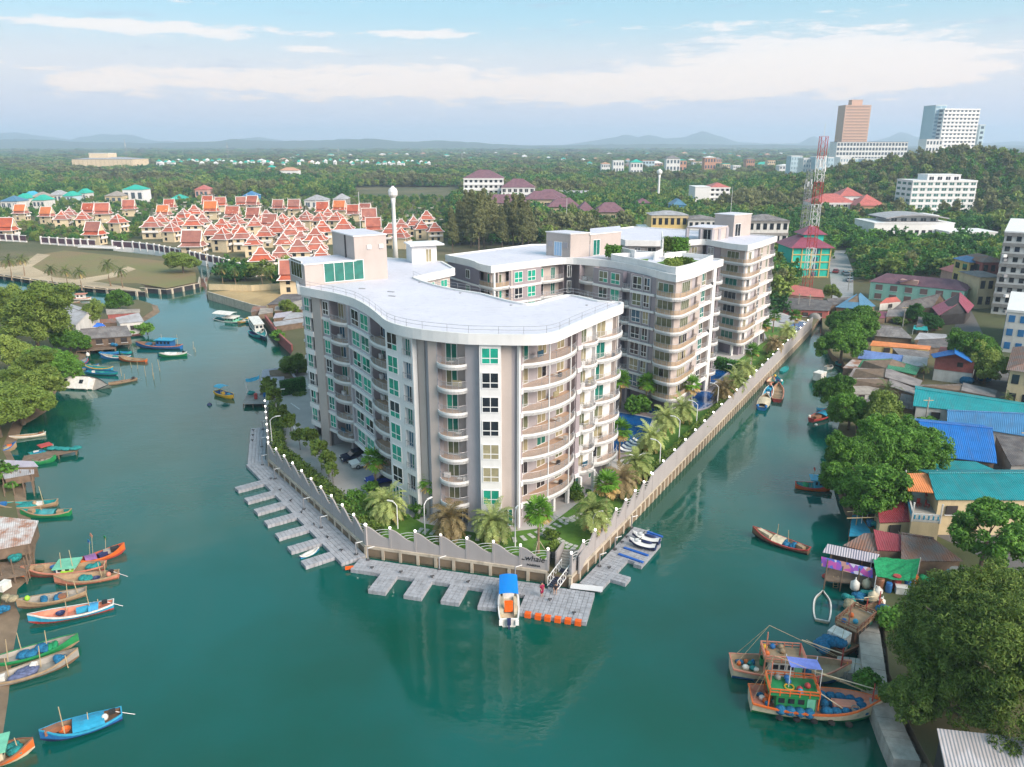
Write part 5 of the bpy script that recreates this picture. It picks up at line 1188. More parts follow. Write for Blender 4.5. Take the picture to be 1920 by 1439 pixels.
def boat(label, stern, bow, cols, extras=(), beam=None, name='fishing_boat', z=.5, tilt=0., free=.5, bow_up=.7, stern_w=.5, group='wooden boats', sink=0., rec=None):
    """stern and bow are photograph pixels of the gunwale ends"""
    s, b = G(*stern, z), G(*bow, z); d = b-s; L = max(2.5, d.length); c = (s+b)/2; rz = math.atan2(d.y, d.x); B = beam or max(1.1, min(3.2, L*.23))
    m = T(c.x, c.y, -sink, rz, 1, R(tilt)); o = thing(name, label, 'boat', m, group); rn = random.Random(label)
    ou, gu, ins, S = hull(L, B, .5, bow_up, stern_w, free)
    C_ = [PC[k] for k in cols]
    ou.build('hull', [C_[0], C_[3] if len(C_) > 3 else C_[0]], o, m); gu.build('gunwale', C_[1], o, m); ins.build('deck', C_[2], o, m)
    at = lambda t: S[max(0, min(len(S)-1, int(round(t*(len(S)-1)))))]
    for e in extras:
        k = e[0]
        if k == 'thwart': x, w, zg, _ = at(e[1]); MB().box((x, 0, zg-.12), (.25, 2*w*.95, .05)).build('thwart', C_[2], o, m)
        elif k == 'net':
            x, w, zg, _ = at(e[1]); mb = MB(); ln = e[2]
            for j in range(5): mb.blob((x+rn.uniform(-.3, .3)*ln, rn.uniform(-.3, .3)*w, zg-.18+rn.uniform(0, .12)), (ln*rn.uniform(.45, .8), w*rn.uniform(.8, 1.35), rn.uniform(.45, .75)), 9, 6, jit=.12, rnd=rn)
            mb.build('net_pile', NETS[e[3]], o, m, smooth=True)
        elif k == 'tarp':
            mb = MB(); n = 8; pts = []
            for j in range(n+1):
                x, w, zg, _ = at(e[1]+(e[2]-e[1])*j/n); x = -L/2+L*(e[1]+(e[2]-e[1])*j/n); row = []
                for q in range(7): a = -1+2*q/6; row.append((x, w*.92*a, zg+.06+.26*(1-a*a)+rn.uniform(-.03, .03)))
                pts.append(row)
            for j in range(n):
                for q in range(6): mb.add([pts[j][q], pts[j+1][q], pts[j+1][q+1], pts[j][q+1]], [(0,1,2,3)])
            mb.build('tarp', e[3] if not isinstance(e[3], str) else PC.get(e[3]), o, m, smooth=True)
        elif k == 'pole': x, w, zg, _ = at(e[1]); s2 = e[3] if len(e) > 3 else 0; MB().tube([(x, w*s2, .2), (x+rn.uniform(-.25, .25), w*s2+rn.uniform(-.15, .15), zg+e[2])], [.05, .035], 5).build('pole', C_[4] if len(C_) > 4 else WOODP, o, m)
        elif k == 'flag':
            x, w, zg, _ = at(e[1]); a = (x+.25, .1, zg+e[2]); f = MB().tube([(x, 0, .2), a], .025, 4).build('flag_pole', WOODP, o, m)
            MB().box((x+.25, .35, zg+e[2]-.1), (.04, .5, .42), rz=.3, rx=.5).build('flag', PC[e[3]], f, m)
        elif k == 'float': x, w, zg, _ = at(e[1]); MB().blob((x, w*e[2], zg+.15), (.55, .55, .6), 8, 6).build('float', PC[e[3]], o, m, smooth=True)
        elif k == 'basin': x, w, zg, _ = at(e[1]); MB().lathe([(.30, 0), (.45, .22), (.42, .22), (.27, .04)], 12, (x, w*e[2], zg-.3)).build('basin', PC[e[3]], o, m)
        elif k == 'crate': x, w, zg, _ = at(e[1]); MB().box((x, w*e[2], zg-.02), (e[4] if len(e) > 4 else .7, .55, .45), rn.uniform(-.4, .4)).build('crate', PC[e[3]], o, m)
        elif k == 'engine':
            x, w, zg, _ = at(.04); q = MB().box((x+.25, 0, zg+.25), (.5, .32, .34)).build('engine', PC['black'], o, m); MB().tube([(x+.1, 0, zg+.2), (x-1.5, .1, -.1)], .03, 5).build('propeller_shaft', METAL, q, m)
        elif k == 'cabin':
            t0, t1, h, wc, rc = e[1:6]; x0, x1 = -L/2+L*t0, -L/2+L*t1; w, zg = at((t0+t1)/2)[1]*.72, at((t0+t1)/2)[2]
            cb = MB().box(((x0+x1)/2, 0, zg-.35+h/2), (x1-x0, 2*w, h)).build('cabin', PC[wc], o, m)
            nw = max(2, int((x1-x0)/.8))
            for sg in (-1, 1):
                for j in range(nw): MB().box((x0+(x1-x0)*(j+.5)/nw, sg*(w+.01), zg-.35+h*.68), ((x1-x0)/nw*.55, .04, h*.32)).build('window', DARKP, cb, m)
            for sg in (-.45, .45): MB().box((x1+.01, sg*w, zg-.35+h*.68), (.04, w*.6, h*.32)).build('window', DARKP, cb, m)
            MB().box(((x0+x1)/2-.15, 0, zg-.35+h+.06), (x1-x0+.9, 2*w+.55, .12)).build('cabin_roof', PC[rc], o, m)
        elif k == 'canopy':
            t0, t1, h, rc = e[1:5]; x0, x1 = -L/2+L*t0, -L/2+L*t1; w, zg = at((t0+t1)/2)[1], at((t0+t1)/2)[2]; p = MB()
            for xx in (x0+.15, x1-.15):
                for sg in (-1, 1): p.tube([(xx, sg*w*.85, zg), (xx, sg*w*.85, zg+h)], .03, 5)
            p.build('canopy_frame', METAL, o, m); mb = MB(); n = 6
            for q in range(n):
                a, b2 = -1+2*q/n, -1+2*(q+1)/n; za, zb = zg+h+.22*(1-a*a), zg+h+.22*(1-b2*b2)
                mb.add([(x0, w*a*1.02, za), (x1, w*a*1.02, za), (x1, w*b2*1.02, zb), (x0, w*b2*1.02, zb), (x0, w*a*1.02, za-.05), (x1, w*a*1.02, za-.05), (x1, w*b2*1.02, zb-.05), (x0, w*b2*1.02, zb-.05)], [(0,1,2,3), (7,6,5,4), (0,3,7,4), (1,5,6,2)])
            mb.build('canopy', PC[rc] if isinstance(rc, str) else rc, o, m, smooth=False)
    if rec is not None: rec.append((o, m, L, B, at))
    return o
th = [('thwart', .3), ('thwart', .55)]
boat('blue longboat with an orange basin and pole, alone at the bottom left', (228,1336), (78,1382), ('blue', 'sky', 'brown', 'navy'), [('tarp', .22, .62, paint('tarp_blue', (.02, .27, .45))), ('basin', .70, .1, 'orange'), ('pole', .72, 2.6, .7), ('pole', .4, 1.0), ('crate', .85, 0, 'rust', 1.2), ('engine',), ('float', .2, .2, 'white')], 2.2)
boat('rusty orange cabin boat cut by the bottom left corner', (-70,1432), (62,1398), ('orange', 'rust', 'tan', 'cream'), [('cabin', .25, .6, 1.2, 'cream', 'mint'), ('net', .75, 1.4, 'teal'), ('pole', .8, .9)], 2.4)
boat('bare grey wooden boat carrying a purple net and blue bundle', (-22,1280), (146,1228), ('grey', 'tan', 'grey', 'brown'), [('net', .38, 2.6, 'purple'), ('net', .78, .9, 'blue'), ('pole', .55, 1.8, .3), ('crate', .12, 0, 'white', .5), ('crate', .50, .4, 'white', .5), ('pole', .2, 1.6, .5)], 2.3)
boat('green striped boat heaped with blue nets and pole frames', (-22,1243), (146,1200), ('green', 'green', 'grey', 'tan'), [('net', .45, 1.6, 'blue'), ('net', .66, 1.8, 'blue'), ('net', .75, .8, 'green'), ('pole', .2, 2.2, -.6), ('pole', .35, 2.0, .6), ('pole', .62, 1.6, .2), ('pole', .1, 2.1, .4)], 2.2)
boat('slender light blue boat with salmon inside and red posts', (213,1131), (55,1163), ('sky', 'white', 'pink', 'red'), [('tarp', .18, .3, paint('tarp_sky', (.05, .30, .55))), ('crate', .38, 0, 'sky', 1.4), ('pole', .27, 1.9, .1), ('pole', .6, 1.1, -.5), ('basin', .62, -.2, 'navy'), ('engine',)]+th, 2.1)
boat('weathered tan boat with two blue bundles, above the light blue boat', (162,1107), (34,1135), ('tan', 'tan', 'grey', 'brown'), [('net', .62, .8, 'blue'), ('net', .45, .9, 'blue'), ('pole', .3, 1.4, .3), ('pole', .15, 1.2, -.5), ('crate', .33, .2, 'rust'), ('float', .85, 0, 'lime')]+th, 1.9)
boat('orange tan boat with a teal net heap and pink float', (222,1075), (104,1090), ('pink', 'tan', 'tan', 'rust'), [('net', .5, 1.5, 'teal'), ('pole', .2, 1.8, .2), ('pole', .26, 1.5, -.3), ('basin', .35, .2, 'navy'), ('float', .15, .5, 'pink'), ('engine',)], 2.0)
boat('brown fishing boat with a lime tarp and wheelhouse frame', (197,1059), (42,1073), ('brown', 'pink', 'tan', 'red'), [('tarp', .35, .5, 'lime'), ('net', .15, 1.5, 'teal'), ('cabin', .38, .56, .8, 'white', 'mint'), ('pole', .52, 2.4, .7), ('pole', .36, 2.6, .6), ('basin', .6, .1, 'blue'), ('basin', .62, -.5, 'blue'), ('crate', .8, 0, 'tan')], 2.5)
boat('bright orange longboat with purple cover and small flags', (150,1052), (233,1028), ('orange', 'orange', 'red', 'red'), [('tarp', .1, .35, 'purple'), ('crate', .5, 0, 'navy', 1.0), ('crate', .62, .2, 'grey', 1.0), ('flag', .3, 2.6, 'pink'), ('flag', .22, 1.9, 'blue'), ('flag', .55, 1.8, 'green'), ('crate', .8, 0, 'black', .9)], 1.9)
boat('small green hulled boat by the rusty shed', (132,959), (40,963), ('green', 'tan', 'teal', 'green'), [('tarp', .3, .6, paint('tarp_teal', (.05, .25, .27))), ('crate', .2, 0, 'tan'), ('pole', .55, .9), ('crate', .8, 0, 'tan')], 1.7)
boat('tan boat lined with teal netting below the stilt shed', (107,941), (-10,952), ('tan', 'tan', 'teal', 'brown'), [('net', .45, 3.4, 'teal'), ('basin', .55, .1, 'blue'), ('float', .38, .1, 'tan'), ('crate', .28, 0, 'white', .8), ('pole', .2, 2.4, .1), ('crate', .85, 0, 'blue')], 2.1)
boat('small bright green skiff next to the net raft', (62,866), (104,858), ('green', 'green', 'grey', 'green'), th, 1.4, bow_up=.4)
boat('pale canoe below the left trees', (85,811), (18,819), ('cream', 'white', 'tan', 'grey'), [('thwart', .4), ('crate', .12, 0, 'rust', .5), ('pole', .06, .5)], 1.2, free=.35, bow_up=.25)
boat('blue boat heaped with orange nets at the left edge', (-12,845), (30,836), ('tan', 'blue', 'blue', 'tan'), [('net', .6, 1.3, 'straw'), ('crate', .75, 0, 'orange'), ('pole', .3, 1.4)], 1.7)
boat('teal work boat moored inside the net raft', (55,852), (100,840), ('grey', 'teal', 'teal', 'grey'), [('net', .4, 2.2, 'blue'), ('cabin', .6, .85, .9, 'green', 'red'), ('crate', .3, 0, 'white')], 1.6)
boat('old wooden skiff with black outboard beside the wreck', (256,709), (204,719), ('tan', 'tan', 'brown', 'brown'), [('engine',), ('thwart', .5)], 1.6, free=.35, bow_up=.3)
boat('dark teal longboat next to the wreck', (163,697), (220,700), ('teal', 'blue', 'teal', 'navy'), [('net', .4, 1.6, 'teal'), ('crate', .2, 0, 'white', .5)], 1.7, bow_up=.35)
boat('yellow tipped blue boat behind the dark teal longboat', (210,690), (157,689), ('sky', 'yellow', 'teal', 'blue'), [('net', .5, 2, 'teal')], 1.7)
boat('rounded orange brown boat in front of the net shed', (274,675), (224,673), ('orange', 'tan', 'tan', 'rust'), th+[('pole', .8, .8)], 2.0)
boat('white and blue boat just behind the orange brown boat', (244,669), (190,669), ('blue', 'white', 'grey', 'blue'), [('net', .5, 1.4, 'teal'), ('pole', .3, .7)], 1.8)
boat('small plain blue boat at the net shed steps', (187,662), (222,662), ('blue', 'sky', 'blue', 'navy'), th, 1.6, bow_up=.4)
boat('teal dinghy right of the small plain blue boat', (226,661), (246,661), ('teal', 'teal', 'blue', 'navy'), [], 1.3, bow_up=.3)
boat('blue and pink trawler with a blue wheelhouse by the inlet', (340,651), (256,648), ('blue', 'pink', 'brown', 'navy'), [('cabin', .18, .50, 1.7, 'blue', 'sky'), ('pole', .1, 2.6), ('pole', .45, 2.6), ('net', .75, 1.8, 'blue'), ('basin', .6, .3, 'blue')], 3.0, free=.8)
boat('white and green speedboat beside the trawler', (350,663), (299,666), ('green', 'white', 'white', 'green'), [('tarp', .35, .8, 'white'), ('engine',)], 2.2, free=.6, bow_up=.4)
boat('small red and blue boat on the mud left of the blue boats', (140,683), (165,676), ('red', 'sky', 'grey', 'blue'), [('net', .5, .8, 'blue')], 1.5)
boat('blue tipped canoe on the mud behind the wreck', (150,690), (185,685), ('grey', 'blue', 'teal', 'grey'), [], 1.3, bow_up=.3)
boat('pink roofed boat on the far channel', (170,560), (128,561), ('white', 'pink', 'tan', 'brown'), [('cabin', .25, .6, 1.6, 'white', 'pink'), ('pole', .65, 1.6), ('net', .85, 1.2, 'straw')], 2.4, free=.7)
boat('dark mastless hull behind the pink roofed boat', (150,566), (112,568), ('brown', 'tan', 'grey', 'brown'), [('pole', .5, 1.4)], 2.0)
boat('yellow motorboat with a blue awning out on the river', (407,735), (438,744), ('yellow', 'yellow', 'blue', 'yellow'), [('canopy', .1, .5, 1.3, 'sky'), ('crate', .35, 0, 'yellow', .6), ('crate', .7, 0, 'sky', .5)], 2.0, name='motorboat', free=.6, bow_up=.25, stern_w=.8)
boat('half sunken boat with a white flat roof', (404,596), (470,603), ('teal', 'white', 'teal', 'navy'), [('canopy', .05, .55, 1.9, 'white'), ('cabin', .35, .6, 1.2, 'mint', 'white')], 3.2, name='ferry_boat', tilt=6, sink=.2)
boat('white roofed ferry boat tied along the shacks', (470,598), (498,638), ('navy', 'white', 'teal', 'black'), [('cabin', .25, .62, 1.9, 'white', 'white'), ('crate', .75, 0, 'grey'), ('float', .62, .5, 'black')], 2.9, name='ferry_boat', free=.7)
boat('small yellow and brown boat behind the ferry boat', (448,605), (470,598), ('brown', 'yellow', 'tan', 'green'), [('crate', .4, 0, 'white', .8), ('float', .7, 0, 'yellow')], 2.0)
boat('green stern of a moored boat between the two ferries', (468,622), (488,633), ('teal', 'teal', 'navy', 'navy'), [], 1.8)
boat('teal boat with a yellow float by the canal wall', (1452,706), (1465,722), ('teal', 'teal', 'sky', 'teal'), [('float', .1, 0, 'yellow'), ('crate', .5, 0, 'navy', .6), ('float', .75, .4, 'white')], 1.9)
boat('red planked boat, outer of the pair by the canal wall', (1457,750), (1460,723), ('red', 'pink', 'tan', 'red'), [('thwart', .25), ('thwart', .45), ('thwart', .65)], 2.2, stern_w=.8)
boat('small blue and white boat between red boat and canal wall', (1436,748), (1445,726), ('navy', 'white', 'sky', 'blue'), [('crate', .4, 0, 'white', 1.0), ('crate', .7, 0, 'sky', .8), ('float', .9, .2, 'pink')], 1.8, stern_w=.8)
boat('tan covered boat with blue floats, nearest by the canal wall', (1428,765), (1437,743), ('blue', 'cream', 'tan', 'blue'), [('tarp', .2, .7, 'cream'), ('float', 0, .8, 'blue'), ('float', 0, -.8, 'blue')], 2.2, stern_w=.8)
boat('small round boat tucked at the canal wall behind the teal boat', (1442,718), (1449,711), ('tan', 'pink', 'cream', 'tan'), [], 1.5)
boat('green sunken skiff far up the canal wall', (1465,695), (1477,684), ('teal', 'teal', 'teal', 'teal'), [], 1.4, free=.12, bow_up=.1)
boat('red and brown cargo boat under the canal trees', (1521,787), (1562,770), ('red', 'red', 'brown', 'black'), [('crate', .25, 0, 'rust', 1.6), ('tarp', .45, .75, 'sky'), ('float', .1, .9, 'white')], 2.4)
boat('light blue flat boat behind the red and brown cargo boat', (1532,768), (1574,770), ('sky', 'sky', 'sky', 'sky'), [('crate', .8, 0, 'teal')], 1.7, bow_up=.2)
boat('small white dinghy on the right canal bank', (1548,690), (1560,686), ('white', 'white', 'grey', 'white'), [('pole', .4, .7)], 1.6, name='dinghy', bow_up=.2)
boat('small turquoise boat under the blue roofed house', (1570,680), (1586,684), ('teal', 'teal', 'sky', 'navy'), [('crate', .4, 0, 'navy')], 1.8)
boat('dark sunken boat at the head of the canal', (1540,628), (1552,632), ('teal', 'grey', 'teal', 'navy'), [], 1.7, free=.15)
boat('second dark boat at the head of the canal', (1535,650), (1552,648), ('navy', 'grey', 'navy', 'navy'), [('crate', .5, 0, 'black')], 1.7, free=.2)
boat('orange boat half under the big canal tree', (1492,908), (1560,914), ('orange', 'red', 'teal', 'orange'), [('net', .25, 1.5, 'green'), ('cabin', .5, .7, 1.4, 'sky', 'sky'), ('flag', .45, 2.4, 'red'), ('net', .12, .9, 'teal')], 2.2)
boat('brown longboat with a red post, alone in the canal mouth', (1517,1032), (1412,997), ('brown', 'red', 'tan', 'black'), [('crate', .8, 0, 'cream', 2.0), ('net', .45, 1.1, 'blue'), ('tarp', .42, .62, 'cream'), ('pole', .55, 2.0), ('pole', .35, 1.7), ('crate', .55, .3, 'orange', .5), ('net', .28, .8, 'blue'), ('crate', .12, 0, 'tan', 1.0)], 2.1)
rec = []
def trawler(label, stern, bow, cols, cab, roof, beam, seed, cargo, cabt=(.18, .48), deckbox=None, z=1.0, topdeck=True):
    o = boat(label, stern, bow, cols, [], beam, z=z, free=1.0, bow_up=.9, stern_w=.72, group='trawlers at the right quay', rec=rec, name='trawler')
    o, m, L, B, at = rec[-1]; rn = random.Random(seed); t0, t1 = cabt; x0, x1 = -L/2+L*t0, -L/2+L*t1; w = B*.30; h = 1.6; zb = .5
    cb = MB().box(((x0+x1)/2, 0, zb+h/2), (x1-x0, 2*w, h)).build('cabin', PC[cab], o, m); nw = 4
    for sg in (-1, 1):
        for j in range(nw):
            if j == nw-1: MB().box((x0+(x1-x0)*(j+.5)/nw, sg*(w+.012), zb+h*.48), (.62, .05, h*.86)).build('cabin_door', DARKP if sg > 0 else PC['mint'], cb, m)
            else: MB().box((x0+(x1-x0)*(j+.5)/nw, sg*(w+.012), zb+h*.68), (.5, .05, .45)).build('window', DARKP, cb, m)
    for sg in (-.5, .5): MB().box((x1+.012, sg*w, zb+h*.68), (.05, .6, .5)).build('window', DARKP, cb, m)
    MB().box(((x0+x1)/2-.2, 0, zb+h+.07), (x1-x0+.9, 2*w+.3, .14)).build('cabin_roof', PC[roof], o, m)
    rail = MB(); X0, X1, Wr = x0-.6, x1+.2, w+.12
    for zz in ((.35, .62) if topdeck else ()):
        for sg in (-1, 1): rail.bar((X0, sg*Wr, zb+h+zz), (X1, sg*Wr, zb+h+zz), .12, .06)
        rail.bar((X0, -Wr, zb+h+zz), (X0, Wr, zb+h+zz), .12, .06); rail.bar((X1, -Wr, zb+h+zz), (X1, Wr, zb+h+zz), .12, .06)
    for sg in (-1, 1):
        for k in range(6): xx = X0+(X1-X0)*k/5; rail.bar((xx, sg*Wr, zb+h), (xx, sg*Wr, zb+h+(.62 if topdeck else .1)), .08)
        for xx in (X0, X1): rail.bar((xx, sg*Wr*.9, .9), (xx, sg*Wr*.9, zb+h), .10)
    rail.build('roof_rail', PC[cols[1]], o, m)
    for t, hh, cc in ((t0-.02, 3.4, 'pink'), (t1+.02, 2.4, 'red'), (.93, 1.5, 'red')): x, ww, zg, _ = at(t); MB().tube([(x, 0, .5), (x, 0, zg+hh)], [.08, .05], 6).build('mast', PC[cc], o, m)
    MB().tube([(x1, .2, zb+h+1.6), (L/2-.6, .1, 2.6)], .05, 5).build('boom', PC['cream'], o, m); MB().tube([(x1, -w*.9, zb+h+.6), (L*.22, -w*.7, .9)], .05, 5).build('boom', PC['cream'], o, m)
    rg_ = MB(); zt_ = zb+h
    for (a_, b_) in (((x0-.3, 0, zt_+3.0), (-L/2+.2, .6, 1.2)), ((x0-.3, 0, zt_+3.0), (-L/2+.2, -.6, 1.2)), ((x0-.3, 0, zt_+3.0), (L*.36, 0, 2.4)), ((x1+.3, 0, zt_+1.8), (L/2-.4, 0, 2.0)), ((L/2-.2, 0, 1.9), (L/2+2.6, .8, .9))): rg_.tube([a_, b_], .022, 4)
    rg_.build('rigging', WOODP, o, m)
    for k in range(9): MB().blob((-L/2+.7+rn.random()*(L*.14), rn.uniform(-.7, .7), .75), (rn.uniform(.4, .8), rn.uniform(.4, .7), rn.uniform(.35, .6)), 8, 5, jit=.15, rnd=rn).build('gear_heap', (NETB, NETT, PC['orange'], PC['white'], NETC)[k % 5], o, m, smooth=True)
    for k in range(5): MB().lathe([(.16, 0), (.30, .03), (.30, .15), (.16, .18)], 10, (-L*.3+k*L*.13, -B*.5-.05, .35)).build('tyre_fender', PC['black'], o, m)
    st = MB().box((L/2-.25, 0, 1.95), (.7, .2, .3)).build('stem_post', PC[cols[1]], o, m)
    for k in range(4): MB().box((L/2-.3+.07*k, .12*(k-1.5), 1.5), (.05, .05, 1.0)).build('ribbon', PC[('yellow', 'lime', 'red', 'yellow')[k]], st, m)
    for (t, v, kind, c) in cargo:
        x, ww, zg, _ = at(t)
        if kind == 'trap': MB().blob((x, v*ww, .85), (rn.uniform(.75, 1.05), rn.uniform(.7, .95), rn.uniform(.6, .85)), 10, 6, jit=.08, rnd=rn).build('trap_bundle', NETS[c], o, m, smooth=True)
        elif kind == 'box': MB().box((x, v*ww, .95), (1.9, .95, .62)).build('ice_box', PC[c], o, m)
        elif kind == 'top': MB().blob((x, v*ww, zb+h+.35), (.55, .55, .5), 8, 5).build('roof_gear', PC[c], o, m, smooth=True)
        elif kind == 'tub': MB().lathe([(.32, 0), (.34, .75), (.30, .75), (.28, .1)], 10, (x, v*ww, .6)).build('tub', PC[c], o, m)
        elif kind == 'ring': MB().tube([(x+.38*math.cos(a*.6283), v*ww+.38*math.sin(a*.6283), zb+h+.2) for a in range(11)], .07, 6).build('life_ring', PC[c], o, m, smooth=True)
    return o, m, L, B, at
cg = [(t, v, 'trap', 'blue') for t in (.22, .27, .31, .36, .40, .45) for v in (-.8,)]+[(t, v, 'trap', 'blue') for t in (.56, .60, .66, .72, .78, .82, .85) for v in (.6, -.55, 0)]+[(.68, -.15, 'box', 'pink'), (.2, .4, 'tub', 'blue'), (.16, .1, 'tub', 'orange'), (.8, -.6, 'tub', 'grey'), (.3, .5, 'top', 'blue'), (.27, .2, 'top', 'blue'), (.36, -.5, 'top', 'sky'), (.4, .0, 'top', 'red'), (.22, .5, 'top', 'grey'), (.25, -.1, 'ring', 'yellow'), (.33, -.3, 'top', 'red')]
_, m, L, B, at = trawler('green cabined trawler with pink rails and a blue awning, nearest at right', (1407,1304), (1652,1326), ('cream', 'orange', 'pink', 'green'), 'green', 'green', 3.5, 1, cg)
t1o = rec[-1][0]
MB().add([(-L*.22, -.2, 4.25), (L*.02, -.1, 4.15), (L*.02, 1.6, 3.9), (-L*.22, 1.6, 4.0), (-L*.1, .7, 3.95)], [(0,1,4), (1,2,4), (2,3,4), (3,0,4)]).build('awning', paint('awning_blue', (.16, .22, .62), .7), t1o, m)
aw = MB()
for x, y in ((-L*.22, -.2), (L*.02, -.1), (L*.02, 1.6), (-L*.22, 1.6)): aw.tube([(x, y, 2.3), (x, y, 4.2)], .035, 5)
aw.build('awning_pole', HOOP, t1o, m)
cg = [(.56, .1, 'trap', 'blue'), (.60, .5, 'trap', 'teal'), (.62, -.2, 'trap', 'blue'), (.25, .4, 'tub', 'green'), (.30, -.2, 'top', 'orange'), (.36, .5, 'top', 'blue'), (.42, .1, 'top', 'tan'), (.46, .5, 'top', 'tan'), (.25, .4, 'top', 'yellow')]
trawler('salmon trawler with a high roof deck, behind the green cabined one', (1371,1243), (1592,1258), ('cream', 'pink', 'tan', 'blue'), 'white', 'tan', 3.2, 2, cg, (.32, .58))
cg = [(.12, .2, 'tub', 'blue'), (.26, .3, 'top', 'blue'), (.34, -.2, 'top', 'sky'), (.4, .3, 'top', 'orange'), (.7, .2, 'trap', 'straw'), (.08, -.4, 'tub', 'red')]
_, m, L, B, at = trawler('brown wooden trawler with a big white box on its stern', (1560,1216), (1652,1140), ('brown', 'rust', 'tan', 'brown'), 'brown', 'tan', 3.1, 3, cg, (.3, .6))
MB().box((-L*.36, .1, 1.35), (1.3, 1.7, 1.5)).build('white_box', PC['white'], rec[-1][0], m)
def sunken():
    s, b = G(1541,1166,.1), G(1543,1110,.1); d = b-s; L = d.length; m = T((s.x+b.x)/2, (s.y+b.y)/2, -.28, math.atan2(d.y, d.x)); o = thing('sunken_dinghy', 'white swamped dinghy with only its rim above the water', 'boat', m)
    ou, gu, ins, S = hull(L, 1.75, .5, .15, .75, .36); gu.build('gunwale', PC['white'], o, m); ou.build('hull', PC['cream'], o, m); ins.build('deck', PC['grey'], o, m)
sunken()
def wreck():
    s, b = G(92,719,.4), G(210,726,.2); d = b-s; L = d.length; m = T((s.x+b.x)/2, (s.y+b.y)/2, .15, math.atan2(d.y, d.x), 1, R(52)); o = thing('wrecked_yacht', 'capsized white cabin yacht lying on its side at the left shore', 'boat', m)
    ou, gu, ins, S = hull(L, 3.6, .5, .3, .35, 1.1, 16, .9); ou.build('hull', PC['white'], o, m); gu.build('gunwale', PC['black'], o, m)
    dk = MB()
    for a, c in zip(S, S[1:]): dk.add([(a[0], -a[1]*.95, a[2]-.05), (c[0], -c[1]*.95, c[2]-.05), (c[0], c[1]*.95, c[2]-.05), (a[0], a[1]*.95, a[2]-.05)], [(0,1,2,3)])
    dk.build('deck', PC['grey'], o, m); cb = MB().box((-L*.02, 0, 1.45), (L*.45, 2.5, .9)).box((L*.2, 0, 1.3), (L*.14, 2.2, .5)).build('cabin', PC['white'], o, m)
    for t in (-.18, -.02, .14): MB().box((L*t, -1.26, 1.5), (L*.06, .05, .4)).build('window', DARKP, cb, m)
    for t in (-.15, .1): MB().box((L*t, .2, 1.92), (L*.06, .8, .05)).build('hatch', DARKP, cb, m)
wreck()
def tour_boat():
    m = T(-.35, 69.6, 0, R(91)); L, B = 6.6, 2.15; o = thing('tour_boat', 'cream tour boat with a blue canopy tied beside the gangway platform', 'boat', m)
    ou, gu, ins, S = hull(L, B, .5, .45, .86, .75, 16, .35); ou.build('hull', PC['white'], o, m); gu.build('gunwale', TRIM, o, m); ins.build('deck', PC['cream'], o, m)
    cl = mat('bright_blue_canvas', (.0, .22, .72), .6, .06); mb = MB(); n = 8
    for q in range(n):
        a, b = -1+2*q/n, -1+2*(q+1)/n; za, zb = 2.25+.14*(1-a*a), 2.25+.14*(1-b*b)
        mb.add([(-.9, .98*a, za), (2.7, .92*a, za), (2.7, .92*b, zb), (-.9, .98*b, zb), (-.9, .98*a, za-.06), (2.7, .92*a, za-.06), (2.7, .92*b, zb-.06), (-.9, .98*b, zb-.06)], [(0,1,2,3), (7,6,5,4), (0,3,7,4), (1,5,6,2)])
    mb.build('canopy', cl, o, m); fr = MB()
    for x in (-.8, .9, 2.5):
        for s in (-.9, .9): fr.tube([(x, s, .7), (x, s, 2.25)], .03, 5)
    fr.build('canopy_frame', TRIM, o, m); MB().box((-1.15, 0, .85), (.55, .85, .75)).box((-1.0, 0, 1.25), (.12, .85, .5)).build('seat', ORNG, o, m)
    for s in (-.72, .72): MB().box((-.6, s, .55), (3.2, .4, .4)).build('bench', PC['cream'], o, m)
    MB().box((1.6, 0, .75), (.9, 1.2, .9)).build('console', TRIM, o, m); en = MB().box((-3.5, 0, .75), (.45, .36, .55)).box((-3.55, 0, .2), (.22, .16, .8)).build('outboard_motor', PC['navy'], o, m); MB().lathe([(.05, 0), (.14, .03), (.05, .06)], 8, (-3.55, 0, -.25)).build('propeller', METAL, en, m)
    for s in (-.8, .8): MB().box((-3.35, s, .55), (.3, .35, .5)).build('stern_step', TRIM, o, m)
tour_boat()
def jetski(x0, y0, x1, y1, label):
    s, b = V2(G(x0, y0, DZ+.5)), V2(G(x1, y1, DZ+.5)); d = b-s; L = max(3.0, d.length*.95); m = T((s.x+b.x)/2, (s.y+b.y)/2, DZ+.22, math.atan2(d.y, d.x)); o = thing('jet_ski', label, 'jet ski', m, 'jet skis on the platform')
    ou, gu, ins, S = hull(L, 1.1, .5, .25, .8, .28, 12, .12); ou.build('hull', PC['navy'], o, m); mb = MB()
    for a, c in zip(S, S[1:]):
        for sg in (-1, 1): mb.add([(a[0], sg*a[1], a[2]), (c[0], sg*c[1], c[2]), (c[0], 0, c[2]+.30), (a[0], 0, a[2]+.30)], [(0,1,2,3) if sg > 0 else (3,2,1,0)])
    mb.build('deck_shell', TRIM, o, m); MB().blob((-L*.14, 0, .66), (L*.48, .42, .36), 10, 6).build('seat', PC['navy'], o, m, smooth=True); MB().blob((L*.2, 0, .62), (.9, .62, .42), 10, 6).build('cowling', TRIM, o, m, smooth=True)
    MB().bar((L*.1, -.36, .92), (L*.1, .36, .92), .06).bar((L*.1, 0, .6), (L*.1, 0, .92), .10).build('handlebar', DKMETAL, o, m)
jetski(1231,1027, 1180,1014, 'white and navy jet ski, nearer of the two on the platform'); jetski(1238,1016, 1186,1002, 'white and navy jet ski, farther of the two on the platform')
boat('small blue and white kayak skiff beside the last left dock finger', (566,1043), (594,1030), ('blue', 'white', 'white', 'sky'), [], .8, name='kayak', free=.22, bow_up=.2, stern_w=.3, z=.3)
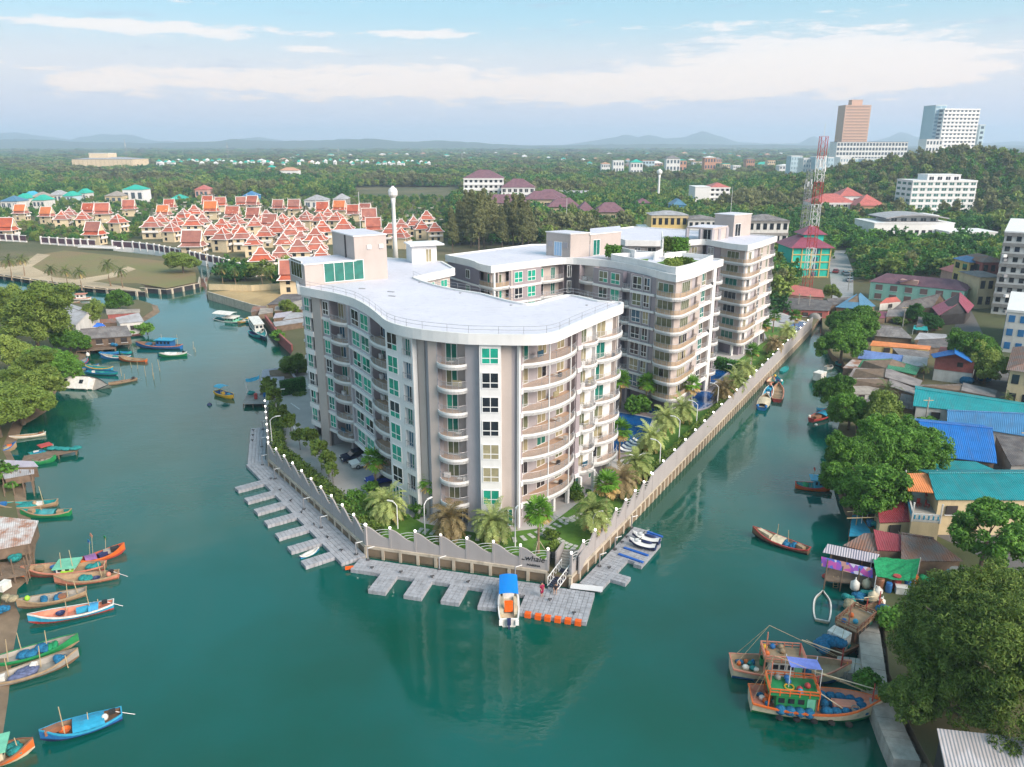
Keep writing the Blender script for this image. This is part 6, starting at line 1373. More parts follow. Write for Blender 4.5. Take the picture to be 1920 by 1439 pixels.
def buoy(x, y, c, lb, r=.45):
    p = G(x, y, 0); m = T(p.x, p.y, 0); o = thing('buoy', lb, 'buoy', m); MB().lathe([(r*.5, -r*.7), (r, -r*.2), (r, r*.3), (r*.55, r*.8), (r*.15, r)], 10).build('float', PC[c], o, m, smooth=True); MB().tube([(0,0,r*.9), (0,0,r*1.5)], .04, 5).build('ring', DKMETAL, o, m)
buoy(393,760,'navy','dark blue buoy afloat left of the car park dock'); buoy(42,1082,'orange','orange float under the rusty stilt shed', .5); buoy(1548,1082,'red','red ball float hung under the banner shack', .4); buoy(1530,797,'white','white float off the canal trees', .25)
SKIN = mat('skin', (.42, .25, .17), .6, .05)
def person(mw, label, joints, radii, edges, clothes, hair, head):
    me = bpy.data.meshes.new('body'); me.from_pydata(joints, edges, []); o = new('person', me, None, mw, label, 'person')
    o.data.materials.append(SKIN); sk = o.modifiers.new('Skin', 'SKIN'); o.modifiers.new('Sub', 'SUBSURF').levels = 1; o.modifiers['Sub'].render_levels = 1
    for v, r in zip(o.data.skin_vertices[0].data, radii): v.radius = (r, r)
    o.data.skin_vertices[0].data[0].use_root = True
    for nm, mb, mt in clothes: mb.build(nm, mt, o, mw, smooth=True)
    MB().blob((head[0], head[1]+.02, head[2]+.03), (.19, .21, .22), 10, 7).build('hair', hair, o, mw, smooth=True)
    MB().blob((head[0]-.03, head[1]-.105, head[2]+.0), (.02, .02, .02), 6, 4).blob((head[0]+.03, head[1]-.105, head[2]), (.02, .02, .02), 6, 4).build('eyes', PC['black'], o, mw)
    return o
MAROON = mat('maroon_cloth', (.28, .015, .06), .85, .1); BLACKC = mat('dark_cloth', (.03, .025, .03), .85, .1)
def people():
    p = G(1016,1119,DZ)
    J = [(0,0,.92), (0,0,1.12), (0,0,1.38), (0,0,1.50), (0,-.01,1.60), (0,-.01,1.68), (-.09,0,.88), (-.10,-.02,.48), (-.10,.02,.08), (-.10,-.12,.03), (.09,0,.88), (.10,.02,.48), (.10,.03,.08), (.10,-.11,.03), (-.19,0,1.36), (-.24,-.02,1.08), (-.20,-.16,.90), (-.19,-.22,.86), (.19,0,1.36), (.24,-.02,1.08), (.21,-.14,.88), (.20,-.20,.84)]
    E_ = [(0,1), (1,2), (2,3), (3,4), (4,5), (0,6), (6,7), (7,8), (8,9), (0,10), (10,11), (11,12), (12,13), (2,14), (14,15), (15,16), (16,17), (2,18), (18,19), (19,20), (20,21)]
    Rr = [.13, .12, .13, .055, .09, .075, .09, .06, .04, .035, .09, .06, .04, .035, .06, .045, .035, .03, .06, .045, .035, .03]
    sh = MB().tube([(0,0,.86), (0,0,1.0), (0,0,1.2), (0,0,1.40), (0,0,1.46)], [.19, .175, .185, .19, .08], 12); sh.tube([(-.17,0,1.39), (-.235,-.02,1.12)], [.085, .07], 8); sh.tube([(.17,0,1.39), (.235,-.02,1.12)], [.085, .07], 8)
    st = MB().tube([(-.09,0,.90), (-.10,-.02,.44)], [.125, .105], 10); st.tube([(.09,0,.90), (.10,.02,.44)], [.125, .105], 10)
    person(T(p.x, p.y, DZ, R(35)), 'person in a maroon shirt standing on the floating platform', J, Rr, E_, [('shirt', sh, MAROON), ('shorts', st, MAROON)], PC['black'], (0, 0, 1.68))
    p = G(1042,1111,DZ)
    J = [(0,0,.42), (0,-.04,.60), (0,-.10,.84), (0,-.13,.94), (0,-.16,1.03), (0,-.17,1.10), (-.09,-.05,.42), (-.12,-.42,.46), (-.12,-.46,.08), (-.12,-.58,.03), (.09,-.05,.42), (.12,-.42,.46), (.12,-.46,.08), (.12,-.58,.03), (-.18,-.10,.82), (-.21,-.26,.62), (-.14,-.40,.54), (-.10,-.44,.53), (.18,-.10,.82), (.21,-.26,.62), (.14,-.40,.54), (.10,-.44,.53)]
    sh = MB().tube([(0,0,.40), (0,-.04,.58), (0,-.09,.80), (0,-.12,.90)], [.19, .18, .19, .08], 12); sh.tube([(-.16,-.10,.83), (-.2,-.24,.66)], [.085, .07], 8); sh.tube([(.16,-.10,.83), (.2,-.24,.66)], [.085, .07], 8)
    st = MB().tube([(-.09,-.02,.42), (-.12,-.40,.46)], [.12, .10], 10); st.tube([(.09,-.02,.42), (.12,-.40,.46)], [.12, .10], 10)
    person(T(p.x, p.y, DZ+.05, R(-12)), 'person in dark clothes sitting at the foot of the gangway', J, Rr, E_, [('shirt', sh, BLACKC), ('shorts', st, BLACKC)], PC['black'], (0, -.17, 1.10))
people()
GLASSD = mat('car_glass', (.015, .02, .025), .05, 0, spec=.6); TYRE = mat('tyre', (.02, .02, .02), .85, .1)
def car(mw, label, paintm, pickup=False, L=4.4, W=1.78):
    o = thing('parked_car', label, 'car', mw); n = 0
    prof = [(-L/2, .35), (-L/2, .82), (-L/2+.35, .95), (-L*.12 if pickup else -L*.30, .98), (L*.22, .95), (L/2-.15, .80), (L/2, .62), (L/2, .35)]
    def ext(pr, w0, w1, mt, nm, par):
        mb = MB(); k = len(pr); mb.add([(x, -w0, z) for x, z in pr]+[(x, w1, z) for x, z in pr], [tuple(range(k)), tuple(reversed(range(k, 2*k)))]+[(i, k+i, k+(i+1) % k, (i+1) % k) for i in range(k)]); return mb.build(nm, mt, par, mw)
    b = ext(prof, W/2, W/2, paintm, 'body', o)
    cab = [(-L*.40, .95), (-L*.30, 1.42), (-L*.02, 1.48), (L*.08, 1.44), (L*.24, .95)] if not pickup else [(-L*.12, .95), (-L*.10, 1.55), (L*.06, 1.58), (L*.22, .95)]
    ext(cab, W/2-.14, W/2-.14, GLASSD, 'windows', b); ext([(x*.97, z+.015) for x, z in cab[1:-1]]+[(cab[-2][0], cab[-2][1]-.08), (cab[1][0], cab[1][1]-.08)], W/2-.2, W/2-.2, paintm, 'roof', b)
    for x in (-L*.31, L*.31):
        for s in (-1, 1):
            w = MB().tube([(x, s*(W/2-.2), .32), (x, s*(W/2+.01), .32)], .32, 12).build('wheel', TYRE, o, mw); MB().tube([(x, s*(W/2-.02), .32), (x, s*(W/2+.02), .32)], .19, 10).build('rim', METAL, w, mw)
    for s in (-.62, .62): MB().box((L/2-.03, s, .70), (.10, .34, .15)).build('headlight', TRIM, b, mw); MB().box((-L/2+.02, s, .74), (.06, .3, .14)).build('tail_light', PC['red'], b, mw)
    MB().box((L/2+.01, 0, .5), (.04, .9, .18)).build('grille', DKMETAL, b, mw)
def carpx(x, y, rz, label, pm, z=GZ, **k): p = G(x, y, z); car(T(p.x, p.y, z+.01, R(rz)), label, pm, **k)
CNAVY = mat('navy_car_paint', (.012, .02, .05), .15, 0, spec=.6); CWHITE = mat('white_car_paint', (.78, .78, .78), .2, 0, spec=.5); CBLUE = mat('blue_car_paint', (.015, .05, .33), .2, 0, spec=.5); CGREY = mat('grey_car_paint', (.30, .33, .37), .25, 0, spec=.5); CRED = mat('red_car_paint', (.35, .02, .02), .25, 0, spec=.5)
carpx(668,862,208,'dark navy car parked under the nearest block', CNAVY); carpx(686,873,208,'white car parked under the nearest block', CWHITE); carpx(717,905,208,'blue car behind the fan palm at the car park', CBLUE)
carpx(1585,516,80,'silver grey car on the lane behind the teal building', CGREY, LAND); carpx(1592,528,75,'second grey car on the lane behind the teal building', CGREY, LAND); carpx(1567,512,60,'small red car beside the teal building', CRED, LAND)
import bmesh
RT = dict(teal=corrugated('teal_sheet_roof', (.005, .25, .28), stain=.28), teald=corrugated('dark_teal_roof', (.005, .20, .23), stain=.3), blue=corrugated('blue_sheet_roof', (.008, .14, .47), stain=.28), steel=corrugated('steel_blue_roof', (.05, .19, .39), stain=.35), sblue=corrugated('slate_blue_roof', (.07, .19, .31), stain=.3),
          grey=corrugated('grey_fibre_roof', (.155, .145, .15), (.24, .225, .225), .3, .9, .5), dgrey=corrugated('dark_fibre_roof', (.085, .08, .085), (.15, .14, .14), .3, .9, .4), lgrey=corrugated('pale_sheet_roof', (.40, .40, .43), (.31, .30, .31), .25, .5, .3), rust=corrugated('rusty_roof', (.20, .16, .15), (.26, .13, .09), .28, .8, .5), red=corrugated('red_sheet_roof', (.33, .055, .07), stain=.25),
          salmon=corrugated('salmon_roof', (.47, .13, .11), stain=.2), orange=corrugated('orange_roof', (.66, .22, .07), stain=.15), green=corrugated('green_sheet_roof', (.02, .16, .08), stain=.2), peri=corrugated('periwinkle_tarp_roof', (.16, .25, .56), stain=.1), purple=corrugated('purple_tile_roof', (.15, .075, .10), (.20, .10, .125), .35, .8, .2), maroon=corrugated('maroon_roof', (.26, .06, .10), stain=.15), lilac=corrugated('lilac_sheet', (.36, .34, .42), (.42, .40, .45), stain=.35), violet=corrugated('violet_roof', (.10, .08, .19), stain=.15), mixed=corrugated('patchy_zinc_roof', (.34, .17, .11), (.56, .54, .54), .22, .6, .12), straw=corrugated('weathered_pale_roof', (.36, .32, .28), (.26, .23, .21), .3, .85, .4))
WL = dict(cream=mat('cream_wall', (.56, .46, .29), .8, .08, .5, stain=.3), white=mat('white_wall', (.60, .59, .57), .8, .06, .5, stain=.3), wood=mat('plank_wall', (.17, .12, .085), .9, .2, 1.2, stain=.4), grey=mat('grey_block_wall', (.26, .25, .24), .9, .12, .8, stain=.4), mint=mat('mint_wall', (.30, .56, .47), .8, .06, .4, stain=.2), brick=mat('red_siding', (.33, .10, .09), .8, .15, 1.5, stain=.3), dark=mat('dark_wall', (.045, .04, .04), .9, .2, 1.), teal=mat('teal_wall', (.02, .50, .40), .7, .05, .4, stain=.1), yellow=mat('yellow_wall', (.56, .42, .17), .8, .06, .5, stain=.2), pink=mat('pink_wall', (.55, .33, .28), .8, .06, .5), blue=mat('blue_wall', (.06, .25, .45), .7, .1, .6))
def slope(o, q, m, th=.10, name='roof_slope', sheets=0):
    """one roof plane: q = eave left, eave right, ridge right, ridge left (world)"""
    a, b, c, d = [Vector(v) for v in q]; x = (b-a).normalized(); n = x.cross(d-a).normalized(); y = n.cross(x)
    if n.z < 0: n = -n
    mw = Matrix(((x.x, y.x, n.x, a.x), (x.y, y.y, n.y, a.y), (x.z, y.z, n.z, a.z), (0, 0, 0, 1))); iv = mw.inverted(); P = [iv @ v for v in (a, b, c, d)]
    lo = [(p.x, p.y, -th) for p in P]; hi = [(p.x, p.y, 0) for p in P]
    mb = MB().add(lo+hi, [(3,2,1,0), (4,5,6,7), (0,1,5,4), (1,2,6,5), (2,3,7,6), (3,0,4,7)]); return mb.build(name, m, o, mw)
def hull_wall(o, pts, z0, m, inset=.94, drop=.16, name='wall', top=True):
    c = sum((Vector(p) for p in pts), Vector())/len(pts); bm = bmesh.new()
    for p in pts:
        q = c+(Vector(p)-c)*inset
        if top: bm.verts.new((q.x, q.y, p[2]-drop))
        bm.verts.new((q.x, q.y, z0))
    bmesh.ops.convex_hull(bm, input=bm.verts); me = bpy.data.meshes.new(name); bm.to_mesh(me); bm.free(); me.materials.append(m); return new(name, me, o)
def house(label, slopes, roof, wall, z0=None, wins=0, name='house', cat='house', back=False, caps=True, ze=None, wz=.55, door=False, wm=None, group=None, inset=.94):
    """slopes: list of four (px, py, z) corners each: eave left, eave right, ridge right, ridge left"""
    z0 = LAND-.1 if z0 is None else z0; Q = [[G(*p) for p in s] for s in slopes]
    for q in Q:
        n_ = (q[1]-q[0]).cross(q[3]-q[0]).normalized(); q[2] -= n_*n_.dot(q[2]-q[0])
    if back:
        a, b, c, d = Q[0]; Q.append([Vector((2*c.x-b.x, 2*c.y-b.y, b.z)), Vector((2*d.x-a.x, 2*d.y-a.y, a.z)), d.copy(), c.copy()])
    allp = [p for q in Q for p in q]; c0 = sum(allp, Vector())/len(allp); o = thing(name, label, cat, T(c0.x, c0.y, z0), group)
    rm = roof if isinstance(roof, (list, tuple)) else [roof]*len(Q)
    for i, q in enumerate(Q): slope(o, q, rm[min(i, len(rm)-1)] if not isinstance(rm[0], str) else RT[rm[min(i, len(rm)-1)]])
    if wall: hull_wall(o, allp, z0, WL[wall] if isinstance(wall, str) else wall, inset)
    if back and caps: MB().tube([Q[0][2]+Vector((0,0,.04)), Q[0][3]+Vector((0,0,.04))], .13, 6).build('ridge_cap', RT[roof] if isinstance(roof, str) else rm[0] if not isinstance(rm[0], str) else RT[rm[0]], o)
    if wins:
        a, b = Q[0][0], Q[0][1]; ctr = c0; d = (b-a); n2 = Vector((d.y, -d.x, 0)).normalized(); rz = math.atan2(d.y, d.x)
        mid = (a+b)/2; w = mid+(ctr-mid)*(1-inset); off = n2.dot(w-mid)
        if n2.dot(mid-ctr) < 0: n2 = -n2
        for k in range(wins):
            p = a+d*((k+.7)/(wins+.4)); p = p+(ctr-mid).normalized()*((ctr-mid).length*(1-inset)); zz = z0+(min(a.z, b.z)-z0)*wz
            p = p+n2*.12; w_ = new('window', unit_mesh(wm or WL['dark']), o, T(p.x, p.y, zz, rz, (min(1.3, d.length/(wins+.4)*.55), .12, 1.1)))
            new('sill', unit_mesh(TRIM), w_, T(p.x, p.y, zz-.6, rz, (min(1.5, d.length/(wins+.4)*.62), .22, .08)))
    return o
def q4(ze, zr, *xy): return [(xy[0], xy[1], ze), (xy[2], xy[3], ze), (xy[4], xy[5], zr), (xy[6], xy[7], zr)]
rg = 'houses on the right bank'
house('long bright teal roofed shed on the right bank', [q4(4.2, 5.4, 1712,761, 1935,784, 1935,757, 1716,729)], 'teal', 'white', wins=3, back=True)
house('steel blue sheet roof between the teal and bright blue roofs', [q4(3.6, 4.6, 1776,795, 1935,820, 1935,784, 1776,770)], 'steel', 'white', wins=2, back=True)
house('bright blue roofed house with an orange eave board behind the big trees', [q4(3.8, 6.0, 1735,853, 1870,869, 1861,804, 1722,790)], 'blue', 'wood', wins=4, back=True)
house('low dark teal roof tucked under the bright blue roof', [q4(3.2, 4.0, 1722,887, 1878,886, 1830,864, 1736,861)], 'teald', 'grey')
house('dark grey roof at the right edge beside the bright blue roof', [q4(3.6, 4.6, 1896,873, 1945,872, 1945,820, 1866,815)], 'dgrey', 'grey')
house('cream two storey house with a wide teal roof at the right edge', [q4(6.0, 7.4, 1755,937, 1960,938, 1960,888, 1741,888)], 'teald', 'cream', wins=4, back=True, wz=.7)
def terrace_house():
    o = house('cream house with an orange awning over its roof terrace', [q4(6.4, 6.9, 1702,920, 1750,924, 1741,888, 1696,888)], 'orange', None)
    F_ = [G(x, y, 3.9) for x, y in ((1709,978), (1762,982), (1752,915), (1694,915))]; hull_wall(o, [Vector((p.x, p.y, 3.9)) for p in F_], LAND-.1, WL['cream'], 1.0, 0)
    MB().prism([V2(p) for p in F_], 3.92, 3.98).build('terrace_floor', CONC, o)
    for i, j in ((3, 0), (0, 1)):
        MB().strip([V2(F_[i]), V2(F_[j])], 3.9, 4.25, .15).build('parapet', WL['white'], o); MB().strip([V2(F_[i]), V2(F_[j])], 4.75, 4.9, .15).build('parapet_rail', WL['white'], o)
        d = V2(F_[j])-V2(F_[i]); n = int(d.length/.45)
        for k in range(n): p = V2(F_[i])+d*((k+.5)/n); boxo('baluster', (p.x, p.y, 4.5), (.14, .14, .5), PC['sky'], o, math.atan2(d.y, d.x))
    for p in F_: boxo('post', (p.x, p.y, 5.1), (.14, .14, 2.4), WL['white'], o)
    for i, (x, y) in enumerate(((1722,950), (1738,952), (1738,935))):
        p = G(x, y, 3.98); m = T(p.x, p.y, 3.98, .7*i); c = thing('chair', ('left', 'right', 'back')[i]+' red plastic chair on the roof terrace', 'chair', m, 'terrace chairs')
        MB().box((0,0,.42), (.42, .42, .05)).build('seat', PC['red'], c, m); MB().box((0,.2,.7), (.42, .05, .55)).build('backrest', PC['red'], c, m)
        for a in (-.18, .18):
            for b in (-.18, .18): MB().box((a, b, .2), (.05, .05, .4)).build('leg', PC['red'], c, m)
    p = G(1765,975,2.6); boxo('door_awning', (p.x-.6, p.y-.6, 3.0), (1.7, .6, .12), PC['rust'], o, -.1); p = G(1722,992,2.2); boxo('window', (p.x, p.y, 2.3), (2.6, .2, 1.1), WL['dark'], o, -.08)
terrace_house()
house('flat red roofed annexe left of the orange awning', [q4(3.4, 4.2, 1649,980, 1710,978, 1695,930, 1643,933)], 'red', 'cream', wins=1)
house('sprawling weathered grey roof beside the banner shack', [q4(2.9, 4.3, 1690,1052, 1806,1052, 1752,1007, 1690,1001)], 'rust', 'wood', back=True)
house('rusty grey roof over the water left of the sprawling roof', [q4(2.9, 3.7, 1580,1023, 1648,1040, 1660,1003, 1620,1000)], 'rust', 'wood', z0=.6)
house('faded red roof patch between two grey roofs', [q4(3.2, 4.3, 1645,1032, 1692,1034, 1690,1000, 1638,993)], 'red', 'wood')
def banner_mat():
    m = mat('printed_banner', (.30, .12, .48), .6, 0); t = m.node_tree; b = t.nodes['Principled BSDF']; g = t.nodes.new('ShaderNodeTexCoord'); v = t.nodes.new('ShaderNodeTexVoronoi'); v.inputs['Scale'].default_value = 2.2
    t.links.new(g.outputs['Object'], v.inputs['Vector']); r = t.nodes.new('ShaderNodeValToRGB'); r.color_ramp.interpolation = 'CONSTANT'; e = r.color_ramp.elements
    e[0].color = (.10, .16, .60, 1); e[1].position = .34; e[1].color = (.35, .10, .50, 1)
    for p, c in ((.5, (.62, .60, .74, 1)), (.66, (.58, .30, .26, 1)), (.8, (.55, .10, .40, 1))): q = e.new(p); q.color = c
    sp = t.nodes.new('ShaderNodeSeparateColor'); t.links.new(v.outputs['Color'], sp.inputs[0]); t.links.new(sp.outputs[0], r.inputs[0]); t.links.new(r.outputs[0], b.inputs['Base Color']); return m
def stilts(o, pts, z1, n=4, r=.07):
    for a, b in zip(pts, pts[1:]+pts[:1]):
        for k in range(n): p = V2(a)+(V2(b)-V2(a))*(k/n); MB().tube([(p.x, p.y, -1.0), (p.x+random.uniform(-.08, .08), p.y, z1)], r, 5).build('stilt', WL['wood'], o)
def banner_shack():
    o = house('lilac roofed stilt shack with a printed banner along its eave', [q4(3.1, 3.9, 1542,1036, 1638,1056, 1650,1040, 1552,1020)], 'lilac', None, name='stilt_shack', cat='shack')
    a, b = G(1540,1044,3.0), G(1636,1066,3.0)
    slope(o, [a-Vector((0,.35,.95)), b-Vector((0,.35,.95)), b, a], banner_mat(), .04, 'banner'); F_ = [G(x, y, 1.1) for x, y in ((1546,1088), (1640,1100), (1645,1070), (1556,1060))]
    MB().prism([V2(p) for p in F_], 1.0, 1.12).build('floor', WL['wood'], o); stilts(o, F_, 3.0, 3); MB().strip([V2(F_[3]), V2(F_[2])], 1.1, 2.9, .1).build('wall', WL['dark'], o); MB().strip([V2(F_[2]), V2(F_[1])], 1.1, 2.9, .1).build('wall', WL['wood'], o)
    la = G(1568,1098,.3); ld_ = MB()
    for s in (-.25, .25): ld_.bar((la.x+s, la.y, -.3), (la.x+s, la.y+.4, 1.2), .06)
    for k in range(5): ld_.bar((la.x-.25, la.y+.08*k, .0+.25*k), (la.x+.25, la.y+.08*k, .25*k), .05)
    ld_.build('ladder', WOODP, o)
banner_shack()
def tarp(label, pts, m, sag=.25, posts=True, name='tarpaulin'):
    P = [G(*p) for p in pts]; c = sum(P, Vector())/4; o = thing(name, label, 'tarpaulin', T(c.x, c.y, LAND)); mb = MB(); n = 7; rn = random.Random(label); V_ = []
    for i in range(n+1):
        for j in range(n+1):
            u, v = i/n, j/n; p = P[0]*(1-u)*(1-v)+P[1]*u*(1-v)+P[2]*u*v+P[3]*(1-u)*v; V_.append(p+Vector((0, 0, -sag*4*u*(1-u)*(.5+v*(1-v)*2)+rn.uniform(-.09, .09))))
    for i in range(n):
        for j in range(n): k = i*(n+1)+j; mb.f.append([k, k+n+1, k+n+2, k+1]); mb.m.append(0)
    mb.v = [tuple(v) for v in V_]; mb.build('sheet', m, o, smooth=False)
    if posts:
        for p in P: MB().tube([(p.x, p.y, 0), tuple(p)], .05, 5).build('post', HOOP, o)
    return o
tarp('bright green shade net sagging beside the banner shack', [(1643,1080,2.9), (1716,1088,2.9), (1726,1046,3.6), (1636,1042,3.6)], NETG, .5)
tarp('dark green net hung on poles at the waterside platform', [(1618,962,2.6), (1652,960,2.6), (1660,948,3.0), (1630,946,3.0)], NETG, .4)
def platform():
    o = thing('waterside_platform', 'pale blue waterside platform of planks and poles', 'platform', T(*G(1610,1000,1))); P = [G(x, y, 1.2) for x, y in ((1592,1005), (1645,1004), (1652,968), (1598,966))]
    MB().prism([V2(p) for p in P], 1.08, 1.2).build('deck', PC['sky'], o); stilts(o, P, 1.1, 3); fr = MB()
    for (x0, y0, x1, y1) in ((1588,950, 1645,944), (1588,960, 1650,956), (1588,972, 1650,970)): fr.bar(G(x0, y0, 3.0), G(x1, y1, 3.0), .08)
    for x, y in ((1605,985), (1650,980), (1600,960)): p = G(x, y, 1.2); fr.tube([(p.x, p.y, 0), (p.x, p.y, 3.2)], .06, 5)
    fr.build('frame', WOODP, o)
platform()
def item(kind, x, y, z, c, lb, s=1.0, group=None):
    p = G(x, y, z); m = T(p.x, p.y, z, random.uniform(0, 3), s); rn = random.Random(lb)
    if kind == 'bundle':
        o = thing('net_bundle', lb, 'net', m, group); mb = MB()
        for j in range(5): mb.blob((rn.uniform(-.4, .4), rn.uniform(-.4, .4), .3+rn.uniform(0, .35)), (rn.uniform(.7, 1.1), rn.uniform(.6, 1.0), rn.uniform(.5, .8)), 9, 6, jit=.1, rnd=rn)
        mb.build('net', NETS[c], o, m, smooth=True)
    elif kind == 'drum': o = thing('plastic_drum', lb, 'drum', m, group); MB().lathe([(.30, 0), (.33, .1), (.31, .3), (.34, .5), (.31, .8), (.33, .95), (.1, 1.0)], 12).build('body', PC[c], o, m, smooth=True); MB().lathe([(.28, 1.0), (.28, 1.05)], 12).build('lid', PC[c], o, m)
    elif kind == 'box': o = thing('cool_box', lb, 'box', m, group); MB().box((0,0,.35), (1.2, .8, .7)).build('body', PC[c], o, m); MB().box((0,0,.74), (1.26, .86, .1)).build('lid', PC[c], o, m)
    elif kind == 'jug': o = thing('plastic_can', lb, 'can', m, group); MB().lathe([(.3, 0), (.36, .1), (.36, .6), (.15, .75), (.1, .85)], 10).build('body', PC[c], o, m, smooth=True); MB().tube([(.1,0,.85), (.2,0,.95), (.3,0,.7)], .04, 5).build('handle', PC[c], o, m)
    elif kind == 'jar': o = thing('water_jar', lb, 'jar', m, group); MB().lathe([(.8, 0), (1.0, .5), (1.0, 1.4), (.95, 1.5), (.8, 1.5), (.75, .3)], 16).build('body', CONC, o, m, smooth=True); MB().lathe([(.9, 1.48), (1.04, 1.5), (1.04, 1.58), (.9, 1.58)], 16).build('rim', CONC, o, m)
for a in (('bundle',1590,1130,.2,'teal','teal net heap left of the white cans'), ('bundle',1608,1125,.3,'blue','blue net heap behind the brown trawler'), ('bundle',1597,1145,.1,'straw','straw coloured net in the shallows beside the trawler', 1.2), ('bundle',1625,1120,.5,'teal','teal net heap right of the white cans'), ('bundle',1560,1215,.6,'blue','big blue trap heap on the stone jetty', 1.5), ('bundle',1540,1222,.6,'blue','second blue trap heap behind the salmon trawler', 1.4), ('jug',1602,1105,.8,'white','white plastic can on the net heap', 1.3), ('jug',1624,1102,.8,'cream','cream plastic can on the net heap', 1.2), ('jug',1636,1128,.6,'cream','cream can at the trawler bow', 1.4), ('jug',1645,1118,.8,'white','white can nearest the blue drum', 1.3),
          ('drum',1665,1110,LAND,'blue','blue drum beside the red bin'), ('drum',1679,1103,LAND,'red','red bin under the green net', 1.4), ('drum',1648,1105,LAND,'rust','brown drum left of the blue drum', 1.3), ('box',1710,1090,LAND,'orange','orange cool box at the right end of the green net'), ('drum',1778,1086,LAND,'sky','light blue barrel under the sprawling roof'), ('bundle',1795,1088,LAND,'teal','teal net heap beside the light blue barrel'), ('jar',1796,1096,LAND,'grey','large concrete water jar below the right tree'), ('bundle',1905,1100,LAND,'green','green covered heap at the right edge', 2.), ('bundle',1630,985,1.2,'blue','blue net heap on the pale platform'), ('bundle',1640,990,1.2,'teal','teal net heap on the pale platform'), ('box',1690,1112,LAND,'white','white cool box behind the red bin'), ('drum',1700,1106,LAND,'blue','blue drum right of the red bin'), ('bundle',1735,1095,LAND,'green','green net heap under the sprawling roof'), ('jug',1652,1135,LAND,'white','white can on the quay beside the trawler bow'), ('bundle',1655,1150,LAND,'blue','blue net heap on the quay behind the brown trawler')): item(*a[:6], *(a[6:]))
def near_quay():
    o = thing('quay_wall', 'grey concrete walkway along the near right bank', 'quay wall', T(*G(1690,1300,1))); ln = [V2(G(x, y, 1.4)) for x, y in ((1640,1150), (1650,1190), (1664,1286), (1700,1375), (1726,1430))]
    W = offset_line(ln, -1.9); rn = random.Random(4)
    for i in range(4):
        for k in range(4): a = ln[i]+(ln[i+1]-ln[i])*(k/4+.004); b = ln[i]+(ln[i+1]-ln[i])*((k+1)/4-.004); c = W[i]+(W[i+1]-W[i])*((k+1)/4-.004); d = W[i]+(W[i+1]-W[i])*(k/4+.004); MB().prism([a, b, c, d], -1, 1.5+rn.uniform(-.02, .02)).build('slab', CONC, o)
    rk = MB(); rn = random.Random(9)
    for i in range(4):
        for k in range(24): p = ln[i]+(ln[i+1]-ln[i])*rn.random(); n_ = offset_line([ln[i], ln[i+1]], 1)[0]-ln[i]; q = p+n_*rn.uniform(.1, 1.0); rk.blob((q.x, q.y, rn.uniform(-.2, .5)), (rn.uniform(.3, .9), rn.uniform(.3, .9), rn.uniform(.3, .6)), 7, 4, jit=.2, rnd=rn)
    rk.build('rocks', mat('bank_rock', (.17, .15, .13), .95, .25, 1.2, bumps=.5), o)['kind'] = 'stuff'
    j = thing('jetty', 'narrow stone jetty between the two trawlers', 'jetty', T(*G(1600,1245,1))); P = [G(x, y, 1.1) for x, y in ((1565,1258), (1650,1270), (1652,1240), (1570,1230))]
    for k in range(7): u0, u1 = k/7+.006, (k+1)/7-.006; MB().prism([V2(P[0].lerp(P[1], u0)), V2(P[0].lerp(P[1], u1)), V2(P[3].lerp(P[2], u1)), V2(P[3].lerp(P[2], u0))], -.8, 1.1).build('slab', CONC, j)
near_quay()
house('large pale corrugated roof in the bottom right corner', [q4(3.2, 4.8, 1778,1470, 2000,1500, 1990,1392, 1757,1366)], 'lgrey', 'dark', wins=0)
def mint_house():
    z0, z1 = 6.6, 8.4; E_ = [G(x, y, z0) for x, y in ((1629,528), (1812,546))]; d = (E_[1]-E_[0]); n2 = Vector((-d.y, d.x, 0)).normalized()*9.5; B_ = [E_[0]+n2, E_[1]+n2]; r0 = E_[0]+d*.14+n2*.5+Vector((0,0,2.2)); r1 = E_[1]-d*.14+n2*.5+Vector((0,0,2.2))
    o = thing('hotel_building', 'long mint green two storey building with a purple tiled roof', 'building', T(*G(1720,560,LAND)))
    for q in ([E_[0], E_[1], r1, r0], [B_[1], B_[0], r0, r1]): slope(o, q, RT['purple'])
    for q in ([E_[1], B_[1], r1], [B_[0], E_[0], r0]): MB().add([tuple(v) for v in q]+[tuple(v-Vector((0,0,.1))) for v in q], [(0,1,2), (5,4,3)]).build('roof_slope', RT['purple'], o)
    hull_wall(o, [E_[0], E_[1], B_[1], B_[0]], LAND-.1, WL['mint'], .96, .05); rz = math.atan2(d.y, d.x)
    for fl, zz in ((0, 5.2), (1, 2.6)):
        for k in range(6):
            p = E_[0]+d*((k+.75)/6.4)+n2*.014; w = new('window', unit_mesh(mat('brown_shutter', (.20, .13, .12), .7, .1)), o, T(p.x, p.y, zz, rz, (1.9, .1, 1.5))); new('sill', unit_mesh(TRIM), w, T(p.x, p.y-.05, zz-.85, rz, (2.1, .2, .1)))
            if k % 2 == 0: boxo('air_conditioner', (p.x+1.7, p.y-.25, zz-1.6), (.8, .4, .55), TRIM, o, rz)
    p = E_[0]+d*.42+n2*.12; boxo('dormer', (p.x, p.y, 7.2), (4.6, 1.6, 1.7), WL['pink'], o, rz); boxo('dormer_window', (p.x-.02, p.y-.86, 7.1), (3.6, .1, 1.1), DARKP, o, rz)
    for s in (-1, 1): slope(o, [p+Vector((s*2.8, -1.1, .85))-Vector((0,0,0)), p+Vector((s*2.8, 1.4, .85)), p+Vector((0, 1.4, 1.7)), p+Vector((0, -1.1, 1.7))], RT['purple'], .08)
mint_house()
house('hipped slate blue roof behind the round canal trees', [q4(3.6, 6.0, 1566,576, 1612,580, 1610,553, 1606,551), q4(3.6, 6.0, 1612,580, 1642,574, 1612,551, 1610,553)], 'sblue', 'wood')
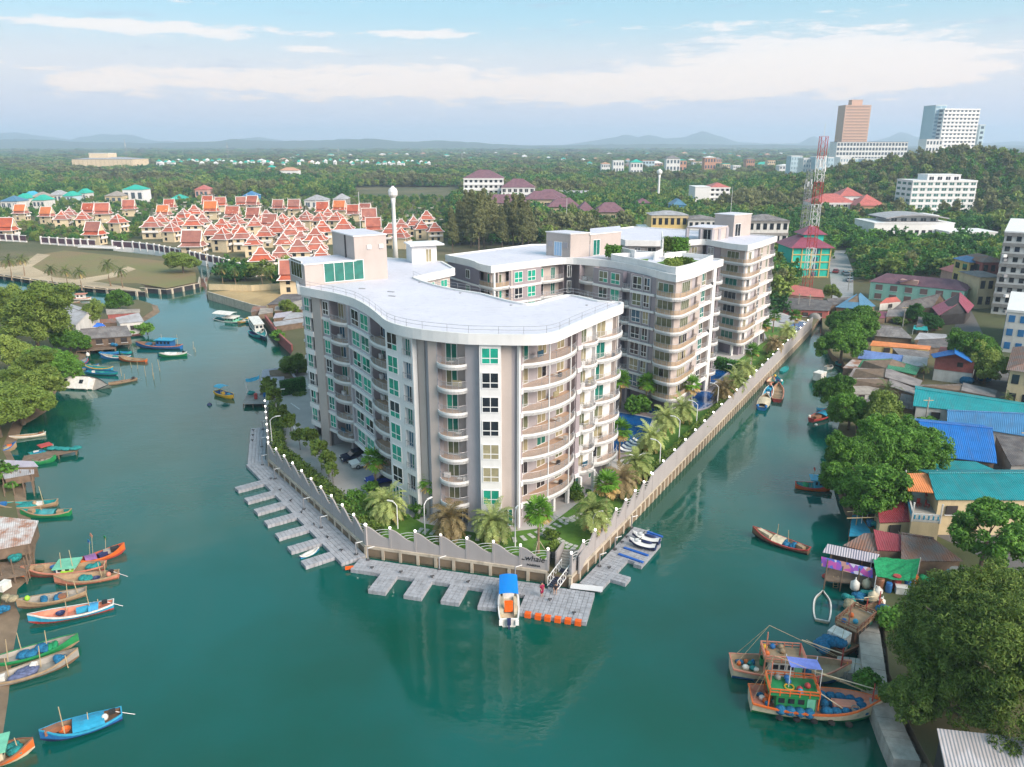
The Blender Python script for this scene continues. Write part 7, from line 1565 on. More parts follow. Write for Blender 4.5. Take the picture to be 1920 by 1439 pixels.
house('maroon roofed open hall with a pale gable edge', [q4(4.2, 6.2, 1747,576, 1760,592, 1798,566, 1794,553), q4(4.2, 6.2, 1815,588, 1827,573, 1794,553, 1798,566)], 'maroon', 'dark', inset=.86)
house('small bright red roof beside the dark grey roofs', [q4(3.2, 4.6, 1649,570, 1690,566, 1680,557, 1662,559)], 'salmon', 'white', wins=1)
house('long dark grey roof left of the maroon hall', [q4(3.4, 4.8, 1674,580, 1748,577, 1757,560, 1692,567)], 'dgrey', 'wood', back=True)
house('grey roof with a dark red end below the small red roof', [q4(3.0, 4.2, 1661,594, 1724,593, 1700,580, 1665,581)], 'grey', 'wood')
house('little dark red roof beside the round canal trees', [q4(2.8, 3.4, 1636,597, 1660,596, 1664,584, 1641,584)], 'maroon', 'wood')
house('dark grey roof below the maroon hall', [q4(3.0, 3.8, 1718,612, 1770,606, 1768,596, 1722,594)], 'dgrey', 'wood')
house('patched grey roof, left of the lilac strip', [q4(3.0, 4.2, 1639,630, 1712,635, 1690,614, 1650,611)], 'grey', 'wood', back=True)
house('pale lilac strip roof on the right bank', [q4(3.2, 3.8, 1714,637, 1776,634, 1775,625, 1724,624)], 'lgrey', 'wood')
house('dark roof under the pale lilac strip', [q4(3.0, 3.6, 1716,652, 1793,652, 1790,636, 1724,636)], 'dgrey', 'wood')
house('long narrow orange roof', [q4(3.0, 3.5, 1631,648, 1744,656, 1746,648, 1636,639)], 'orange', 'yellow', wins=2)
house('grey roof below the long orange roof', [q4(2.8, 3.4, 1690,670, 1742,672, 1744,658, 1672,652)], 'grey', 'wood')
house('periwinkle blue tarpaulin roof near the canal', [q4(2.8, 3.6, 1608,672, 1694,679, 1696,665, 1615,656)], 'peri', 'wood')
house('striped pale grey roof right of the periwinkle tarpaulin', [q4(2.9, 3.5, 1690,684, 1738,688, 1740,671, 1694,666)], 'lgrey', 'wood')
house('zinc and brown lean-to roof over the canal edge', [q4(2.2, 2.8, 1580,690, 1608,692, 1618,676, 1598,674)], 'mixed', 'wood', z0=.5)
house('green gable roof on the right bank', [q4(3.0, 4.4, 1608,689, 1663,691, 1670,674, 1617,675), q4(3.0, 4.4, 1718,703, 1726,689, 1670,674, 1663,691)], 'green', 'wood')
house('wide grey gable roof with skylights below the green roof', [q4(2.9, 4.2, 1591,707, 1659,707, 1661,691, 1601,690), q4(2.9, 4.2, 1723,726, 1730,714, 1661,691, 1659,707)], 'grey', 'wood')
house('second grey gable roof with skylights, left of the coconut palm', [q4(2.7, 3.9, 1583,723, 1659,723, 1661,709, 1588,709), q4(2.7, 3.9, 1716,740, 1718,729, 1668,710, 1664,723)], 'grey', 'wood')
house('long white grey roof over a plank wall by the canal', [q4(2.8, 3.2, 1582,739, 1650,740, 1650,724, 1588,724)], 'straw', 'white', wins=3)
house('small grey roof right of the coconut palm', [q4(2.6, 3.4, 1684,764, 1714,768, 1712,742, 1690,738)], 'dgrey', 'wood')
house('grey lean-to under the coconut palm', [q4(2.4, 3.0, 1602,762, 1642,764, 1648,750, 1610,748)], 'dgrey', 'wood', wins=1)
house('small violet roof left of the big canal trees', [q4(2.6, 3.4, 1607,806, 1642,806, 1643,786, 1605,785)], 'violet', 'wood')
house('brown grey roof above the long teal shed', [q4(2.9, 3.9, 1722,732, 1800,732, 1801,719, 1726,722), q4(2.9, 3.9, 1866,745, 1870,732, 1806,718, 1802,732)], 'grey', 'wood')
def red_house():
    o = house('white and red sided house under a bright blue gable roof', [q4(6.0, 7.6, 1745,664, 1750,671, 1790,663, 1787,655), q4(6.0, 7.6, 1822,680, 1831,671, 1787,655, 1790,663)], 'blue', None)
    B_ = [G(x, y, LAND) for x, y in ((1748,713), (1819,722), (1826,700), (1757,693))]; hull_wall(o, [Vector((p.x, p.y, 3.6)) for p in B_], LAND-.1, WL['white'], 1, 0); hull_wall(o, [Vector((p.x, p.y, 6.1)) for p in B_], 3.6, WL['brick'], 1.02, 0); a, b = B_[0], B_[1]; m_ = (a+b)/2
    MB().add([(a.x, a.y, 6.1), (b.x, b.y, 6.1), (m_.x, m_.y, 7.3)], [(0,1,2)]).build('gable', WL['brick'], o); p = a+(b-a)*.65; boxo('window', (p.x, p.y-.08, 5.0), (1.0, .15, .9), WL['dark'], o, math.atan2((b-a).y, (b-a).x))
red_house()
house('salmon red roofed pavilion at the head of the canal', [q4(4.0, 5.4, 1478,553, 1546,558, 1542,541, 1484,533)], 'salmon', 'pink', wins=3)
house('broad dark roof of the stilt houses at the head of the canal', [q4(3.4, 4.4, 1466,580, 1556,583, 1562,563, 1474,558)], 'dgrey', 'brick', z0=.6, wins=3)
house('grey roof behind the slate blue roof', [q4(3.6, 4.6, 1556,574, 1600,566, 1596,555, 1550,560)], 'dgrey', 'wood')
house('white walled pump house at the head of the canal', [q4(2.6, 2.8, 1462,604, 1490,607, 1490,594, 1462,591)], 'lgrey', 'grey')
def culvert():
    p = G(1529,600,.4); m = T(p.x, p.y, .6, R(60)); o = thing('water_tank', 'big grey horizontal tank at the head of the canal', 'tank', m); MB().tube([(-3,0,.6), (-2.8,0,.6), (2.8,0,.6), (3,0,.6)], [.8, 1.5, 1.5, .8], 14).build('body', WL['grey'], o, m, smooth=True); MB().box((-1.8,0,-.9), (.5, 2.4, 1.2)).box((1.8,0,-.9), (.5, 2.4, 1.2)).build('saddle', CONC, o, m)
culvert()
for a in (('drum',1790,716,LAND,'teal','turquoise tank beside the red sided house', 2.2), ('bundle',1815,722,LAND,'blue','blue tarpaulin heap beside the lane', 2.2), ('bundle',1845,716,LAND,'blue','blue cover heap at the lane corner', 1.8), ('box',1536,712,.6,'white','white topped table on the canal landing', 2.0), ('drum',1838,700,LAND,'yellow','yellow object beside the red sided house', 1.2)): item(*a[:6], *(a[6:]))
tarp('blue market awning over the lane', [(1838,699,3.), (1860,700,3.), (1862,694,3.2), (1842,692,3.2)], paint('awning_lane', (.02, .16, .45)), .1); tarp('green awning in the alley by the tall flats', [(1850,560,3.4), (1872,566,3.4), (1872,555,3.8), (1852,551,3.8)], NETG, .1); tarp('turquoise awning below the maroon hall', [(1712,618,2.6), (1740,620,2.6), (1738,611,2.8), (1714,610,2.8)], paint('awning_turq', (.02, .33, .33)), .1)
LEAFT = leafmat('tamarind_leaf', (.040, .088, .012), (.25, .34, .07), .6)
tree_kind('giant', 31, 13.0, 7.6, 5.6, 800, 300, .088, LEAFT, clump_r=1.15, asp=3.2, droop=.35, inner=.5, trunk_r=.5, zc=7.4, limbs=8)
tree_kind('airy', 32, 8.0, 4.3, 3.0, 120, 170, .15, LEAF, clump_r=.8, inner=.55, trunk_r=.22, asp=2.0)
tree_kind('lush', 33, 8.5, 4.6, 4.0, 270, 220, .16, LEAF, clump_r=.95, inner=.5, trunk_r=.3)
tg = 'trees on the right bank'
for key, x, y, zc, s, sz, lb in (('giant',1826,1228,7.0,.80,.80,'huge feathery tree filling the bottom right beside the quay'), ('olive',1905,1135,3.2,.8,.9,'olive tree at the right edge above the huge tree'), ('shrub',1668,1150,1.0,1.6,1.4,'bush on the quay behind the brown trawler'), ('shrub',1760,1105,1.0,1.8,1.2,'bush under the eave of the sprawling roof'), ('olive',1700,1330,2.4,.55,.6,'low tree at the foot of the huge tree'), ('airy',1852,995,5.5,.9,1.0,'open branched tree in front of the cream house'), ('lush',1606,880,4.2,.66,.8,'big canal tree overhanging the orange boat'), ('lush',1655,855,4.6,.80,.92,'tallest big tree between the canal and the bright blue roof'), ('lush',1708,855,4.4,.75,.85,'big leafy tree against the bright blue roof'), ('mangrove',1588,905,2.6,.8,None,'mangrove leaning over the canal by the red annexe'), ('mangrove',1630,925,2.6,1.1,None,'dark mangrove above the red annexe'), ('mangrove',1580,645,3.0,1.15,1.25,'round dense canal tree, nearer of the pair'), ('mangrove',1606,610,3.0,1.2,1.25,'round dense canal tree, farther of the pair'), ('mangrove',1575,606,2.8,.95,1.,'small round tree behind the canal pair'), ('lush',1835,668,4.8,.95,1.0,'tall leafy tree beside the lane and red sided house'), ('olive',1850,690,3.2,1.0,1.0,'lower tree at the lane bend'), ('mangrove',1558,740,2.4,.82,.95,'round bush by the canal landing'), ('mangrove',1594,780,2.4,.85,1.,'bushy tree behind the cargo boat'), ('olive',1652,800,2.6,.8,.9,'olive bush above the big canal trees'), ('shrub',1735,790,1.0,2.2,1.4,'sprawling shrub before the bright teal shed'), ('bigleaf',1713,594,3.0,.6,.6,'small round garden tree among the grey roofs'), ('bigleaf',1745,612,2.2,.55,.5,'low garden tree right of the small round one'), ('shrubl',1690,598,1.0,2.0,1.4,'yellowish garden shrub among the grey roofs'), ('bigleaf',1808,558,2.4,.5,.5,'small tree beside the mint building'), ('shrub',1628,1262,.9,1.2,1.4,'green bush growing on the stone jetty'), ('olive',1560,555,2.4,.6,.6,'small tree left of the slate blue roof')):
    p = G(x, y, LAND+zc*(sz or s)); plant_tree(key, (p.x, p.y, LAND if key not in ('shrub',) or x != 1628 else .9), s, None, 'tree' if 'shr' not in key else 'shrub', lb, 'tree' if 'shr' not in key else 'shrub', tg, sz)
for x, y, s, lb in ((1664,732,.85,'coconut palm among the grey roofs'), (1670,762,.45,'broad leaved banana clump below the coconut palm'), (1735,690,.45,'small palm behind the red sided house'), (1890,746,.5,'low palm at the right end of the teal shed')):
    p = G(x, y, LAND+6.0*s); plant_palm('coco', (p.x, p.y, LAND), s, lb, 'right bank palms')

for x, y, h, lb in ((1692,614,5.5,'wooden utility pole among the grey roofs'), (1733,800,5.0,'utility pole before the bright blue roof'), (1770,935,4.0,'thin antenna pole on the teal roofed cream house'), (1912,880,6.0,'utility pole at the right edge'), (1590,545,6.5,'utility pole on the lane behind the slate blue roof'), (1495,588,5.5,'left pole of the canal head gantry'), (1515,590,5.5,'right pole of the canal head gantry')):
    p = G(x, y, LAND); m = T(p.x, p.y, LAND); o = thing('utility_pole', lb, 'pole', m, 'utility poles'); MB().tube([(0,0,0), (.05,0,h)], [.13, .09], 6).build('pole', CONC, o, m); MB().box((0,0,h-.5), (1.6, .12, .12)).build('crossarm', WOODP, o, m)
def shed(label, slopes, roof, wall, z0, stilt=None, **k):
    o = house(label, slopes, roof, wall, z0, name='stilt_shed', cat='shed', **k)
    if stilt: stilts(o, [G(*p) for p in stilt[0]], stilt[1], 3)
    return o
shed('pale blue roofed stilt shed, farther of two at the left edge', [q4(3.0, 3.6, 4,877, 72,875, 62,863, -6,862)], 'lilac', 'wood', 1.4, ([(5,905,1.4), (60,900,1.4), (60,885,1.4), (5,888,1.4)], 2.9))
shed('lower pale roofed stilt shed with clothes hung below', [q4(2.4, 2.9, 8,898, 64,888, 63,877, 2,880)], 'lgrey', 'wood', 1.3, ([(8,925,1.2), (62,915,1.2), (62,900,1.2), (8,905,1.2)], 2.4))
shed('rust striped zinc roof shed on stilts at the left edge', [q4(3.0, 3.9, -25,1034, 57,1018, 71,971, -25,966)], 'mixed', 'wood', 1.6, ([(-20,1085,1.0), (50,1075,1.0), (62,1040,1.0), (-10,1045,1.0)], 2.9))
def deckp(label, pts, z, n=6, m=None):
    P = [G(x, y, z) for x, y in pts]; o = thing('plank_deck', label, 'deck', T(P[0].x, P[0].y, z))
    for k in range(n): u0, u1 = k/n+.01, (k+1)/n-.01; MB().prism([V2(P[0].lerp(P[3], u0)), V2(P[1].lerp(P[2], u0)), V2(P[1].lerp(P[2], u1)), V2(P[0].lerp(P[3], u1))], z-.1, z).build('plank', m or WL['wood'], o)
    stilts(o, P, z, 3, .09)
deckp('plank deck under the rust striped shed', [(-15,1090), (48,1078), (62,1048), (-5,1055)], 1.1, 9); deckp('net raft of planks reaching into the river at left', [(40,868), (142,846), (144,838), (45,855)], .7, 4); deckp('log deck in front of the net shed', [(143,660), (215,654), (216,648), (146,652)], 1.1, 5); deckp('low houseboat deck left of the clipped hedge', [(456,758), (510,757), (512,738), (462,738)], .7, 6, WL['grey'])
deckp('narrow plank walkway below the houseboat roofs', [(488,738), (520,736), (524,722), (490,724)], 1.0, 4)
bt = thing('net_heap', 'turquoise net spread on the raft end', 'net', T(*G(120,843,.8))); P_ = G(118,843,.8); mb = MB(); rn = random.Random(2)
for k in range(8): mb.blob((P_.x+rn.uniform(-2.2, 2.2), P_.y+rn.uniform(-.5, .5), .95), (1.6, 1.1, .5), 9, 5, jit=.12, rnd=rn)
mb.build('net', NETT, bt, smooth=True)
shed('long grey roofed net shed on the left inlet', [q4(3.2, 4.4, 145,637, 248,630, 238,612, 151,618)], 'grey', 'wood', 1.2, ([(148,655,.8), (240,648,.8), (245,640,.8), (150,645,.8)], 3), back=True, wins=4)
house('small white house with a pale roof behind the net shed', [q4(3.6, 4.6, 224,607, 270,603, 261,590, 216,596)], 'lgrey', 'white', .6, wins=3)
house('weathered straw coloured roof at the inlet head', [q4(3.2, 3.9, 200,590, 263,586, 262,578, 198,580)], 'straw', 'brick', .6)
house('big white shed half hidden by the left trees', [q4(4.5, 6.5, 112,606, 142,610, 162,583, 118,572)], 'lgrey', 'white', .6, back=True)
house('lean-to of brown boards beside the white house', [q4(2.6, 3.2, 186,607, 224,605, 222,597, 188,599)], 'rust', 'wood', .6)
tarp('small bright blue tarpaulin behind the net shed', [(172,614,3.4), (198,612,3.4), (192,606,4.2), (182,606,4.2)], paint('tarp_bright', (.02, .14, .62)), 0); tarp('sagging blue awning of the houseboat', [(461,717,2.6), (486,711,2.6), (486,704,3.0), (460,711,3.0)], PC['sky'], .3)
house('lilac ridged houseboat roof, upper', [q4(2.9, 3.7, 490,708, 523,704, 524,690, 492,694), q4(2.6, 3.7, 523,704, 556,708, 545,692, 524,690)], 'lilac', 'wood', .5)
house('lower lilac houseboat roof', [q4(2.2, 2.8, 489,722, 533,718, 533,705, 489,709)], 'lilac', 'dark', .5)
for l, e, r in (('big grey roof behind the fenced plot', (3.2, 4.2, 500,572, 566,566, 566,550, 530,552), 'dgrey'), ('cream slab roof right of the big grey roof', (3.0, 3.5, 514,583, 570,580, 570,566, 516,575), 'straw'), ('brown red lean-to roof at the plot corner', (2.6, 3.1, 470,585, 498,582, 500,573, 474,575), 'rust'), ('small shack roof of brown boards', (2.6, 3.2, 484,590, 512,586, 512,577, 488,578), 'straw'), ('white strip roof near the nearest block', (2.8, 3.2, 516,612, 570,604, 570,596, 512,604), 'lgrey'), ('blue grey shack roof behind the white strip', (2.6, 3.2, 512,597, 540,594, 548,584, 516,588), 'lilac'), ('pale roof half hidden by the nearest block', (2.6, 3.2, 530,600, 572,594, 572,585, 545,586), 'lgrey')): house(l, [q4(*e)], r, 'wood')
def lowwall(label, pts, z1, m, th=.3, z0=0., name='low_wall', cat='wall', piles=0, capm=None):
    P = [V2(G(x, y, z1)) for x, y in pts]; o = thing(name, label, cat, T(P[0].x, P[0].y, 0)); MB().strip(P, z0, z1, th).build('wall', m, o); MB().strip(offset_line(P, -.06), z1, z1+.14, th+.12).build('coping', capm or m, o)
    if piles:
        for a, b in zip(P, P[1:]):
            n = max(1, int((b-a).length/piles))
            for k in range(n): p = a+(b-a)*((k+.5)/n); boxo('pile', (p.x, p.y-.2, z1/2-.2), (.7, .5, z1+.6), TANCONC, o, math.atan2((b-a).y, (b-a).x))
lowwall('retaining wall of the fenced plot at the river bend', [(389,548), (472,572), (497,577)], 2.3, TANCONC, z0=-1); lowwall('cream wall behind the fenced plot', [(391,534), (470,536), (545,532)], 3.0, WL['cream'], z0=1.2); lowwall('brown board fence behind the moored ferry', [(496,592), (524,628), (546,648)], 2.4, WL['brick'], z0=-.5)
DQ = mat('black_quay', (.03, .03, .035), .9, .3, .6); lowwall('long dark quay edge of the peninsula', [(-200,500), (0,515), (83,527), (165,538), (213,543), (271,548)], 1.5, DQ, z0=-1, piles=4.5, name='quay_wall', cat='quay wall', capm=TANCONC); lowwall('short quay edge at the peninsula tip', [(262,540), (312,544), (373,532), (375,520)], 1.5, DQ, z0=-1, piles=4., name='quay_wall', cat='quay wall', capm=TANCONC)
for i, (x, y, h) in enumerate(((228,705,1.5), (232,712,1.2), (273,706,2.2), (286,704,2.6), (288,712,1.4), (300,695,2.4), (247,690,1.3), (258,692,1.6), (362,655,1.8), (367,660,1.0), (128,1252,1.2), (186,1141,1.0))):
    p = G(x, y, 0); m = T(p.x, p.y, 0); o = thing('bamboo_pole', nth(i)+' thin bamboo stake in the river, '+('off the net shed' if i < 10 else 'beside the left boats'), 'pole', m, 'bamboo stakes in the river'); MB().tube([(0,0,-1), (random.uniform(-.3,.3), .1, h)], .05, 5).build('stake', WOODP, o, m); MB().tube([(0,0,-.03), (0,0,.05)], .07, 6).build('collar', WOODP, o, m)
for a in (('box',8,1105,.75,'white','white foam box on the mud below the rust striped shed'), ('bundle',20,1130,.7,'straw','straw net heap on the left mud'), ('bundle',5,1150,.7,'blue','blue net heap at the left edge'), ('drum',12,1010,1.6,'blue','blue drum under the rust striped shed'), ('bundle',30,1055,1.2,'teal','teal net heap on the plank deck'), ('box',180,648,1.2,'cream','cream box on the net shed deck'), ('drum',200,646,1.2,'yellow','yellow drum on the net shed deck'), ('bundle',215,650,1.2,'blue','blue net heap on the net shed deck'), ('drum',480,748,.8,'red','red barrel on the houseboat deck'), ('bundle',472,742,.8,'teal','teal net heap on the houseboat deck'), ('drum',497,744,.8,'blue','blue barrel on the houseboat deck'), ('bundle',120,700,.8,'straw','straw net heap on the mud by the wreck'), ('jug',165,668,.8,'white','white can on the mud by the blue boats')): item(*a)
lg = 'trees on the left bank'
for key, x, y, zc, s, sz, lb in (('feather',62,598,6.0,1.75,1.35,'largest feathery tree on the left bank'), ('feather',18,585,5.5,1.2,1.1,'feathery tree at the left edge behind the largest one'), ('mangrove',105,680,3.2,1.15,1.1,'dense mangrove left of the net shed'), ('feather',60,690,5.5,.9,.62,'bushy mangrove at the left bank bend'), ('olive',38,672,3.4,1.0,1.0,'bare twigged olive tree on the left bank'), ('olive',75,735,2.6,1.1,.9,'low olive tree above the wreck'), ('feather',15,725,5.5,.85,.6,'mangrove at the left edge behind the shore'), ('yellow',38,765,2.4,1.3,1.0,'yellow green tree hanging over the left shore'), ('yellow',-5,790,2.4,1.2,1.0,'yellow green tree cut by the left edge'), ('mangrove',222,566,2.6,.95,1.,'round green tree at the inlet head'), ('olive',168,597,3.0,.8,.9,'small leaning tree beside the white shed'), ('shrub',275,612,.8,2.2,1.7,'waterside bush right of the small white house'), ('yellow',342,495,3.0,1.35,1.2,'wide yellow green tree on the peninsula tip'), ('mangrove',130,640,2.6,.9,.9,'mangrove between the white shed and net shed'), ('shrub',2,880,.8,2.6,2.,'bush beside the left stilt sheds'), ('olive',545,585,2.2,.6,.6,'small tree among the shacks beside the block'), ('shrub',520,625,.8,2.0,1.6,'bush at the board fence'), ('olive',558,700,2.,.8,.7,'bush behind the houseboat'), ('bigleaf',530,527,3.0,.8,.8,'tree beside the fenced plot'), ('bigleaf',460,518,2.4,.9,.75,'dense tree behind the cream wall'), ('bigleaf',430,520,2.2,.8,.7,'tree at the canal mouth'), ('shrubl',560,742,.8,2.,1.6,'bush at the near end of the clipped hedge')):
    p = G(x, y, 1.0+zc*(sz or s)); plant_tree(key, (p.x, p.y, .8), s, None, 'tree' if 'shr' not in key else 'shrub', lb, 'tree' if 'shr' not in key else 'shrub', lg, sz)
for i, (x, y, s) in enumerate(((202,497,1.15), (226,508,.9), (148,510,.95), (122,508,.9), (15,488,1.1), (40,485,1.0), (95,505,.9), (415,505,.8), (440,508,.75), (490,506,.8), (505,512,.8))):
    p = G(x, y, LAND+6*s); plant_palm('coco', (p.x, p.y, LAND), s, 'coconut palm on the peninsula, '+nth(i)+' of those listed' , 'coconut palms by the far canal')
cps = sorted([o for o in COL.objects if o.get('group') == 'coconut palms by the far canal'], key=lambda o: o.matrix_basis.translation.x/o.matrix_basis.translation.y)
for i, o in enumerate(cps): o['label'] = nth(i)+' coconut palm from the left along the peninsula and far canal'
TILER = mat('red_roof_tile', (.30, .092, .066), .75, .16, .35, orand=.16, col2=(.42, .135, .09), mixs=.12); TILEO = mat('orange_roof_tile', (.55, .17, .06), .75, .12, .35, orand=.1)
VW = mat('villa_cream', (.60, .50, .34), .8, .06, .3); RIDGE = mat('white_ridge', (.78, .74, .72), .6, .05)
def frustum(mb, w0, d0, z0, w1, d1, z1, flare=.0, mi=0):
    a = [(-w0, -d0, z0), (w0, -d0, z0), (w0, d0, z0), (-w0, d0, z0)]; wm, dm = (w0+w1)/2*(1-flare), (d0+d1)/2*(1-flare); zm = (z0+z1)/2-.12*(z1-z0); c = [(-wm, -dm, zm), (wm, -dm, zm), (wm, dm, zm), (-wm, dm, zm)]; b = [(-w1, -d1, z1), (w1, -d1, z1), (w1, d1, z1), (-w1, d1, z1)]
    for i in range(4):
        j = (i+1) % 4; mb.add([a[i], a[j], c[j], c[i]], [(0,1,2,3)], mi); mb.add([c[i], c[j], b[j], b[i]], [(0,1,2,3)], mi)
    mb.add(b, [(0,1,2,3)], mi); mb.add(a, [(3,2,1,0)], mi); return [[a[i], c[i], b[i]] for i in range(4)]
def villa_proto(kind, tile):
    o = thing('villa', 'proto', 'house', T(), 'red roofed villas along the far canal'); w, d = (4.4, 3.9) if kind == 'hip' else (3.4, 4.4)
    MB().box((0,0,2.6), (2*w-1.4, 2*d-1.4, 5.2)).build('wall', VW, o); lo, tr = MB(), MB()
    if kind == 'hip':
        E1 = frustum(lo, w, d, 5.0, w*.55, d*.5, 6.9, .06); up = MB(); E2 = frustum(up, w*.62, d*.58, 6.95, w*.16, .06, 9.2, .10)
        lo.build('roof', TILER, o); up.build('upper_roof', tile, o)
        for L_ in E1+E2: tr.tube(L_, .17, 4)
        tr.tube([E2[0][2], E2[1][2]], .18, 4)
        for E_, k in ((E1, 0), (E2, 0)):
            for i in range(4): tr.tube([E_[i][0], E_[(i+1) % 4][0]], .11, 4)
        for i in range(2): x, y, z = E2[i][2]; tr.bar((x, y, z), (x*1.15, y, z+.8), .12)
    else:
        E1 = frustum(lo, w+.6, d, 4.6, w*.5, d*.75, 6.4, .06); lo.build('roof', TILER, o); up = MB(); H_ = 10.2
        for s in (-1, 1):
            P = [(s*w*.78, 6.2), (s*w*.38, 8.0), (0.0, H_)]
            for (x0, z0), (x1, z1) in zip(P, P[1:]): up.add([(x0, -d*.85, z0), (x0, d*.85, z0), (x1, d*.85, z1), (x1, -d*.85, z1)], [(0,1,2,3)])
            for yy in (-d*.86, d*.86): tr.tube([(x, yy, z) for x, z in P]+[(0, yy, H_+.1)], .17, 4)
        up.build('upper_roof', tile, o); MB().add([(-w*.7, -d*.8, 6.3), (w*.7, -d*.8, 6.3), (0, -d*.8, H_-.5)], [(0,1,2)]).add([(-w*.7, d*.8, 6.3), (w*.7, d*.8, 6.3), (0, d*.8, H_-.5)], [(2,1,0)]).build('gable', VW, o)
        tr.tube([(0, -d*.86, H_+.1), (0, d*.86, H_+.1)], .17, 4)
        for yy in (-d*.86, d*.86): tr.bar((0, yy, H_), (0, yy*1.06, H_+1.1), .14)
        for L_ in E1: tr.tube(L_, .16, 4)
        for i in range(4): tr.tube([E1[i][0], E1[(i+1) % 4][0]], .11, 4)
    tr.build('ridge_trim', RIDGE, o)
    for k, (x, y, rz) in enumerate(((-1.6, -d+.68, 0), (1.3, -d+.68, 0), (-w+.68, 1.2, 1.57), (w-.68, -1., 1.57), (w-.68, 1.3, 1.57))):
        for z in (1.5, 3.9): f = boxo('window', (x, y, z), (1.2, .12, 1.5), DARKP, o, rz); boxo('frame', (x, y, z+.82), (1.4, .16, .14), RIDGE, f, rz)
    boxo('balcony', (0, -d+.3, 2.8), (2*w-2.2, 1.0, .2), RIDGE, o); boxo('balcony_rail', (0, -d-.15, 3.3), (2*w-2.2, .12, .7), RIDGE, o)
    return o
VP = {('hip', 0): villa_proto('hip', TILER), ('gab', 0): villa_proto('gab', TILER), ('gab', 1): villa_proto('gab', TILEO)}
V_ = [(39,394,'o'), (88,399,'o'), (117,407,'h'), (131,399,'h'), (167,393,'g'), (193,397,'g'), (221,413,'h'), (156,407,'h'), (242,387,'g'), (318,383,'g'), (307,397,'o'), (286,423,'h'), (322,428,'h'), (302,413,'h'), (331,417,'h'), (362,420,'h'), (396,392,'o'), (365,399,'h'), (390,378,'g'), (414,380,'g'), (452,378,'g'), (474,380,'g'), (437,402,'g'), (419,444,'h'), (398,438,'h'), (417,425,'h'), (443,416,'h'), (448,432,'h'), (474,452,'h'), (476,404,'g'), (478,420,'h'), (522,385,'g'), (552,387,'g'), (507,418,'g'), (530,414,'h'), (550,417,'h'), (560,428,'h'), (497,437,'h'), (532,452,'h'), (565,447,'h'), (525,475,'h'), (490,482,'h'), (560,467,'h'), (592,462,'h'), (602,478,'h'), (605,392,'g'), (637,389,'o'), (662,395,'g'), (615,402,'h'), (600,410,'h'), (632,410,'h'), (685,393,'g'), (692,408,'g'), (700,424,'g'), (605,432,'h'), (592,447,'h'), (645,427,'h'), (732,433,'h'), (752,439,'h'), (752,421,'h'), (775,419,'h'), (790,424,'h'), (815,428,'h'), (800,407,'h'), (548,512,'g'), (12,426,'g'), (177,433,'g'), (362,455,'g'), (575,410,'h'), (520,433,'h'), (545,437,'h'), (500,405,'h'), (455,443,'h'), (380,412,'h'), (345,405,'h')]
VPOS = []; rows = {}
for x, y, k in V_: rows.setdefault(int(max(0, (y-376)//14)), []).append((x, y, k))
rname = {0: 'rearmost row', 1: 'second row from the back', 2: 'third row from the back', 3: 'fourth row from the back', 4: 'fifth row from the back', 5: 'sixth row from the back', 6: 'row along the canal', 7: 'front row by the canal mouth', 8: 'front group', 9: 'nearest group'}
for r_, L_ in sorted(rows.items()):
    for i, (x, y, k) in enumerate(sorted(L_)):
        p = G(x, y, 7.5); rn = random.Random(x*7+y); s = (1.0 if k == 'h' else .95)*rn.uniform(.95, 1.15); src = VP[('hip', 0) if k == 'h' else ('gab', 1 if k == 'o' else 0)]
        lb = nth(i)+' villa from the left in the '+rname.get(r_, 'front')+(', hipped' if k == 'h' else ', steep')+(' orange' if k == 'o' else ' red')+' roof'
        rz = rn.choice((.25, .25+math.pi/2, .1, -.2+math.pi/2)) if k == 'h' else math.pi/2+rn.uniform(-.25, .25); copy_tree(src, T(p.x, p.y, LAND, rz, s), lb); VPOS.append((p.x, p.y))
for o in VP.values():
    for c in list(o.children_recursive)+[o]: bpy.data.objects.remove(c)
def canal_fence(label, pts, n):
    P = [G(x, y, LAND) for x, y in pts]; L_ = [V2(p) for p in P]; o = thing('canal_fence', label, 'fence', T(P[0].x, P[0].y, LAND)); MB().strip(L_, 0, LAND+.7, .4).build('base', RIDGE, o); MB().strip(L_, LAND+3.0, LAND+3.3, .4).build('rail', RIDGE, o)
    for a, b in zip(L_, L_[1:]):
        k = max(1, int((b-a).length/4.2)); rz = math.atan2((b-a).y, (b-a).x)
        for i in range(k):
            q = a+(b-a)*((i+.5)/k); boxo('panel', (q.x, q.y+.2, LAND+1.8), ((b-a).length/k-.7, .2, 2.4), mat('plum_panel', (.10, .05, .07), .8, .15), o, rz); q = a+(b-a)*(i/k); boxo('post', (q.x, q.y+.15, LAND+1.7), (.7, .7, 3.8), RIDGE, o, rz)
canal_fence('white fence with dark panels at the far left canal end', [(-30,453), (0,452), (50,455)], 6); canal_fence('white fence with dark panels along the far canal, left of the bridge', [(78,458), (125,461), (180,464)], 8); canal_fence('white fence with dark panels along the far canal, right of the bridge', [(212,466), (250,468), (290,473), (330,481), (386,493)], 12); canal_fence('white fence at the canal mouth', [(390,494), (412,499), (440,508), (480,520)], 6)
br = thing('footbridge', 'low white footbridge over the far canal', 'bridge', T(*G(190,462,1))); A_, B_ = G(150,463,2.4), G(222,466,2.4); MB().bar(A_, B_, 2.6, .4).build('deck', RIDGE, br); MB().bar(A_+Vector((0,-1.2,.9)), B_+Vector((0,-1.2,.9)), .2, .5).build('parapet', RIDGE, br)
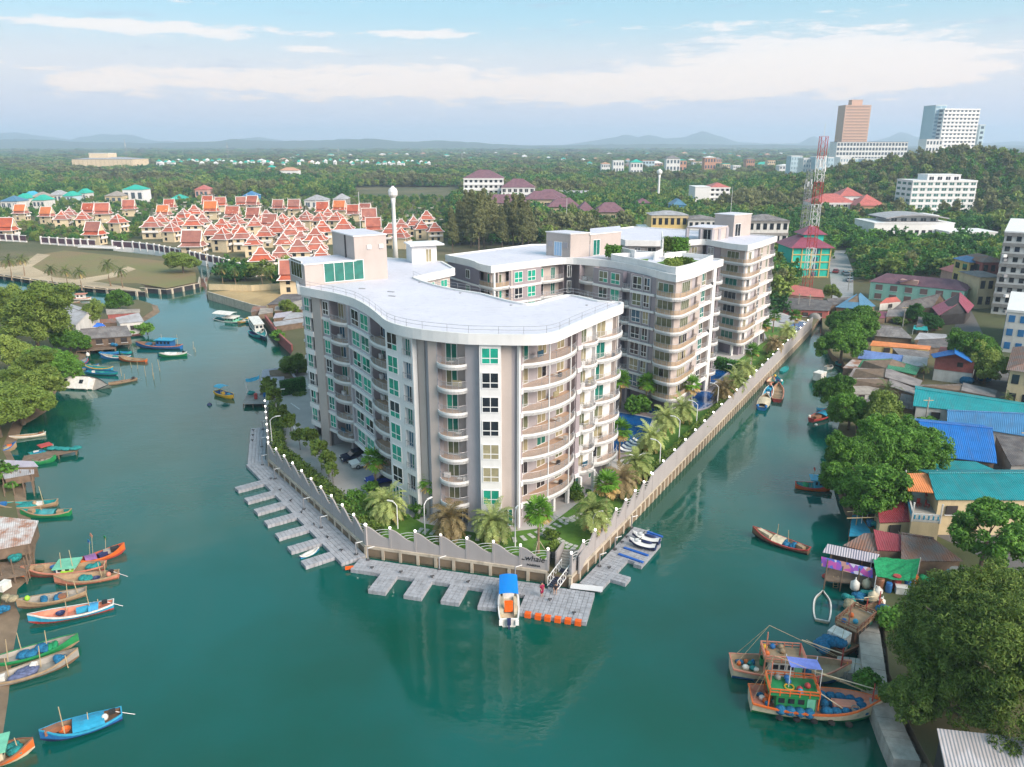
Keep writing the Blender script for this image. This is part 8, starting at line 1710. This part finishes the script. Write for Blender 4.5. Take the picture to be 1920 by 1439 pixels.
def bldg(label, x0, x1, Y, ytop, depth, wm, floors=0, cols=0, scol=0, roof=None, roofh=0., rz=0., glass=DARKP, ww=.55, wh=.5, ybase=None, name='building', bands=None, lip=.5, over=.6, balc=None, group=None):
    """box of storeys whose front spans pixels x0..x1 at distance Y"""
    a = GY(x0, ytop, Y); b = GY(x1, ytop, Y); z1 = a.z; z0 = LAND if ybase is None else GY(x0, ybase, Y).z; W = (b.x-a.x); c = Vector(((a.x+b.x)/2-math.sin(rz)*depth/2, Y+math.cos(rz)*depth/2, 0)); Hh = z1-z0
    m = T(c.x, c.y, 0, rz); o = thing(name, label, 'building', m, group); new('wall', unit_mesh(wm), o, m @ T(0, 0, (z0+z1)/2, 0, (W, depth, Hh)))
    if roof is not None and roofh > 0:
        mb = MB(); w, d = W/2+over, depth/2+over; r = max(0, w-d); r2 = max(0, d-w); mb.add([(-w, -d, z1), (w, -d, z1), (w, d, z1), (-w, d, z1), (-r, -r2, z1+roofh), (r, r2, z1+roofh)], [(0,1,5,4), (2,3,4,5), (1,2,5), (3,0,4), (3,2,1,0)]); mb.build('roof', roof, o, m)
    elif lip: new('roof', unit_mesh(roof or WHITE), o, m @ T(0, 0, z1+lip/2, 0, (W+.4, depth+.4, lip)))
    if floors:
        fh = Hh/floors
        for f in range(floors):
            zz = z0+fh*(f+.52)
            if bands: new('floor_band', unit_mesh(bands), o, m @ T(0, -depth/2, z0+fh*(f+1)-.1*fh, 0, (W+.3, 1.0 if balc else .5, fh*(.32 if balc else .22))))
            for k in range(cols):
                w_ = new('window', unit_mesh(glass), o, m @ T(W*((k+.5)/cols-.5), -depth/2-.03, zz, 0, (W/cols*ww, .12, fh*wh)))
                if W/cols > 3.5 and Y < 600: new('mullion', unit_mesh(TRIM), w_, m @ T(W*((k+.5)/cols-.5), -depth/2-.1, zz, 0, (.12, .1, fh*wh)))
            for k in range(scol):
                for s in ((-1,) if c.x > 0 else (1,)): new('window', unit_mesh(glass), o, m @ T(s*(W/2+.03), depth*((k+.5)/scol-.5), zz, 0, (.12, depth/scol*ww, fh*wh)))
    return o, m, W, z0, z1
PURP = RT['purple']; WB = mat('white_block', (.70, .70, .70), .7, .05, .1, stain=.1); CRM = mat('cream_block', (.62, .50, .34), .8, .05, .1); LBL = mat('pale_blue_block', (.42, .55, .62), .7, .05, .1); PEACH = mat('peach_block', (.56, .36, .27), .7, .04, .05); BRKO = mat('orange_block', (.50, .26, .17), .8, .08, .1); TROOF = mat('teal_far_roof', (.02, .36, .28), .7, .1, .1); GLB = mat('far_glass', (.07, .10, .13), .2, .2, .05)
bldg('white seven storey resort block with a purple roof', 869, 944, 600, 335, 22, WB, 5, 8, 3, PURP, 6, bands=WB, balc=1, name='hotel_building'); bldg('lower white wing of the purple roofed resort', 940, 1003, 590, 352, 18, WB, 3, 6, 0, PURP, 6, bands=WB, name='hotel_building')
for i, (x0, x1, Y, yt, d, l) in enumerate(((910,985,500,381,20,'left'), (985,1050,520,374,22,'rear'), (1030,1085,480,388,18,'middle'), (1085,1112,455,396,24,'right of the middle'), (1118,1170,440,398,18,'rightmost'), (1000,1060,560,370,30,'hindmost'), (1196,1216,520,381,14,'small separate'))): bldg('purple roofed resort hall, '+l, x0, x1, Y, yt, d*.55, VW, 1, 4, 0, PURP, 5 if i < 6 else 3, over=1.5, name='resort_hall', group='purple roofed resort halls')
def white_tower(label, x, Y, ytop, s):
    p = GY(x, ytop, Y); m = T(p.x, Y, 0); o = thing('water_tower', label, 'water tower', m); h = p.z-LAND; MB().lathe([(1.5*s, LAND), (1.1*s, LAND+h*.3), (.95*s, LAND+h*.75), (1.25*s, LAND+h*.84)], 14).build('shaft', WHITE, o, m, smooth=True)
    MB().lathe([(1.25*s, LAND+h*.84), (2.4*s, LAND+h*.88), (2.5*s, LAND+h*.93), (1.9*s, LAND+h*.965), (1.0*s, LAND+h*.98), (.5*s, LAND+h)], 14).build('tank', WHITE, o, m)
white_tower('slim white water tower behind the nearest block', 736, 310, 349, .75); white_tower('slim white water tower in the middle distance', 1237, 600, 317, .85)
bldg('white stepped apartment block with a brown roof', 1304, 1332, 545, 352, 20, WB, 5, 0, 0, None); bldg('balconied wing of the white stepped block', 1332, 1369, 548, 352, 18, WB, 5, 4, 0, RT['salmon'], 3, bands=WB, balc=1)
bldg('yellow three storey row house with a blue grey roof', 1222, 1290, 330, 404, 12, WL['yellow'], 3, 6, 0, RT['lgrey'], 1.5, bands=WL['cream']); bldg('white row house right of the yellow one', 1291, 1345, 328, 412, 12, WL['white'], 3, 5, 0, RT['grey'], 1.5); bldg('white row house with a grey gable roof beside the far block', 1404, 1480, 318, 414, 14, WL['white'], 3, 6, 2, RT['grey'], 2, bands=WL['grey'])
bldg('small purple house behind the yellow row house', 1200, 1222, 335, 428, 10, MAUVE, 2, 2)
o, m, W, z0, z1 = bldg('turquoise four storey building with a maroon hipped roof', 1487, 1558, 268, 465, 15, WL['teal'], 4, 0, 0, RT['maroon'], 4.5, over=1.2)
for f in range(5): new('band', unit_mesh(WL['yellow']), o, m @ T(0, -7.6, z0+(z1-z0)*f/4.02+.3, 0, (W+.1, .25, .35)))
for k in range(5): new('pilaster', unit_mesh(WL['yellow']), o, m @ T(W*(k/4-.5), -7.62, (z0+z1)/2, 0, (.35, .28, z1-z0)))
for f in range(4):
    w_ = new('window', unit_mesh(BLUEP), o, m @ T(W*.12, -7.6, z0+(z1-z0)*(f+.5)/4, 0, (1.5, .2, 1.5))); new('frame', unit_mesh(TRIM), w_, m @ T(W*.12, -7.72, z0+(z1-z0)*(f+.5)/4, 0, (.12, .1, 1.5)))
bldg('small maroon roof cap on the turquoise building', 1508, 1545, 272, 440, 7, WL['teal'], 0, 0, 0, RT['maroon'], 3, ybase=462, name='building', over=1.)
def mast(label, x, Y, ytop, ybase, w0, w1, cols, n):
    p = GY(x, ytop, Y); z1 = p.z; m = T(p.x, Y, LAND); o = thing('lattice_mast', label, 'mast', m); h = z1-LAND
    for i in range(n):
        mb = MB(); za, zb = h*i/n, h*(i+1)/n; wa, wb = w0+(w1-w0)*i/n, w0+(w1-w0)*(i+1)/n; A = [(-wa, -wa), (wa, -wa), (wa, wa), (-wa, wa)]; B = [(-wb, -wb), (wb, -wb), (wb, wb), (-wb, wb)]; k2 = 3
        for j in range(4):
            mb.bar((*A[j], za), (*B[j], zb), .14); q = (j+1) % 4
            for t in range(k2):
                u0, u1 = t/k2, (t+1)/k2; L0 = Vector((*A[j], za)).lerp(Vector((*B[j], zb)), u0); R1 = Vector((*A[q], za)).lerp(Vector((*B[q], zb)), u1); L1 = Vector((*A[j], za)).lerp(Vector((*B[j], zb)), u1); mb.bar(L0, R1, .07); mb.bar(L1, R1, .07)
        mb.build('section', cols[i % len(cols)], o, m)
    ant = MB()
    for k in range(6): ant.box((w1*1.6*math.cos(k*1.05), w1*1.6*math.sin(k*1.05), h*(.80+.03*(k % 3))), (.3, .3, 2.0))
    ant.tube([(0,0,h), (0,0,h+3.5)], .06, 4); ant.build('antennas', WHITE, o, m)
mast('tall red and white lattice mast behind the canal head', 1545, 244, 256, 545, 1.15, .95, [PC['red'], WHITE], 7); mast('grey lattice mast left of the red and white one', 1519, 330, 318, 430, 1.3, .9, [METAL], 6)
for i, (x, Y, yt) in enumerate(((233,1500,262), (425,1700,268), (634,1800,276), (791,1900,277), (866,1700,285))): mast('thin grey pylon on the plain, '+nth(i)+' from the left', x, Y, yt, 300, 2.2, .5, [METAL], 4)
for x, Y, yt, yb, l in ((1063,420,372,450,'thin white flagpole behind the middle block'), (672,300,360,430,'thin white pole among the villas'), (1374,420,350,400,'thin pole beside the white stepped block')): p = GY(x, yt, Y); m = T(p.x, Y, 0); o = thing('flagpole', l, 'pole', m); MB().tube([(0,0,LAND), (0,0,p.z)], [.16, .08], 6).build('pole', WHITE, o, m); MB().lathe([(.5, LAND), (.5, LAND+.6)], 8).build('base', CONC, o, m)
bldg('white resort wing with a red roof behind the mast', 1527, 1605, 480, 381, 18, WB, 3, 6, 0, RT['salmon'], 5, bands=WB, balc=1); bldg('white gabled wing above the red roofed resort', 1575, 1618, 500, 368, 14, WB, 2, 2, 0, RT['salmon'], 5); bldg('tan walled red roofed house right of the resort wing', 1608, 1660, 470, 386, 16, mat('tan_block', (.42, .22, .13), .8, .1), 1, 2, 0, RT['salmon'], 6)
bldg('white seven storey hotel on the wooded right slope', 1712, 1833, 480, 340, 20, WB, 7, 9, 3, WHITE, 0, glass=mat('hotel_glass', (.06, .15, .14), .2, .5, .08), ww=.62, wh=.46, bands=WB, name='hotel_building'); bldg('penthouse of the white hotel', 1740, 1802, 484, 329, 12, WB, 1, 4, 0, None, ybase=341, name='building'); bldg('low blue glazed podium of the white hotel', 1722, 1800, 474, 402, 6, mat('podium_blue', (.10, .17, .24), .4, .1), 1, 8, 0, None, name='building')
bldg('long white modern house with a curved roof', 1640, 1790, 372, 420, 22, WB, 1, 12, 0, None, wh=.25, name='modern_house'); bldg('white upper floor under the curved roof', 1668, 1760, 380, 406, 14, WB, 1, 5, 0, None, glass=GLB, ybase=421, name='building'); bldg('low white wing of the modern house', 1780, 1870, 360, 437, 16, WB, 1, 7, 0, None, wh=.3, name='modern_house')
p = GY(1714,402,378); cr = thing('curved_roof', 'pale curved roof of the modern white house', 'roof', T(p.x, 385, p.z)); mb = MB()
for k in range(8):
    u0, u1 = -1+k/4, -1+(k+1)/4; f = lambda u: (p.x+u*15, p.z-2.6+2.8*math.cos(u*1.15)); (xa, za), (xb, zb) = f(u0), f(u1); mb.add([(xa, 374, za), (xb, 374, zb), (xb, 394, zb), (xa, 394, za), (xa, 374, za-.5), (xb, 374, zb-.5), (xb, 394, zb-.5), (xa, 394, za-.5)], [(0,1,2,3), (7,6,5,4), (0,4,5,1), (2,6,7,3)])
mb.build('vault', RT['lgrey'], cr)
bldg('tall peach coloured tower on the right skyline', 1586, 1634, 1150, 198, 26, PEACH, 24, 1, 0, PEACH, 0, glass=mat('tower_band_glass', (.30, .20, .15), .3, .05), ww=.92, wh=.35, name='tower'); bldg('peach crown block on the skyline tower', 1598, 1618, 1155, 188, 12, PEACH, 0, 0, 0, PEACH, 0, ybase=199, name='building')
bldg('long grey slab hotel below the peach tower', 1570, 1703, 1060, 267, 24, WB, 8, 22, 0, mat('slab_roof', (.10, .11, .14), .7), 0, glass=GLB, ww=.7, wh=.6, name='hotel_building')
bldg('tall white balconied tower on the right skyline', 1768, 1842, 900, 205, 30, WB, 20, 9, 3, WHITE, 0, glass=GLB, ww=.55, wh=.5, bands=WB, balc=1, rz=.15, name='tower'); bldg('pale blue flank of the white tower', 1755, 1776, 905, 198, 26, LBL, 22, 2, 0, None, glass=mat('flank_glass', (.25, .38, .48), .2, .1), ww=.8, name='tower'); bldg('low white block left of the white tower', 1738, 1768, 880, 262, 18, WB, 7, 5, 0, None, glass=GLB, name='building'); bldg('low wing right of the white tower', 1838, 1848, 910, 235, 18, LBL, 12, 1, 0, None, glass=GLB)
rn = random.Random(77)
for i in range(9): x = 1484+i*23; bldg(nth(i)+' pale condominium from the left in the row below the slab hotel', x, x+21, 880+rn.uniform(-40, 60), rn.uniform(291,300), 16, (LBL, WB, LBL)[i % 3], 6, 4, 0, None, glass=mat('condo_glass', (.22, .33, .40), .3, .1), ww=.5, name='condominium', lip=.8, group='pale condominiums')
town = [(1128,306,'w'), (1150,300,'w'), (1170,303,'o'), (1183,299,'w'), (1205,296,'b'), (1222,300,'o'), (1250,293,'w'), (1262,297,'o'), (1300,300,'w'), (1322,294,'o'), (1340,298,'o'), (1355,301,'c'), (1290,316,'c'), (1375,306,'w'), (1400,298,'o'), (1420,303,'w'), (1440,300,'c'), (1462,306,'w')]
for i, (x, y, k) in enumerate(town): bldg(nth(i)+' low town block from the left on the middle plain', x, x+rn.uniform(14, 26), 950+rn.uniform(0, 500), y+rn.uniform(1, 7), 16, dict(w=WB, o=BRKO, b=LBL, c=CRM)[k], 3, 4, 0, (BRKO, WB, RT['grey'], TROOF)[i % 4], rn.choice((0, 2, 4)), glass=GLB, name='town_block', group='low town blocks on the plain')
for i in range(56):
    x = 470+i*18+rn.uniform(-7, 7); Y = 1150+rn.uniform(0, 1900); bldg(nth(i % 28)+' small far house from the left on the '+('left' if i < 28 else 'right')+' half of the hazy plain', x, x+rn.uniform(5, 12), Y, 272+55500/Y+rn.uniform(-1, 2)-4, 14, (WB, CRM, BRKO, LBL)[i % 4], 1, 2, 0, (BRKO, WB, TROOF)[i % 3], 3, glass=GLB, name='far_house', group='small far houses on the plain')
bldg('wide cream arena with a flat grey roof far left', 134, 248, 1350, 299, 60, CRM, 1, 14, 0, RT['lgrey'], 3, glass=mat('arena_pier', (.46, .36, .22), .8), wh=.8, ww=.12, name='arena'); bldg('pale block on top of the arena', 166, 202, 1370, 288, 30, CRM, 0, 0, 0, None, ybase=300, name='building')
for i in range(72):
    x = 276+i*7.4+rn.uniform(-3, 3); Y = 1500+rn.uniform(-180, 220); bldg(nth(i % 29)+' house from the left in the '+('left', 'middle', 'right')[i//29]+' part of the far estate, '+('white' if i % 2 else 'teal')+' roof', x, x+rn.uniform(4, 7), Y, 304+rn.uniform(-2, 2.5)+(Y-1500)*-.012, 10, WB, 1, 1, 0, TROOF if i % 2 == 0 else WB, 3, glass=GLB, name='row_house', group='far estate of row houses')
for i, (x, w, Y, y, wm, rm, l) in enumerate(((0,32,560,372,WL['white'],RT['sblue'],'white house with a slate roof at the left edge'), (26,22,590,367,WL['white'],TROOF,'green roofed house behind the slate roof'), (44,14,640,362,WL['white'],mat('sky_far_roof', (.05, .35, .5), .6),'sky blue roofed house among the left trees'), (58,24,600,364,WL['cream'],RT['straw'],'pale roofed house among the left trees'), (60,22,570,370,WL['white'],TROOF,'bright green roofed house among the left trees'), (92,22,640,360,WL['white'],RT['lgrey'],'grey roofed house right of the green roofs'), (145,14,660,357,WL['white'],TROOF,'small green roofed house among the left trees'), (118,18,640,362,LBL,TROOF,'pale blue house with a teal roof'), (196,32,620,362,WL['cream'],RT['straw'],'tan roofed bungalow among the left trees'), (229,38,630,350,WB,TROOF,'white villa with a small green roof top'), (318,26,640,368,WL['grey'],TROOF,'teal roofed shed in the left woods'), (365,24,680,350,WL['pink'],RT['salmon'],'salmon roofed house in the woods'), (455,24,640,362,WL['blue'],RT['steel'],'blue roofed shed in the woods'), (524,34,1000,320,WB,BRKO,'orange roofed house on the far plain'), (570,40,560,376,WL['white'],RT['lgrey'],'grey roofed hall behind the villas'), (625,24,570,374,WL['grey'],RT['lgrey'],'second grey roofed hall behind the villas'), (1262,24,470,385,WL['blue'],RT['sblue'],'blue roofed pavilion near the far water tower'), (1002,120,640,367,WL['white'],RT['lgrey'],'long pale wall behind the resort'))):
    bldg(l, x, x+w, Y, y+(6 if x < 500 else 0), 14, wm, 1, 3, 0, rm, 3.5, glass=GLB, name='house')
bldg('tall grey apartment flats cut by the right edge', 1893, 1990, 205, 440, 44, WL['white'], 8, 6, 12, None, 0, rz=-.58, ww=.5, wh=.55, bands=WL['grey'], balc=1, name='apartment_building')
fo = thing('pipe_rack', 'row of air conditioners and pipes on the side of the tall flats', 'pipes', T(110, 212, LAND))
for k in range(26): p = GY(1884+rn.uniform(-1, 5), 480+k*7.5, 203+k % 5*5); boxo('air_conditioner', (p.x, p.y, max(3, p.z)), (.9, .9, .7), (TRIM, METAL)[k % 2], fo)
bldg('blue and white terraced house below the tall flats', 1897, 1990, 165, 590, 26, WL['white'], 3, 5, 6, None, 0, rz=-.58, glass=mat('blue_shutter', (.02, .15, .36), .5), name='house')
bldg('maroon roofed house on the lane, right edge', 1902, 1990, 128, 700, 18, WL['cream'], 2, 4, 4, RT['rust'], 2, rz=-.6, name='house'); bldg('yellow house with a blue cap above the alley', 1818, 1845, 232, 492, 8, WL['yellow'], 3, 2, 2, RT['steel'], 1.2, name='house'); bldg('maroon timber house beside the yellow one', 1843, 1885, 228, 492, 12, WL['brick'], 3, 3, 2, RT['rust'], 1.5, name='house'); bldg('cream walled house with a green flat roof by the alley', 1838, 1882, 215, 520, 10, WL['cream'], 2, 3, 0, RT['grey'], .8, name='house'); bldg('red roofed shed behind the mint building', 1790, 1818, 250, 512, 8, WL['pink'], 1, 2, 0, RT['salmon'], 2, name='house')
cas = [(x, rnx) for x, rnx in zip(range(852, 1000, 10), range(40))]
for i, x in enumerate(range(850, 1000, 10)):
    p = G(x+random.uniform(-3, 3), 430+random.uniform(-10, 14), LAND+7); plant_tree('casuarina', (p.x, p.y, LAND), random.uniform(1.15, 1.6), None, 'casuarina_tree', nth(i)+' tall brownish casuarina from the left behind the middle block', group='casuarinas behind the middle block')
FT = []
for i, (lf, rx, rz, h) in enumerate(((LEAF, 3.4, 2.8, 6.0), (LEAFD, 3.6, 3.0, 6.5), (LEAFO, 3.4, 2.9, 6.6), (LEAFD, 4.6, 2.4, 5.6), (LEAFO, 2.4, 3.4, 7.5), (LEAFB, 2.4, 4.0, 8.5))):
    rs = np.random.RandomState(100+i); c = crown_shape(rs, 46, rx, rz, h-rz*.9, .45); C, U, W = leaf_cloud(rs, c, rs.uniform(.6, 1.2, 46)*1.0, 13, .55, asp=1.5); me = quads_mesh('wood_tree', C, U, W, [lf, BARK])
    ob = bpy.data.objects.new('wood_tree_%d' % i, me); FT.append(ob)
pool_c = bpy.data.collections.new('wood_kinds')
for ob in FT: pool_c.objects.link(ob)
def scatter_group():
    ng = bpy.data.node_groups.new('scatter', 'GeometryNodeTree'); ng.interface.new_socket('Geometry', in_out='INPUT', socket_type='NodeSocketGeometry'); ng.interface.new_socket('Geometry', in_out='OUTPUT', socket_type='NodeSocketGeometry')
    nn2 = ng.nodes; gi = nn2.new('NodeGroupInput'); go = nn2.new('NodeGroupOutput'); ci = nn2.new('GeometryNodeCollectionInfo'); ci.inputs['Collection'].default_value = pool_c; ci.inputs['Separate Children'].default_value = True; ci.inputs['Reset Children'].default_value = True
    ip = nn2.new('GeometryNodeInstanceOnPoints'); ip.inputs['Pick Instance'].default_value = True
    def attr(nm, t): a = nn2.new('GeometryNodeInputNamedAttribute'); a.data_type = t; a.inputs['Name'].default_value = nm; return a.outputs['Attribute']
    ng.links.new(gi.outputs[0], ip.inputs['Points']); ng.links.new(ci.outputs[0], ip.inputs['Instance']); ng.links.new(attr('kind_i', 'INT'), ip.inputs['Instance Index']); ng.links.new(attr('scl', 'FLOAT_VECTOR'), ip.inputs['Scale'])
    cx = nn2.new('ShaderNodeCombineXYZ'); ng.links.new(attr('rotz', 'FLOAT'), cx.inputs[2]); ng.links.new(cx.outputs[0], ip.inputs['Rotation']); ng.links.new(ip.outputs[0], go.inputs[0]); return ng
NG = scatter_group()
def scatter(name, label, P, S, Ki):
    me = bpy.data.meshes.new(name); me.vertices.add(len(P)); me.vertices.foreach_set('co', P.astype(np.float32).ravel())
    a = me.attributes.new('scl', 'FLOAT_VECTOR', 'POINT'); a.data.foreach_set('vector', S.astype(np.float32).ravel()); a = me.attributes.new('kind_i', 'INT', 'POINT'); a.data.foreach_set('value', Ki.astype(np.int32)); a = me.attributes.new('rotz', 'FLOAT', 'POINT'); a.data.foreach_set('value', np.random.RandomState(3).uniform(0, 6.28, len(P)).astype(np.float32))
    o = new(name, me, None, None, label, 'woodland', None, 'stuff'); md = o.modifiers.new('scatter', 'NODES'); md.node_group = NG; return o
rs = np.random.RandomState(12)
def hill_z(x, y):                                        # the wooded hill at the right
    return 25*np.exp(-(((x-345)/110)**2+((y-640)/120)**2))+17*np.exp(-(((x-470)/130)**2+((y-560)/140)**2))
def pix(x, y, z):
    z = z-CAMH; yc = y*math.cos(PITCH)-z*math.sin(PITCH); zc = y*math.sin(PITCH)+z*math.cos(PITCH); return CX+FPX*x/yc, CY-FPX*zc/yc
BB = []
for o in COL.objects:
    if o.parent is None and o.get('category') in ('building', 'house', 'water tower', 'mast', 'roof', 'shed') and o.matrix_basis.translation.y > 150:
        w = [c for c in o.children if c.name.startswith('wall')]
        q = o.matrix_basis.translation
        if w: M_ = WM[w[0].name]; sc = M_.to_scale(); BB.append((M_.translation.x, M_.translation.y, max(3.5, abs(sc.x)/2), max(3.5, abs(sc.y)/2)) if M_.translation.length > 1 else (q.x, q.y, 5.5, 5.0))
def band_pts(r0, r1, n, smin, smax, flat=1.0):
    r = np.sqrt(rs.uniform(r0*r0, r1*r1, n)); a = rs.uniform(-.66, .66, n); x = r*np.tan(a); y = r; z = np.full(n, LAND)+hill_z(x, y)-.3; u, v = pix(x, y, LAND+0*z)
    ok = np.ones(n, bool); vil = (u < 850) & (v > 372) & (v < 520)
    for bx, by, hw, hd in BB: ok &= ~((np.abs(x-bx) < hw+3) & (y > by-hd-(14 if by > 300 and (by < 540 or bx > -20) else 4)) & (y < by+hd+3))
    for vx, vy in VPOS: ok &= ~((np.abs(x-vx) < 4.9) & (y-vy > -7.0) & (y-vy < 4.9))
    ok &= ~((u < 420) & (v > 455)) & ~((u > 385) & (u < 575) & (v > 528)) & ~((u > 540) & (u < 1250) & (v > 462)) & ~((u > 1600) & (v > 528)) & ~((u > 1545) & (u < 1605) & (v > 468)) & ~((u > 1785) & (v > 505))
    ok &= ~((u > 660) & (u < 870) & (v > 352) & (v < 372)) & ~((x > -50) & (x < 64) & (y < 228)) & ~((u > 1640) & (u < 1880) & (v > 440) & (v < 462)) & ~((u > 1482) & (u < 1600) & (v > 498))
    big = np.where(vil, rs.uniform(.32, .55, n), rs.uniform(smin, smax, n)); ok &= ~(vil & (rs.uniform(0, 1, n) < .1))
    sc = np.stack([big, big, big*rs.uniform(.85, 1.2, n)*flat], 1); patch = np.sin(x*.021+1)*np.sin(y*.017+2)+rs.normal(size=n)*.45; kd = np.clip(((patch+1.2)/2.4*6).astype(int), 0, 5)
    kd = np.where((u > 1600) & (v < 430) & (v > 250) & (rs.uniform(0, 1, n) < .22), 5, kd)
    return np.stack([x, y, z], 1)[ok], sc[ok], kd[ok]
A_ = [band_pts(205, 420, 6500, .6, 1.05), band_pts(420, 900, 14000, .8, 1.25)]
scatter('woodland', 'mixed green woodland around the villas and resort', np.concatenate([a[0] for a in A_]), np.concatenate([a[1] for a in A_]), np.concatenate([a[2] for a in A_]))
A_ = [band_pts(880, 1700, 11000, 1.6, 2.5, .55), band_pts(1700, 3200, 9000, 3.2, 5.0, .30), band_pts(3200, 7000, 7000, 8, 13, .16)]
scatter('far_woodland', 'hazy tree covered plain reaching to the hills', np.concatenate([a[0] for a in A_]), np.concatenate([a[1] for a in A_]), np.concatenate([a[2] for a in A_]))
gx, gy = np.meshgrid(np.linspace(150, 760, 30), np.linspace(420, 1000, 30)); gz = LAND+hill_z(gx, gy)-.25
mb = MB(); mb.v = [tuple(v) for v in np.stack([gx, gy, gz], -1).reshape(-1, 3)]
for i in range(29):
    for j in range(29): k = i*30+j; mb.f.append([k, k+1, k+31, k+30]); mb.m.append(0)
mb.build('hill', LANDM, kind='structure', smooth=True)
HILLM = mat('distant_wooded_hill', (.045, .065, .035), .95, .2, .002)
def ridge(name, D, prof, depth, seed, zb=0):
    rs2 = np.random.RandomState(seed); xs = np.linspace(prof[0][0], prof[-1][0], 260); ys = np.interp(xs, [p[0] for p in prof], [p[1] for p in prof])+np.convolve(rs2.normal(size=280)*1.1, np.ones(9)/9, 'same')[:260]; mb = MB(); rowsN = 6
    for k in range(rowsN+1):
        u = k/rowsN; f = math.sin(math.pi*u)**.8
        for x, y in zip(xs, ys): q = GY(x, y, D); mb.v.append((q.x*(1+(u-.5)*depth/D), D+(u-.5)*depth, max(-5, (q.z-zb)*f*(1+rs2.normal()*.03)+zb if f > 0 else -5)))
    n = 260
    for k in range(rowsN):
        for j in range(n-1): a = k*n+j; mb.f.append([a, a+1, a+n+1, a+n]); mb.m.append(0)
    mb.build(name, HILLM, kind='structure', smooth=True)
ridge('hills', 9500, [(-300,262), (-100,262), (0,251), (30,249), (80,256), (130,262), (180,252), (240,253), (290,264), (400,266), (460,260), (480,257), (540,265), (600,267), (640,259), (700,266), (760,270), (1000,273), (1060,272), (1100,266), (1140,260), (1170,252), (1195,257), (1215,253), (1250,260), (1285,258), (1318,246), (1350,255), (1380,266), (1440,269), (1500,269), (1523,254), (1534,258), (1545,268), (1600,270), (1650,262), (1690,247), (1720,256), (1750,266), (1850,269), (1900,264), (2000,270), (2300,262)], 2600, 1)
ridge('near_hills', 6200, [(-300,268), (0,262), (60,261), (150,266), (300,269), (400,266), (430,262), (520,265), (600,263), (700,260), (760,266), (830,264), (900,268), (1000,274), (1200,270), (1400,271), (1600,274), (2300,272)], 1800, 2)
hz_m = bpy.data.materials.new('haze_air'); hz_m.use_nodes = True; t = hz_m.node_tree; t.nodes.clear(); pv = t.nodes.new('ShaderNodeVolumePrincipled'); pv.inputs['Color'].default_value = (.62, .78, 1.0, 1); pv.inputs['Density'].default_value = .00018; pv.inputs['Anisotropy'].default_value = .1
om = t.nodes.new('ShaderNodeOutputMaterial'); t.links.new(pv.outputs[0], om.inputs['Volume'])
MB().box((0, 5500, 118), (24000, 13000, 250)).build('haze', hz_m, kind='stuff')
